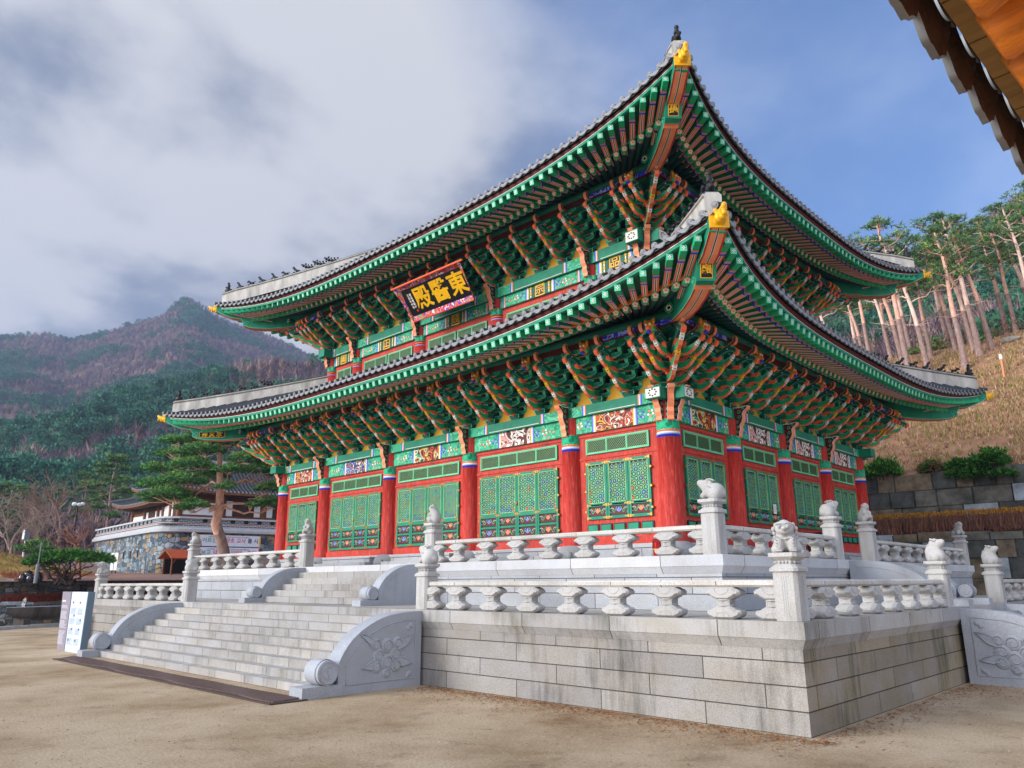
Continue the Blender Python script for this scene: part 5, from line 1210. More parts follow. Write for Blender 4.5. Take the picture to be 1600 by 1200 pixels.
def scatter(name, pts, coll, label):
    me = bpy.data.meshes.new(name); me.from_pydata([p[:3] for p in pts], [], [])
    a = me.attributes.new('sz', 'FLOAT', 'POINT'); a.data.foreach_set('value', [p[3] for p in pts])
    o = bpy.data.objects.new(name, me); sc.collection.objects.link(o); ng = bpy.data.node_groups.new(name, 'GeometryNodeTree')
    ng.interface.new_socket('Geometry', in_out='INPUT', socket_type='NodeSocketGeometry'); ng.interface.new_socket('Geometry', in_out='OUTPUT', socket_type='NodeSocketGeometry')
    N = ng.nodes; gi = N.new('NodeGroupInput'); go = N.new('NodeGroupOutput'); iop = N.new('GeometryNodeInstanceOnPoints'); ci = N.new('GeometryNodeCollectionInfo'); ci.inputs[0].default_value = coll; ci.inputs['Separate Children'].default_value = True; ci.inputs['Reset Children'].default_value = True
    ra = N.new('GeometryNodeInputNamedAttribute'); ra.data_type = 'FLOAT'; ra.inputs[0].default_value = 'sz'
    rv = N.new('FunctionNodeRandomValue'); rv.data_type = 'FLOAT_VECTOR'; rv.inputs[0].default_value = (0, 0, 0); rv.inputs[1].default_value = (.1, .1, 6.28)
    L_ = ng.links.new; L_(gi.outputs[0], iop.inputs['Points']); L_(ci.outputs[0], iop.inputs['Instance']); iop.inputs['Pick Instance'].default_value = True
    L_(rv.outputs[0], iop.inputs['Rotation']); L_(ra.outputs[0], iop.inputs['Scale']); L_(iop.outputs[0], go.inputs[0])
    md = o.modifiers.new('scatter', 'NODES'); md.node_group = ng
    return tag(o, label, 'forest', kind='stuff')
rr = random.Random(21); PG, PB = [], []
for i in range(60000):
    u = rr.random(); left = rr.random() < .80
    a = math.radians(rr.uniform(50, 90)) if left else math.radians(rr.uniform(2, 26))
    r = math.sqrt(u*(930**2-88**2)+88**2) if left else math.sqrt(u*(450**2-75**2)+75**2)
    x, y = CAM.x-math.sin(a)*r, CAM.y+math.cos(a)*r
    if left and r > 470 and rr.random() < .25: continue
    if len(PG)+len(PB) > 34000: break
    pn = mnoise.noise((x/70, y/70, 4))+.55*mnoise.noise((x/24, y/24, 8)); low_ = 1-sst(250, 600, r)
    z = far_z(x, y)
    if left and 120 < r < 230 and mnoise.noise((x/40, y/40, 14)) > .12: continue
    g_p = pn+.16*low_-.10*sst(300, 700, r)+rr.gauss(0, .14) > .10
    s = rr.uniform(5.5, 9.) if left else rr.uniform(5., 8.5)
    if r < 150: s *= .75
    (PG if g_p else PB).append((x, y, z-.3, s))
scatter('evergreen_forest', PG, GC, 'dark evergreen trees in patches over the mountain and foothills')
scatter('bare_forest', PB, BC, 'leafless purple brown trees covering the mountain slopes')
# ------------------------------------------------------------------ pines
BARKR = mat('pine_bark_upper', 'dcac98', .9, .3, 6., .6, 16., stretch=(1, 1, .4)); BARKG = mat('pine_bark_lower', '9a8078', .9, .4, 7., .8, 14., stretch=(1, 1, .4)); BARKP = mat('pale_pine_bark', 'e8c6b6', .9, .3, 6., .6, 16., stretch=(1, 1, .3)); BARKD = mat('dark_bark', '4a3a36', .9, .35, 6., .6, 16.)
NDL = [mat('pine_needles_a', '5d8448', .8, .25, 2., island=.35), mat('pine_needles_b', '93a858', .8, .25, 2., island=.35), mat('pine_needles_c', '41684a', .8, .25, 2., island=.35)]
NDY = [mat('near_needles_a', '58904a', .8, .25, 2., island=.4), mat('near_needles_b', '8aa858', .8, .2, 2., island=.35), mat('near_needles_c', '3a6a3e', .8, .25, 2., island=.35)]
def tufts(b, c, R, n_, rr, cols, ln=.2, w=.035, flat=.45):
    """needle tufts spread over a flattened pad centred on c"""
    for i in range(n_):
        a = rr.uniform(0, 2*PI); q = math.sqrt(rr.random()); p = Vector((c[0]+R*q*math.cos(a), c[1]+R*q*math.sin(a), c[2]+R*flat*(1-q*q)*rr.uniform(-.35, 1.)))
        m = cols[0] if rr.random() < .5 else cols[1] if p.z > c[2]+.1*R else cols[2]
        for k in range(5):
            d = Vector((rr.gauss(0, .8), rr.gauss(0, .8), rr.gauss(.55, .45))).normalized()*ln*rr.uniform(.7, 1.3); s = d.cross(Vector((rr.gauss(0, 1), rr.gauss(0, 1), rr.gauss(0, 1)))).normalized()*w
            b.add([tuple(p-s), tuple(p+s), tuple(p+d)], [(0, 1, 2)], m)
def limb(b, p0, p1, r0, r1, rr, m, wob=.12, k=6):
    p0, p1 = Vector(p0), Vector(p1); L_ = (p1-p0).length; pts = [p0.lerp(p1, i/k)+Vector((rr.gauss(0, 1), rr.gauss(0, 1), rr.gauss(0, .7)))*wob*L_*.35*math.sin(PI*i/k) for i in range(k+1)]
    b.tube(pts, [r0+(r1-r0)*i/k for i in range(k+1)], m, 6); return pts
def pine_meshes(seed, H, lean, r0, crown0=.55, pads=13, spread=2.2, n_t=60, ln=.26, w=.03, bark=(BARKR, BARKG)):
    """a tall red pine: bare leaning trunk and a flat-topped crown"""
    rr = random.Random(seed); K = 14; t = MB(); top = []
    ph = rr.uniform(0, 6); pts = [Vector((lean[0]*(i/K)**1.3*H+.10*math.sin(ph+i*.8)*(i/K), lean[1]*(i/K)**1.3*H+.10*math.cos(ph*2+i*.6)*(i/K), H*i/K)) for i in range(K+1)]
    rs = [r0*(1-.72*(i/K)) for i in range(K+1)]; rs[0] *= 1.25
    t.tube(pts[:6], rs[:6], bark[1], 9); t.tube(pts[5:], rs[5:], bark[0], 9)
    c = MB(); lb = MB()
    for j in range(pads):
        f_ = crown0+(1-crown0)*(j+.5)/pads; i = min(K-1, int(f_*K)); p = pts[i].lerp(pts[i+1], f_*K-i); a = j*2.4+rr.uniform(-.5, .5); sp = spread*rr.uniform(.35, 1)*(1-.55*max(0, f_-.75)/.25)
        e = p+Vector((math.cos(a)*sp, math.sin(a)*sp, rr.uniform(.2, .9)*sp*.5+.2)); limb(t, p, e, r0*.26, r0*.07, rr, bark[0])
        for q in range(3):
            e2 = e+Vector((rr.gauss(0, .45), rr.gauss(0, .45), rr.gauss(.1, .25)))*sp*.5; limb(t, p.lerp(e, .7), e2, r0*.09, .012, rr, bark[0], k=3)
            tufts(c, e2, rr.uniform(.45, .8)*spread*.36, n_t//3, rr, NDL, ln, w)
        tufts(c, e, rr.uniform(.5, .9)*spread*.36, n_t//3, rr, NDL, ln, w)
    tufts(c, pts[-1], spread*.36, n_t, rr, NDL, ln, w)
    for j in range(7):   # dead snags
        f_ = rr.uniform(.35, crown0+.1); i = int(f_*K); p = pts[i]; a = rr.uniform(0, 6.3); limb(t, p, p+Vector((math.cos(a), math.sin(a), rr.uniform(-.1, .4)))*rr.uniform(.5, 1.4), r0*.1, .012, rr, bark[0], k=4)
    return t.mesh('trunk'), c.mesh('crown')
HP = [pine_meshes(31+i, 1., (0, 0), .02, .6) if False else pine_meshes(31+i, 12.5+.5*(i % 3), (-.06-.02*i, .02), .26, .52+.03*(i % 3), 13, 2.7, 34, .34, .034, (BARKP if i % 2 else BARKR, BARKG)) for i in range(5)]
def put_tree(meshes, name, loc, rz, s, label, cat='pine tree', group=None):
    o = empty(name, loc, rz, label=label, cat=cat, group=group); o.scale = (s, s, s); place(meshes[0], 'trunk', o); place(meshes[1], 'crown', o); return o
ORD = ['first', 'second', 'third', 'fourth', 'fifth', 'sixth', 'seventh', 'eighth', 'ninth', 'tenth', 'eleventh', 'twelfth', 'thirteenth', 'fourteenth', 'fifteenth', 'sixteenth', 'seventeenth', 'eighteenth', 'nineteenth', 'twentieth', 'twenty-first', 'twenty-second', 'twenty-third', 'twenty-fourth', 'twenty-fifth', 'twenty-sixth', 'twenty-seventh', 'twenty-eighth', 'twenty-ninth', 'thirtieth']
HT = [(-16.5, 52), (-14.2, 50.5), (-12.6, 52.5), (-11.57, 50.8), (-10.6, 49.0), (-9.4, 50.2), (-8.6, 47.6), (-7.5, 49.), (-6.3, 42.3), (-5.55, 40.5), (-5.1, 44.8), (-4.46, 41.1), (-4.6, 48.2), (-3.48, 45.2), (-3.3, 49.2), (-2.04, 40.2), (-2.13, 44.), (-1.55, 42.6), (-.99, 43.6), (-.6, 47.8), (.1, 46.8), (.9, 50), (1.7, 45.2), (2.6, 48.3), (3.6, 45.5), (5.2, 49), (7, 46)]
BIG = {9: 1.06, 15: 1.0}
for i, (x, y) in enumerate(HT):
    s = (BIG.get(i) or (.78+.2*((i*37) % 10)/10))*.86
    put_tree(HP[(i*3) % 5], 'pine_tree', (x, y, hz(x, y)-.1 if y < 60 else far_z(x, y)), (-.3, .35, 0, .6, -.5)[i % 5], s, 'tall pink-barked pine on the grassy bank behind the hall, %s trunk counted from the left' % ORD[i], group='pines on the bank right of the hall')
# low evergreen shrubs along the top of the retaining wall
SHR = [mat('shrub_green_a', '3f7a2a', .8, .25, 3., island=.35), mat('shrub_green_b', '649a38', .8, .25, 3., island=.3), mat('shrub_green_c', '225c18', .8, .25, 3., island=.3)]
def cushion(c, R, n_, rr, cols, ln=.16, w=.03, flat=.8, b=None):
    b = b or MB()
    for i in range(n_):
        d = Vector((rr.gauss(0, 1), rr.gauss(0, 1), abs(rr.gauss(0, .9))-.15)).normalized(); q = rr.uniform(.55, 1.04)*(1+.45*mnoise.noise(d*1.7+Vector(c))); p = Vector((c[0]+d.x*R*q, c[1]+d.y*R*q, c[2]+d.z*R*flat*q)); m = cols[1] if rr.random() < .3 else cols[0] if rr.random() < .6 else cols[2]
        for k in range(4):
            e = (d+Vector((rr.gauss(0, .6), rr.gauss(0, .6), rr.gauss(.2, .5)))).normalized()*ln; s = e.cross(Vector((rr.gauss(0, 1), rr.gauss(0, 1), 1))).normalized()*w; b.add([tuple(p-s), tuple(p+s), tuple(p+e)], [(0, 1, 2)], m)
    return b
rr = random.Random(12)
for (x, y, R, lab, parts, brown) in ((-2.62, 23.0, .85, 'round green evergreen shrub on the upper retaining wall, close to the hall corner', 1, 0), (-.55, 23.2, .5, 'low brown and green shrub on the upper retaining wall, between two green ones', 1, 1), (.55, 23.2, .45, 'flat small green shrub on the upper retaining wall, third from the hall', 2, 0), (1.85, 23., .78, 'largest bushy green evergreen shrub spilling over the upper retaining wall', 3, 0)):
    o = empty('evergreen_shrub', (x, y, 6.75), label=lab, cat='shrub', group='shrubs on the retaining wall'); b = MB(); cols = SHR if not brown else [SHR[0], GR[1], HB_[0]]
    cushion((0, 0, .1), R, int(1500*R), rr, cols, b=b)
    if parts > 1:
        for q in range(4): cushion((rr.uniform(-1, 1)*R, -.3, rr.uniform(-.5, .1)), R*.55, int(600*R), rr, cols, flat=.5, b=b)
    b.build('foliage', o); b = MB(); [limb(b, (0, 0, -.3), (rr.uniform(-.5, .5)*R, rr.uniform(-.5, .5)*R, .4*R), .04, .01, rr, BARKD) for _ in range(5)]; b.build('stem', o)
ROCK = mat('bank_rock', '7f7a72', .9, .3, 3., .5)
for i, (x, y, s) in enumerate(((-1.9, 38, .35), (1.6, 41, .4), (-3.8, 33, .3), (3.2, 30, .25), (0.2, 44, .5))):
    b = MB(); b.ball((0, 0, 0), (s*1.4, s, s*.5), ROCK, 9, 6, False)
    for k in range(len(b.v)): v = Vector(b.v[k]); b.v[k] = tuple(v*(1+.35*mnoise.noise(v*2+Vector((i, 0, 0)))))
    o = b.build('rock', label=['small grey rock near the pines on the bank', 'broad grey rock below the right hand pines', 'tiny pale stone in the dry grass', 'pale stone low on the bank near the shrubs', 'long flat rock at the edge of the pine grove'][i], cat='rock', group='rocks on the grassy bank'); o.location = (x, y, hz(x, y)+.1)
b = MB(); b.cyl((0, 0, 0), (0, 0, 1.2), .05, m=LCORAL, seg=8); b.cyl((0, 0, 1.2), (0, 0, 1.5), .09, m=WHITE, seg=10); o = b.build('marker_post', label='short marker post with a white cap in the dry grass of the bank', cat='post'); o.location = (.55, 37, hz(.55, 37)-.1)

b = MB(); rr = random.Random(41)
for i in range(150):
    x, y = rr.uniform(-26, 16), rr.uniform(45.5, 60); R = rr.uniform(.5, 1.3); g_ok = rr.random() < .45; cushion((x, y, hz(x, y)), R, int(60*R), rr, NDL if g_ok else [HB_[0], HB_[1], GR[1]], .3, .05 if g_ok else .02, 1., b)
tag(b.build('undergrowth', kind='stuff'), 'tangled green and brown undergrowth among the pine trunks', 'undergrowth')
# ------------------------------------------------------------------ left: garden walls, stone lodge, trees
def rubble_mat(name, cols, sc_=2.6):
    m = bpy.data.materials.new(name); m.use_nodes = True; n, l = NT(m.node_tree)
    o = n('ShaderNodeOutputMaterial'); b = n('ShaderNodeBsdfPrincipled'); l(b.outputs[0], o.inputs[0]); b.inputs['Roughness'].default_value = .85
    tc = n('ShaderNodeTexCoord'); mp = n('ShaderNodeMapping'); mp.inputs['Scale'].default_value = (1, 1, 1.5); l(tc.outputs['Object'], mp.inputs[0])
    v1 = n('ShaderNodeTexVoronoi', distance='CHEBYCHEV', ins={'Scale': sc_, 'Randomness': .75}); l(mp.outputs[0], v1.inputs['Vector'])
    v2 = n('ShaderNodeTexVoronoi', feature='DISTANCE_TO_EDGE', ins={'Scale': sc_, 'Randomness': .75}); l(mp.outputs[0], v2.inputs['Vector'])
    sp = n('ShaderNodeSeparateColor'); l(v1.outputs['Color'], sp.inputs[0]); r = ramp(n, [(i/len(cols), c) for i, c in enumerate(cols)], 'CONSTANT'); l(sp.outputs[0], r.inputs[0])
    nz = n('ShaderNodeTexNoise', ins={'Scale': 9., 'Detail': 6, 'Roughness': .7}); l(tc.outputs['Object'], nz.inputs['Vector']); q = n('ShaderNodeMapRange', ins={1: .3, 2: .7, 3: .6, 4: 1.3}); l(nz.outputs[0], q.inputs[0])
    e = n('ShaderNodeMapRange', ins={1: .0, 2: .05, 3: .15, 4: 1.}); l(v2.outputs['Distance'], e.inputs[0]); mu = n('ShaderNodeMath', operation='MULTIPLY'); l(q.outputs[0], mu.inputs[0]); l(e.outputs[0], mu.inputs[1])
    s = n('ShaderNodeVectorMath', operation='SCALE'); l(r.outputs[0], s.inputs[0]); l(mu.outputs[0], s.inputs['Scale']); l(s.outputs[0], b.inputs['Base Color'])
    bp = n('ShaderNodeBump', ins={'Strength': 1., 'Distance': .06}); l(e.outputs[0], bp.inputs['Height']); l(bp.outputs[0], b.inputs['Normal']); return m
RUBL = rubble_mat('rubble_stone', ['6c767c', '939a9c', '84827a', 'a0907a', '5c666e', 'aeb2b2', '86745e', '768088'], 2.6); LODGE = rubble_mat('lodge_stone', ['5e7080', '8496a4', '4a5a68', '9c8a70', '6d7c88', '98a4ac', 'a08664', '53626e', '7a8a96'], 2.3)
def wallbox(name, A, B_, z0, z1, th, m, label, cat, parent=None, grp=None, cap=None):
    A, B_ = Vector((A[0], A[1], 0)), Vector((B_[0], B_[1], 0)); d = B_-A; b = MB(); Ln = d.length; b.box(0, Ln, 0, th, 0, z1-z0, m)
    if cap: 
        rr = random.Random(int(Ln*10)); x = 0
        while x < Ln-.3: w = rr.uniform(.35, .9); b.box(x, min(Ln, x+w-.02), -.05, th+.02, z1-z0, z1-z0+rr.uniform(.06, .16), STN[rr.choice((0, 1, 3))], .02, .02); x += w
    o = b.build(name, parent, label=label, cat=cat, group=grp); o.location = (A.x, A.y, z0); o.rotation_euler = (0, 0, math.atan2(d.y, d.x)); return o
KB = mat('kerb_stone', 'a5a8aa', .8, .2, 6.)
wallbox('kerb', (-27.5, -14), (-36.5, 7.5), 0, .14, .3, KB, 'pale kerb along the far left edge of the sandy court', 'kerb')
wallbox('garden_wall', (-33.6, -14.5), (-38.8, 9.5), -.1, .95, .6, RUBL, 'lower rubble garden wall behind the stone boat, far left', 'garden wall', cap=1)
wallbox('garden_wall', (-35.3, -14.8), (-40.3, 11), .6, 2.05, .7, RUBL, 'upper rubble garden wall under the umbrella shaped shrub, far left', 'garden wall', cap=1)
GE = mat('garden_earth', '8a6442', .95, .35, 1.6, .5, 16.)
RT = [mat('red_twig', '94402c', .9, .25, 5., island=.35), mat('red_twig_dark', '63291f', .9, .25, 5., island=.3), mat('red_twig_tip', 'a85a30', .9, .2, 5., island=.3)]
Rk = Matrix.Translation((-34.5, -14.6, 0)) @ Matrix.Rotation(math.atan2(24, -5.1), 4, 'Z')
hedge('red_hedge', .5, 9.2, -.45, .35, .9, .55, 3800, 'low rust red hedge between the two rubble garden walls, nearer half', RT, 5, .5, Rk)
hedge('red_hedge', 10.4, 23, -.45, .35, .9, .55, 4600, 'low rust red hedge between the two rubble garden walls, farther half', RT, 6, .5, Rk)
b = MB(); b.T = Rk; b.box(-1, 24.5, -.5, .5, .6, .93, GE); b.build('garden_bed', kind='structure')
def lawn_z(x, y):
    dx = -x-36; return 2.02+max(0, min(dx, 14))*.035+1.75*math.exp(-(((x+49.5)/5.5)**2+((y+4.2)/5.2)**2))+.15*mnoise.noise((x*.2, y*.2, 0))
LAWN = mat('dormant_lawn', '9c7c3c', .95, .35, .8, .6, 9.)
b = MB(); b.grid([[(x-.215*(y+14), y, lawn_z(x-.215*(y+14), y)) for x in [-35.9-i*1.2 for i in range(34)]] for y in [-40+j*1.6 for j in range(44)]], LAWN); b.build('lawn_ground', kind='structure')
grass_mesh([mat('lawn_straw', 'a88a42', .9, .2, 5., island=.25), GR[1], GR[3]], 9000, lambda rr: (rr.uniform(-56, -38.5), rr.uniform(-13, 8)), lawn_z, .14, .03, 9, 'lawn_grass', 'short dormant yellow brown grass on the rounded mound at the far left')
# red leaf litter / ground cover at the foot of the lodge
grass_mesh([RT[0], RT[2], GR[1]], 3500, lambda rr: (rr.uniform(-42.5, -37.5), rr.uniform(-3.5, 4.5)), lawn_z, .22, .03, 10, 'rusty_groundcover', 'rust coloured dry ground cover at the foot of the stone lodge', 'ground cover')
# stone boat ---------------------------------------------------------------
BOAT = mat('boat_stone', '55504e', .75, .45, 3., .5, 12., stretch=(1, 1, .3))
t = empty('stone_boat', (-33.3, -3.3, .12), math.radians(119), label='long dark pointed stone basin like a boat lying at the kerb behind the information board', cat='stone basin')
b = MB(); rows = []; Lb = 4.4
for i in range(25):
    u = i/24; x = (u-.5)*Lb; w = .55*(max(0, 1-abs(2*u-1)**2.6))**.5+.01; h = .80-.0*u; kz = .16+.35*abs(2*u-1)**3
    rows.append([(x, w*math.cos(a)*1., kz+(h-kz)*(1-abs(math.cos(a-PI/2)))*0+(h-kz)*(0 if a > PI else 1)*0+(kz if False else 0)+h*0+(h-kz)*(1-math.sin(PI-a) if 0 < a < PI else 1)) for a in [PI*k/10 for k in range(11)]])
    rows[-1] = [(x, w*math.cos(a), h-(h-kz)*math.sin(a)**.7) for a in [PI*k/10 for k in range(11)]]
b.grid(rows, BOAT); rim = [[(r[0][0], r[0][1], r[0][2]), (r[0][0], r[0][1]*.82, r[0][2]+.01), (r[0][0], r[-1][1]*.82, r[0][2]+.01), r[-1]] for r in rows]
b.build('hull', t)
b = MB(); b.grid([[q[1], (q[1][0], 0, q[1][2]-.06), q[2]] for q in rim], mat('basin_water', '6f93b8', .08, .1, spec=.6)); b.build('water', t)
b = MB(); b.grid([[q[0], q[1]] for q in rim], KB); b.grid([[q[2], q[3]] for q in rim], KB); b.build('rim', t)
b = MB(); b.box(-1.5, -1.1, -.3, .3, -.12, .3, BOAT); b.build('support', t); b = MB(); b.box(1.1, 1.5, -.3, .3, -.12, .3, BOAT); b.build('support', t)
b = MB(); b.box(-1.3, 1.3, -.35, .35, 0, .22, BOAT, .1, .06); o = b.build('stone_slab', label='flat dark stone slab at the kerb, far left edge', cat='stone slab'); o.location = (-31.6, -6.6, .13); o.rotation_euler = (0, 0, math.radians(116))
b = MB(); b.box(-.07, .07, -.05, .05, 0, 1.25, mat('sign_post_purple', '5c3c44', .5, .1)); b.T = Matrix.Identity(4)
for i, ch in enumerate('소원을담아'): text_into(b, ch, .2, Matrix.Translation((0, -.056, 1.12-.21*i)) @ Matrix.Rotation(PI/2, 4, 'X'), WHITE, .006)
o = b.build('name_stick', label='leaning narrow purple sign with white vertical letters in front of the garden wall', cat='sign'); o.location = (-34.1, -4.25, .1); o.rotation_euler = (0, .16, math.radians(55))
# lodge --------------------------------------------------------------------
WDB = mat('brown_timber', '7a4a2c', .7, .25, 4., .2, 20.); WDD = mat('dark_timber', '4a2d20', .7, .25, 4.); PWH = mat('white_panel', 'eceef2', .8, .05); BRICKG = None
def brick_mat(name, c1, c2, mo, w, h):
    m = bpy.data.materials.new(name); m.use_nodes = True; n, l = NT(m.node_tree); o = n('ShaderNodeOutputMaterial'); b = n('ShaderNodeBsdfPrincipled'); l(b.outputs[0], o.inputs[0]); b.inputs['Roughness'].default_value = .85
    tc = n('ShaderNodeTexCoord'); br = n('ShaderNodeTexBrick'); br.inputs['Scale'].default_value = 1; br.inputs['Brick Width'].default_value = w; br.inputs['Row Height'].default_value = h; br.inputs['Mortar Size'].default_value = .022
    for q, c in (('Color1', c1), ('Color2', c2), ('Mortar', mo)): br.inputs[q].default_value = (*s2l(c), 1)
    l(tc.outputs['UV'], br.inputs['Vector']); l(br.outputs[0], b.inputs['Base Color']); return m
BRK = brick_mat('grey_brick', '545c68', '3f4754', 'a9adb4', .3, .11); BRKR = brick_mat('red_brick_band', 'a9685a', '8d5a54', 'c8c2bc', .3, .11)
cA, cB, cC = Vector((-57.89, 6.19)), Vector((-40.98, 4.75)), Vector((-39.0, 15.2))
t = empty('stone_lodge', (cB.x, cB.y, 2.0), label='grey stone lodge with brick parapet, carrying brown timber halls with dark tile roofs', cat='lodge')
LM = Matrix.Translation((-cB.x, -cB.y, -2.0))
def loop_wall(path, z0, z1, th, m, name, nseg=1):
    b = MB(); b.T = LM
    for p, q in zip(path, path[1:]):
        d = (q-p); Ln = d.length; nrm = Vector((d.y, -d.x)).normalized()
        M_ = Matrix.Translation((p.x, p.y, 0)) @ Matrix.Rotation(math.atan2(d.y, d.x), 4, 'Z'); b.T = LM @ M_; b.box(0, Ln, -th*0, th if th > 0 else 0, z0, z1, m) if th > 0 else None
    b.T = LM; return b.build(name, t)
# rounded corner between the two faces
d1 = (cB-cA).normalized(); d2 = (cC-cB).normalized(); arc = [cB-d1*1.6]+[(cB-d1*1.6).lerp(cB, f_).lerp(cB.lerp(cB+d2*1.6, f_), f_) for f_ in (.2, .4, .6, .8)]+[cB+d2*1.6]
path = [cA]+arc+[cC, Vector((-57, 17))]
def ring(path, off):
    out = []
    for i, p in enumerate(path):
        a = (path[i]-path[i-1]).normalized() if i else (path[1]-path[0]).normalized(); c = (path[i+1]-path[i]).normalized() if i < len(path)-1 else a; n1 = Vector((a.y, -a.x)); n2 = Vector((c.y, -c.x)); nn = (n1+n2).normalized(); out.append(p+nn*off/max(.4, nn.dot(n1)))
    return out
def skin(prof, m, name, kind=None, uvl=True):
    """sweep a (offset, z) profile along the lodge outline; UVs run along the wall"""
    b = MB(); vs = []; dist = [0]
    for p, q in zip(path, path[1:]): dist.append(dist[-1]+(q-p).length)
    k = len(path)
    for off, z in prof: vs += [(p.x+LM[0][3], p.y+LM[1][3], z-2.0) for p in ring(path, off)]
    b.add(vs, [(j*k+i, j*k+i+1, (j+1)*k+i+1, (j+1)*k+i) for j in range(len(prof)-1) for i in range(k-1)], m); me = b.mesh(name); uv = me.uv_layers[0].data
    for p in me.polygons:
        for li in p.loop_indices: vi = me.loops[li].vertex_index; uv[li].uv = (dist[vi % k], prof[vi//k][1])
    return place(me, name, t)
WBAND = mat('white_cornice', 'b4b8be', .8, .1)
skin([(0, 0), (0, 5.22)], LODGE, 'stone_base'); skin([(.02, 5.2), (.22, 5.24), (.22, 5.42), (.12, 5.5), (.12, 5.58), (0, 5.6)], WBAND, 'white_cornice')
skin([(0, 5.59), (0, 5.70)], BRK, 'parapet'); skin([(.01, 5.70), (.01, 5.80)], BRKR, 'red_brick_band'); skin([(0, 5.80), (0, 6.12), (-.3, 6.121)], BRK, 'parapet_top'); skin([(.08, 6.1), (.08, 6.22), (-.35, 6.24)], WBAND, 'parapet_coping')
b = MB(); b.T = LM; rg = ring(path, .015); acc = 0
for p, q in zip(rg, rg[1:]):
    d = (q-p); Ln = d.length; M_ = Matrix.Translation((p.x, p.y, 0)) @ Matrix.Rotation(math.atan2(d.y, d.x), 4, 'Z'); b.T = LM @ M_; x = (0.9-acc) % .9
    while x < Ln-.1: b.box(x, x+.3, -.01, .1, 5.88, 6.08, BLACK); x += .9
    acc += Ln
b.T = I4(); b.build('parapet_openings', t)
b = MB(); b.add([tuple(LM @ Vector((p.x, p.y, 5.75))) for p in [cA, cB, cC, Vector((-57, 17))]], [(0, 1, 2, 3)], KB); b.build('lodge_deck', t)
for k_, f_ in enumerate((.52, .62, .72, .30)):
    p = cA.lerp(cB, f_); b = MB(); b.T = LM @ Matrix.Translation((p.x, p.y, 3.7)) @ Matrix.Rotation(math.atan2(d1.y, d1.x), 4, 'Z'); b.box(-.14, .14, -.02, .1, 0, .5, BLACK); b.box(-.2, .2, -.05, .02, .5, .58, KB); b.T = I4(); b.build('slit_window', t)
def tiled_roof(parent, M, w, d, ov, z0, z1, lift, nrow, name='roof', gable=.35):
    """hipped roof with rows of round tiles and upturned corners; local centre frame M"""
    b = MB(); e = MB()
    for k in range(4):
        hl, hd = (w/2, d/2) if k % 2 == 0 else (d/2, w/2); T = M @ Matrix.Rotation(k*PI/2, 4, 'Z'); b.T = T
        rl = max(0.0, w/2-d/2*.75); hT = rl if k % 2 == 0 else .02; oT = -hd+(0 if k % 2 == 0 else rl)*0; oT = -(hd-0) if k % 2 == 0 else -(hd-rl)
        def rp(s, t_, dz=0): x0 = s*(hl+ov); zz = z0+lift*abs(s)**3; x1 = s*hT; return Vector((x0+(x1-x0)*t_, -(ov*1.0+(oT-ov)*t_)-hd, zz+(z1-zz)*t_**1.25+dz))
        b.grid([[rp(-1+2*i/24, t_) for i in range(25)] for t_ in [j/6 for j in range(7)]], TILE); b.grid([[rp(-1+2*i/24, 0, -.16) for i in range(25)], [rp(-1+2*i/24, 0) for i in range(25)]], WDB)
        e.T = T; e.grid([[rp(-1+2*i/24, 0, -.16) for i in range(25)], [Vector((s_*hl*.98, -hd, z0-.12)) for s_ in [-1+2*i/24 for i in range(25)]]], WDD)
        nn = max(4, int(2*(hl+ov)/nrow))
        for i in range(nn+1):
            x = (hl+ov-.08)*(-1+2*i/nn); tm = min(1., (hl+ov-abs(x)*.98)/max(.05, hl+ov-hT)); pts = [rp(max(-1, min(1, x/max(.01, (hl+ov)+(hT-hl-ov)*tm*j/4))), tm*j/4, .035) for j in range(5)]
            b.tube(pts, .075, TILE, 5); b.ball(tuple(pts[0]+Vector((0, -.02, 0))), (.085, .03, .085), TILEEND, 7, 4)
            if i % 2 == 0: e.cyl((x*.98, -hd-ov+.12, z0-.13+lift*abs(x/(hl+ov))**3), (x*.98, -hd+.1, z0-.05), .05, m=WDB, seg=6)
        P = [rp(1, t_, .1) for t_ in [i/6 for i in range(7)]]; b.tube(P, .15, TILE, 6); b.ball(tuple(P[0]), (.12, .12, .14), TILE, 6, 5)
    b.T = M; b.box(-max(.1, w/2-d/2*.75)-.1, max(.1, w/2-d/2*.75)+.1, -.16, .16, z1-.1, z1+.35, [TILE, TILE, PLASTER, PLASTER, PLASTER, PLASTER])
    for s_ in (-1, 1): b.box(s_*(max(.1, w/2-d/2*.75)+.1)-.15, s_*(max(.1, w/2-d/2*.75)+.1)+.15, -.14, .14, z1+.2, z1+.65, PLASTER)
    b.T = I4(); e.T = I4(); o = b.build(name, parent); e.build('eave_timbers', o); return o
ang = math.atan2(d2.y, d2.x)
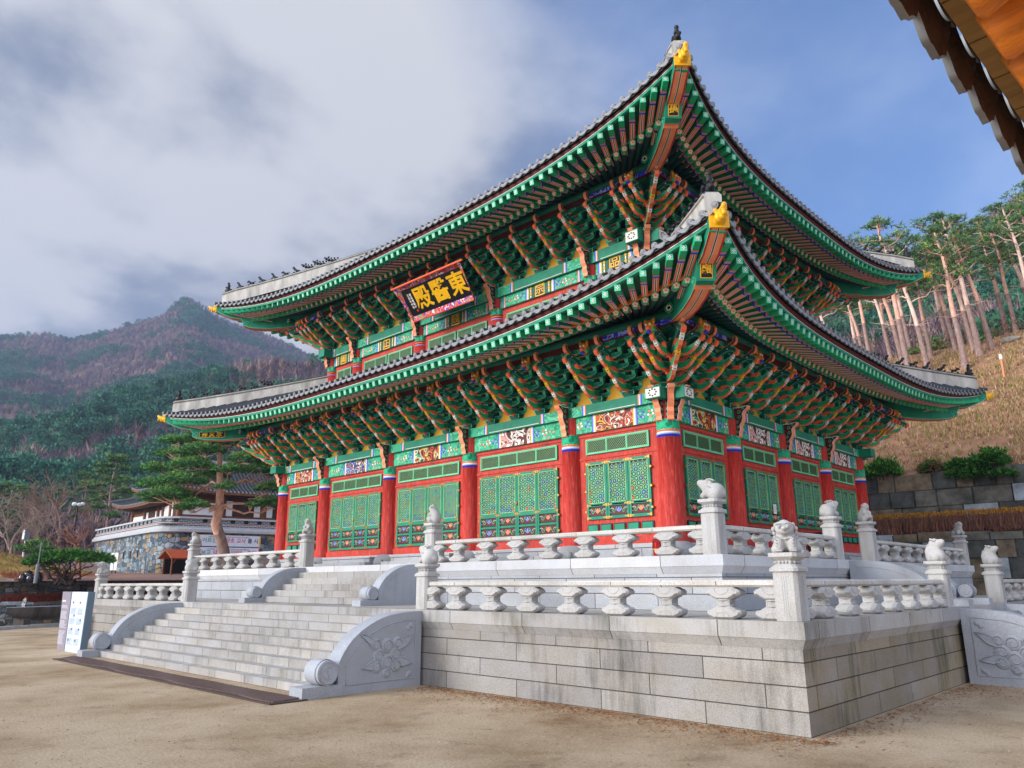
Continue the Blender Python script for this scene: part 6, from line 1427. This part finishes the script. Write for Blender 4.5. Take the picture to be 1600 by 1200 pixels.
def lodge_block(cx, cy, rz, w, d, zb, zt, ov, zr, lift, white=True):
    M_ = LM @ T3(cx, cy, 0, rz); b = MB(); b.T = M_; b.box(-w/2, w/2, -d/2, d/2, zb, zt+.05, WDB)
    nb_ = max(2, round(w/2.6)); 
    for k in range(4):
        ww, dd = (w, d) if k % 2 == 0 else (d, w); b.T = M_ @ Matrix.Rotation(k*PI/2, 4, 'Z'); nb_ = max(2, round(ww/2.5))
        for i in range(nb_+1): x = -ww/2+ww*i/nb_; b.cyl((x, -dd/2, zb), (x, -dd/2, zt+.1), .17, m=WDB, seg=10)
        b.box(-ww/2, ww/2, -dd/2-.08, -dd/2+.02, zt-.25, zt, WDD); b.box(-ww/2, ww/2, -dd/2-.06, -dd/2+.02, zb+.62, zb+.76, WDB)
        for i in range(nb_):
            x0, x1 = -ww/2+ww*i/nb_+.24, -ww/2+ww*(i+1)/nb_-.24
            b.box(x0, x1, -dd/2-.03, -dd/2+.0, zb+.05, zb+.6, PWH)
            if i % 3 == 0: b.box(x0, x1, -dd/2-.03, -dd/2, zb+.8, zt-.5, PWH)
            else:
                b.box(x0, x0+.42, -dd/2-.03, -dd/2, zb+.8, zt-.3, PWH); b.box(x1-.42, x1, -dd/2-.03, -dd/2, zb+.8, zt-.3, PWH); b.box(x0+.45, x1-.45, -dd/2-.04, -dd/2, zb+.8, zt-.3, WDD)
    b.T = I4(); b.build('timber_wall', t)
    tiled_roof(t, M_, w, d, ov, zt+.15, zr, lift, .27)
lodge_block(-44.6, 11.2, ang, 8.6, 5.0, 5.75, 7.9, 1.45, 10.4, .45)
lodge_block(-50.4, 9.3, math.atan2(d1.y, d1.x)+.06, 8.2, 3.4, 5.75, 7.55, 1.3, 9.0, .5)
lodge_block(-51.8, 9.9, math.atan2(d1.y, d1.x)+.06, 5.2, 2.2, 8.3, 8.95, 1.2, 10.1, .45)
# banners, porch, pipes, notice -------------------------------------------------
BAN = mat('banner_cloth', 'dfe4f2', .7, .04)
def banner(z0, z1, line, col2, label, frame_c):
    o = empty('banner', (-40.9, 5.9, 0), ang+.0, label=label, cat='banner', group='banners on the lodge wall'); b = MB(); b.box(1.1, 5.2, -.26, -.24, z0, z1, BAN); b.build('cloth', o)
    b = MB(); x = 1.35; zc = (z0+z1)/2
    for word, m in line: 
        text_into(b, word, .34, Matrix.Translation((x, -.265, zc)) @ Matrix.Rotation(PI/2, 4, 'X'), m, .006, align='LEFT'); x += .31*len(word)+.12
    text_into(b, '건강에 좋은 약초 체험 프로그램 안내입니다 많은 참여 바랍니다', .105, Matrix.Translation((3.1, -.265, z1-.13)) @ Matrix.Rotation(PI/2, 4, 'X'), INK, .001)
    for q in ((1.1, 1.2), (5.1, 5.2)): b.box(q[0], q[1], -.268, -.262, z0+.02, z1-.02, frame_c)
    b.build('printed_letters', o)
PINK, VIO, TGR, NAVY = mat('print_pink', 'd8447a', .6, .05), mat('print_violet', '4a3ab8', .6, .05), mat('print_teal', '2a9a84', .6, .05), mat('print_navy', '3a4468', .6, .05)
banner(4.35, 5.08, [('어르신', TGR), ('은', VIO), ('약초', PINK), ('교사', PINK), ('를', NAVY), ('시도해요', NAVY)], 0, 'upper white banner with a curved yellow border on the lodge wall behind the pine', YELLOW)
banner(3.55, 4.28, [('보고', TGR), ('약초', PINK), ('를', NAVY), ('“약먼', PINK), ('쿠키”', PINK), ('체험', TGR), ('해요', NAVY)], 0, 'lower white banner with pink and green letters on the lodge wall behind the pine', PINK)
t3 = empty('timber_porch', (-40.15, 4.75, 2.0), ang+.3, label='small timber porch with an orange tiled roof over a dark doorway of the lodge', cat='porch')
b = MB(); [b.tube([(x, y, 0), (x, y, 1.55)], .055, WDB, 6) for x in (-.0, 1.7) for y in (-1., 0)]; [b.tube([(x, -1., 1.1), (x+.3*s_, -1., 1.5)], .035, WDB, 5) for x, s_ in ((0, 1), (1.7, -1))]; b.box(-.1, 1.8, -1.06, -.94, 1.5, 1.6, WDB); b.build('frame', t3)
ORT = mat('orange_roof_tile', 'c0562c', .8, .25, 8., .4, 30.)
b = MB(); b.prism([(-1.35, 1.5), (-.5, 2.05), (.35, 1.5), (.3, 1.45), (-.5, 1.95), (-1.3, 1.45)], -.25, 1.95, lambda u, v, w: (w, u, v), WDB, ORT); b.build('roof', t3)
b = MB(); b.box(.1, 1.6, .05, .12, 0, 1.45, BLACK); b.build('doorway', t3)
b = MB(); b.tube([(0, 0, 0), (0, 0, 1.0), (-.1, 0, 1.12), (-.35, 0, 1.15)], .07, KB, 8); o = b.build('vent_pipe', label='pale bent pipe at the foot of the lodge, left of the porch', cat='pipe'); o.location = (-41.7, 4.2, 2.2)
t4 = empty('garden_notice', (-43.6, 3.0, 2.3), .3, label='white two leaf garden notice on a post in front of the stone lodge', cat='notice'); b = MB(); b.box(-.3, -.03, -.03, .0, .5, 1.6, PWH); b.box(.05, .33, -.03, 0, .5, 1.6, PWH); b.build('panels', t4); b = MB(); b.cyl((-.16, .03, 0), (-.16, .03, 1.5), .03, m=WDD); b.cyl((.18, .03, 0), (.18, .03, 1.5), .03, m=WDD); b.build('posts', t4)
# jars ---------------------------------------------------------------------------
JAR = mat('glazed_jar', '2c2430', .15, .25, 4., spec=.7)
for i, (px_, py_, d_, s) in enumerate(((35, 903, 38.2, .8), (44, 902, 38.8, 1.05), (47, 904, 38.0, .75), (55, 903, 38.6, .7), (60, 902, 38.9, .95))):
    p = P3(px_, py_, d_); b = MB(); b.lathe([(.14, 0), (.24, .12), (.30, .3), (.28, .46), (.2, .56), (.22, .6), (.22, .62)], JAR, 14); b.lathe([(.24, .62), (.2, .66), (.06, .7), (.05, .74)], JAR, 14)
    o = b.build('glazed_jar', label=['smallest shiny jar at the left of the jar group on the garden wall', 'tallest dark glazed jar in the jar group', 'squat jar in front of the tallest jar', 'reddish jar in the middle of the jar group', 'dark glazed jar at the right, beside the grey pole'][i], cat='jar', group='glazed jars on the garden wall'); o.location = (p.x, p.y, lawn_z(p.x, p.y)); s *= .8; o.scale = (s, s, s)
# trees and shrubs on the left ------------------------------------------------------
def mesh_tree(name, label, cat, tr, cr, loc, group=None, s=1., rz=0):
    o = empty(name, loc, rz, label=label, cat=cat, group=group); o.scale = (s, s, s); tr.build('trunk', o) if isinstance(tr, MB) else place(tr, 'trunk', o)
    if cr: cr.build('crown', o) if isinstance(cr, MB) else place(cr, 'crown', o)
    return o
rr = random.Random(77); base = P3(350, 868, 40); base.z = lawn_z(-39, 4)-.2
tw = [P3(352, 885, 40), P3(350, 862, 40), P3(345, 842, 40), P3(337, 818, 40), P3(343, 795, 40), P3(344, 760, 40), P3(343, 730, 40), P3(344, 700, 40), P3(348, 668, 40)]
b = MB(); b.tube([q-tw[0] for q in [tw[0]+Vector((0, 0, -1.2))]+tw], [.36, .30, .29, .28, .27, .23, .19, .15, .12, .06][:10], BARKR, 10)
b.tube([q-tw[0]+Vector((.0, -.0, 0)) for q in [tw[0]+Vector((0, 0, -1.2))]+tw[:4]], [.37, .315, .30, .285, .26], BARKG, 10); c = MB()
pads = [(262, 775, 38.5, 1.35), (238, 760, 39.5, .8), (285, 752, 38.6, 1.3), (252, 735, 40.5, 1.0), (300, 728, 39, 1.2), (275, 712, 40.5, 1.15), (318, 704, 39.2, 1.1), (305, 688, 40.8, 1.0), (350, 690, 39.5, 1.1), (340, 668, 40.5, .9), (330, 655, 41, .7), (378, 684, 40.4, 1.1), (400, 700, 40, 1.0), (425, 712, 41, 1.0), (385, 718, 38.8, 1.0), (360, 735, 38.6, .9), (410, 735, 39.6, 1.1), (436, 742, 40.8, .8), (350, 762, 38.4, .55), (305, 790, 38.2, .75), (330, 745, 41.2, 1.0), (286, 795, 39, .55), (395, 790, 39, .45), (420, 765, 39.5, .8), (232, 782, 39, .5), (270, 690, 41, .8), (430, 790, 40, .9)]
for (x, y, d_, R) in pads:
    p = P3(x, y, d_)-tw[0]; yy = y+28; j = min(range(len(tw)), key=lambda i: abs((885, 862, 842, 818, 795, 760, 730, 700, 668)[i]-y-14)); st = tw[max(4, min(8, j))]-tw[0]
    pts = limb(b, st, p-Vector((0, 0, R*.2)), .065, .022, rr, BARKR, .3, 7)
    for q in range(3): limb(b, pts[5], p+Vector((rr.uniform(-.7, .7)*R, rr.uniform(-.7, .7)*R, rr.uniform(-.1, .3))), .035, .012, rr, BARKR, .3, 4)
    tufts(c, p, R, int(215*R*R)+45, rr, NDY, .20, .024, .42); tufts(c, p+Vector((rr.uniform(-.5, .5), rr.uniform(-.5, .5), .2)), R*.6, int(110*R)+20, rr, NDY, .2, .024, .5)
mesh_tree('pine_tree', 'large spreading red-barked pine with layered crown in front of the stone lodge', 'pine tree', b, c, tw[0])
def bare_tree(seed, H, r0, m, spread=.55, depth=5, k0=3):
    b = MB(); rr = random.Random(seed)
    def grow(p, d, L_, r, dep):
        q = p+d*L_; mid = p.lerp(q, .5)+Vector((rr.gauss(0, .06), rr.gauss(0, .06), 0))*L_; b.tube([p, mid, q], [r, r*.85, r*.68], m, 6 if dep > 2 else 4)
        if dep == 0: return
        for i in range(k0 if dep > 1 else 4):
            nd = (d+Vector((rr.gauss(0, spread), rr.gauss(0, spread), rr.gauss(.08, .3)))).normalized(); grow(p.lerp(q, rr.uniform(.55, 1.)), nd, L_*rr.uniform(.6, .85), r*.58, dep-1)
    grow(Vector((0, 0, -.2)), Vector((rr.gauss(0, .05), rr.gauss(0, .05), 1)).normalized(), H*.33, r0, depth); return b
TW = mat('bare_twig', '8c7064', .9, .25, 5.); TWL = mat('pale_twig', 'a08b7c', .9, .25, 5.); TWR = mat('ruddy_twig', '9a6a54', .9, .25, 5.)
def gz(p): return max(far_z(p.x, p.y), lawn_z(p.x, p.y) if p.x > -74 and p.x < -36 else -9)
def at(px_, dep): p = P3(px_, 880, dep); return Vector((p.x, p.y, gz(p)-.1))
bt = [bare_tree(5, 8.5, .17, TW).mesh('trunk'), bare_tree(8, 7., .12, TWL, .6).mesh('trunk'), bare_tree(13, 7.5, .12, TW, .5).mesh('trunk')]
mesh_tree('bare_tree', 'dark leafless tree with a fan of fine twigs beside the street lamp', 'bare tree', bt[0], None, at(93, 62), s=1.05)
mesh_tree('bare_tree', 'twisted leafless red-brown tree in front of the left face of the stone lodge', 'bare tree', bare_tree(17, 4.6, .13, TWR, .75, 4), None, Vector((-43.2, .9, lawn_z(-43, 1))))
labs = ['pale spindly bare tree at the left edge', 'thin bare tree behind the lawn mound', 'small bare tree left of the round white lamp', 'bare tree between the dark tree and the pine', 'slender bare tree close to the lodge parapet', 'bare sapling beyond the lawn, second from the left edge', 'leaning pale bare tree behind the sign case']
for i, (x, d_, k, s) in enumerate(((6, 58, 1, 1.0), (38, 66, 2, .9), (62, 60, 1, .8), (128, 72, 2, .9), (190, 80, 1, .9), (22, 72, 2, 1.0), (48, 76, 1, 1.1))): mesh_tree('bare_tree', labs[i], 'bare tree', bt[k], None, at(x, d_), 'bare trees at the far left', s, i*1.3)
LP = [pine_meshes(71+i, 7.5, (.02, .0), .15, .35, 15, 1.9, 60, .3, .036, (BARKG, BARKG)) for i in range(3)]
labs = ['pine with a straight grey trunk rising left of the lodge roofs', 'short pine in the gap between bare trees at the left edge', 'dense dark pine behind the white lamp', 'bushy pine low behind the lodge parapet', 'dark pine at the left edge above the lawn mound', 'small pine behind the street lamp', 'pine directly left of the lower lodge roof', 'pine half hidden behind the lodge, left of the tall grey trunk', 'pine beside the hall column behind the lodge', 'second pine behind the lodge beside the hall column']
for i, (x, d_, k, s) in enumerate(((159, 70, 0, 1.25), (14, 80, 1, .95), (118, 88, 2, .95), (196, 92, 1, .9), (-12, 70, 2, .9), (75, 92, 0, .9), (176, 100, 2, 1.05), (140, 104, 1, 1.1), (424, 72, 2, .95), (455, 70, 1, 1.0))): put_tree(LP[k], 'pine_tree', at(x, d_), i, s, labs[i], group='pines behind the garden on the left')
# umbrella shrub, leaning pine, lamps
t5 = P3(100, 905, 39); t5.z = lawn_z(t5.x, t5.y)-.1; o = empty('umbrella_shrub', t5, label='umbrella shaped evergreen shrub with many dark stems above the garden wall', cat='shrub'); rr = random.Random(4); b = MB(); c = MB()
for i in range(26): a_ = rr.uniform(0, 6.3); q = rr.uniform(.3, 1.9); limb(b, (rr.uniform(-.5, .5), rr.uniform(-.3, .3), 0), (math.cos(a_)*q, math.sin(a_)*q*.8, 1.15+rr.uniform(-.1, .2)), .05, .015, rr, BARKD, .3)
for (dx, dy, dz, R) in ((-1.0, 0, 1.15, .95), (-.2, -.3, 1.3, .9), (.8, -.4, 1.3, 1.0), (1.5, .2, 1.2, .75), (.2, .5, 1.35, .9), (-1.6, .2, 1.05, .6)): cushion((dx, dy, dz), R, 620, rr, SHR, .15, .03, .45, c)
for q in (b, c): q.T = I4()
o.rotation_euler = (0, 0, YAW); b.build('stems', o); c.build('foliage', o)
tl = P3(82, 900, 41); tl.z = lawn_z(tl.x, tl.y)-.1; b = MB(); b.tube([(0, 0, 0), (-.25, 0, .5), (-.7, 0, 1.0), (-1.0, 0, 1.6), (-1.1, 0, 2.1)], [.13, .12, .1, .08, .04], BARKD, 7); c = MB()
for (dx, dz, R) in ((-1.1, 2.15, .6), (-1.7, 1.9, .6), (-.6, 1.9, .5), (-1.3, 1.7, .5), (-.2, 1.6, .35)): limb(b, (-.9, 0, 1.4), (dx, 0, dz), .04, .012, rr, BARKD); tufts(c, (dx, 0, dz), R, 90, rr, NDL, .2, .03)
mesh_tree('pine_tree', 'young leaning pine left of the umbrella shaped shrub', 'pine tree', b, c, tl, rz=YAW)
POLE = mat('grey_pole', '7d8288', .5, .1)
p = P3(56, 905, 37.6); o = empty('grey_pole', (p.x, p.y, 2.0), label='short grey pole with a thin upper rod beside the glazed jars', cat='pole'); b = MB(); b.cyl((0, 0, 0), (0, 0, .95), .09, m=POLE); b.build('base', o); b = MB(); b.cyl((0, 0, .95), (.08, 0, 2.0), .03, m=POLE); b.build('rod', o)
p = P3(122, 900, 60); z_ = gz(p); o = empty('garden_lamp', (p.x, p.y, z_), label='white garden lamp with a round head left of the street lamp', cat='lamp'); b = MB(); b.cyl((0, 0, 0), (0, 0, 2.), .07, m=PWH); b.build('pole', o); b = MB(); b.box(-.35, .35, -.2, .2, 2., 2.9, POLE); b.box(-.28, .28, -.21, -.2, 2.1, 2.8, PWH); b.build('head', o)
o.location = (*P3(31, 900, 60).xy, gz(P3(31, 900, 60))); o['label'] = 'white and grey lamp case standing behind the lawn mound, far left'
p = P3(106, 900, 64); o = empty('street_lamp', (p.x, p.y, gz(p)), label='black street lamp with pale flower shaped lamps among the left trees', cat='street lamp'); b = MB(); b.cyl((0, 0, 0), (0, 0, 4.9), .09, .06, m=BLACK); b.build('pole', o); b = MB()
for i in range(5): a_ = i*1.26; b.ball((.35*math.cos(a_), .35*math.sin(a_), 5.05+.1*(i % 2)), (.2, .2, .16), PWH, 8, 6); b.tube([(0, 0, 4.9), (.35*math.cos(a_), .35*math.sin(a_), 4.95)], .03, BLACK, 5)
b.build('lamp_cluster', o)
# ------------------------------------------------------------------ foreground eave of the neighbouring gatehouse (upper right)
FW = mat('warm_timber', 'f08c2c', .5, .4, 2.2, .3, 16., stretch=(.5, 6, 6)); FT = mat('brown_clay_tile', '5a463c', .6, .3, 8., .4, 40.); FTE = mat('tile_edge_grey', '8c9298', .6, .2, 10.); FBD = mat('fascia_board', '9a7c48', .7, .25, 3., stretch=(1, 6, 1))
EX, EY0, EZ = 8.80, -12.6, 4.13
t = empty('gatehouse_eave', (EX+2.2, -12.5, 0), label='brown tiled eave with warm timber rafters reaching in from the upper right corner', cat='roof eave')
TM_ = Matrix.Translation((-(EX+2.2), 12.5, 0)); y_a, y_b = -14.2, -8.2
b = MB(); b.T = TM_
y = y_a; PT = .33
while y < y_b:
    # fascia under each concave tile, then the hanging lip of that tile
    b.box(EX+.03, EX+.15, y+.005, y+PT-.005, EZ-.035, EZ-.005, FBD); y += PT
b.T = I4(); b.build('fascia', t)
b = MB(); b.T = TM_; y = y_a
while y < y_b:
    rows = []
    for j, (xx, zz) in enumerate(((0.0, 0.0), (.08, .0), (.8, .3), (2.6, 1.15))):
        rows.append([(EX+xx, y+PT*i/10, EZ+.03+zz+.095*(abs(2*i/10-1)**2)) for i in range(11)])
    b.grid(rows, FT); b.grid([[(p[0], p[1], p[2]+.03) for p in r] for r in rows], FT)
    lip = [(EX-.01, y+PT*i/10, EZ+.03+.095*(abs(2*i/10-1)**2)) for i in range(11)]; low_ = [(EX-.05, y+PT*i/10, EZ-.115+.10*(abs(2*i/10-1)**2.2)+.010*math.sin(i*1.9)) for i in range(11)]
    b.grid([lip, low_], FT); b.grid([[(p[0]-.03, p[1], p[2]) for p in low_], [(p[0]-.03, p[1], p[2]) for p in lip]], FT); b.grid([low_, [(p[0]-.03, p[1], p[2]) for p in low_]], FTE); b.grid([[(p[0]-.03, p[1], p[2]) for p in lip[:2]], lip[:2]], FTE)
    yc = y; pts = [(EX-.02, yc, EZ+.16), (EX+.8, yc, EZ+.5), (EX+2.6, yc, EZ+1.33)]; b.tube(pts, .07, FT, 8); b.cyl((EX-.06, yc, EZ+.155), (EX-.02, yc, EZ+.16), .078, m=FTE, seg=12)
    y += PT
b.T = I4(); b.build('tiles', t)
b = MB(); b.T = TM_; b.box(EX+.07, EX+.13, y_a, y_b, EZ-.004, EZ+.13, FT); b.add([(EX+.14, y_a, EZ-.03), (EX+2.5, y_a, EZ+.95), (EX+2.5, y_b, EZ+.95), (EX+.14, y_b, EZ-.03)], [(0, 1, 2, 3)], mat('dark_soffit_wood', '5a2c14', .7, .2)); b.T = I4(); b.build('soffit', t)
y = y_a+.05; i = 0
while y < y_b-.2:
    b = MB(); b.T = TM_; dy = .02*math.sin(i*2.1); b.tube([(EX+.13, y+.14, EZ-.15), (EX+.145, y+.14, EZ-.145), (EX+1.4, y+.15+dy, EZ+.36), (EX+2.5, y+.16, EZ+.80)], [.10, .118, .125, .13], FW, 14); b.T = I4(); b.build('rafter', t); y += .33; i += 1
b = MB(); b.T = TM_; b.cyl((EX+2.3, y_a, EZ+.5), (EX+2.3, y_b, EZ+.5), .15, m=FW, seg=14); b.T = I4(); b.build('purlin', t)
b = MB(); b.T = TM_
for yy in (y_a+.4, -11, y_b-.4): b.cyl((EX+2.3, yy, 0), (EX+2.3, yy, EZ+.4), .17, m=FW, seg=14)
b.T = I4(); b.build('column', t)
bpy.data.objects['gatehouse_eave'].rotation_euler = (0, 0, -.052); bpy.data.objects['gatehouse_eave'].location.x += .0
# ------------------------------------------------------------------ air between here and the mountain
hm = bpy.data.materials.new('thin_haze'); hm.use_nodes = True; n, l = NT(hm.node_tree); o_ = n('ShaderNodeOutputMaterial'); v_ = n('ShaderNodeVolumePrincipled'); l(v_.outputs[0], o_.inputs['Volume'])
v_.inputs['Color'].default_value = (.52, .67, 1, 1); v_.inputs['Density'].default_value = .00042; v_.inputs['Anisotropy'].default_value = .2
HAZE = True
if HAZE:
    b = MB(); b.box(-1600, 900, -700, 1600, -1, 460, hm); b.build('haze', kind='stuff')
sc.cycles.volume_step_rate = 5 if hasattr(sc.cycles, 'volume_step_rate') else 1
sc.cycles.volume_bounces = 0; sc.cycles.max_bounces = 6
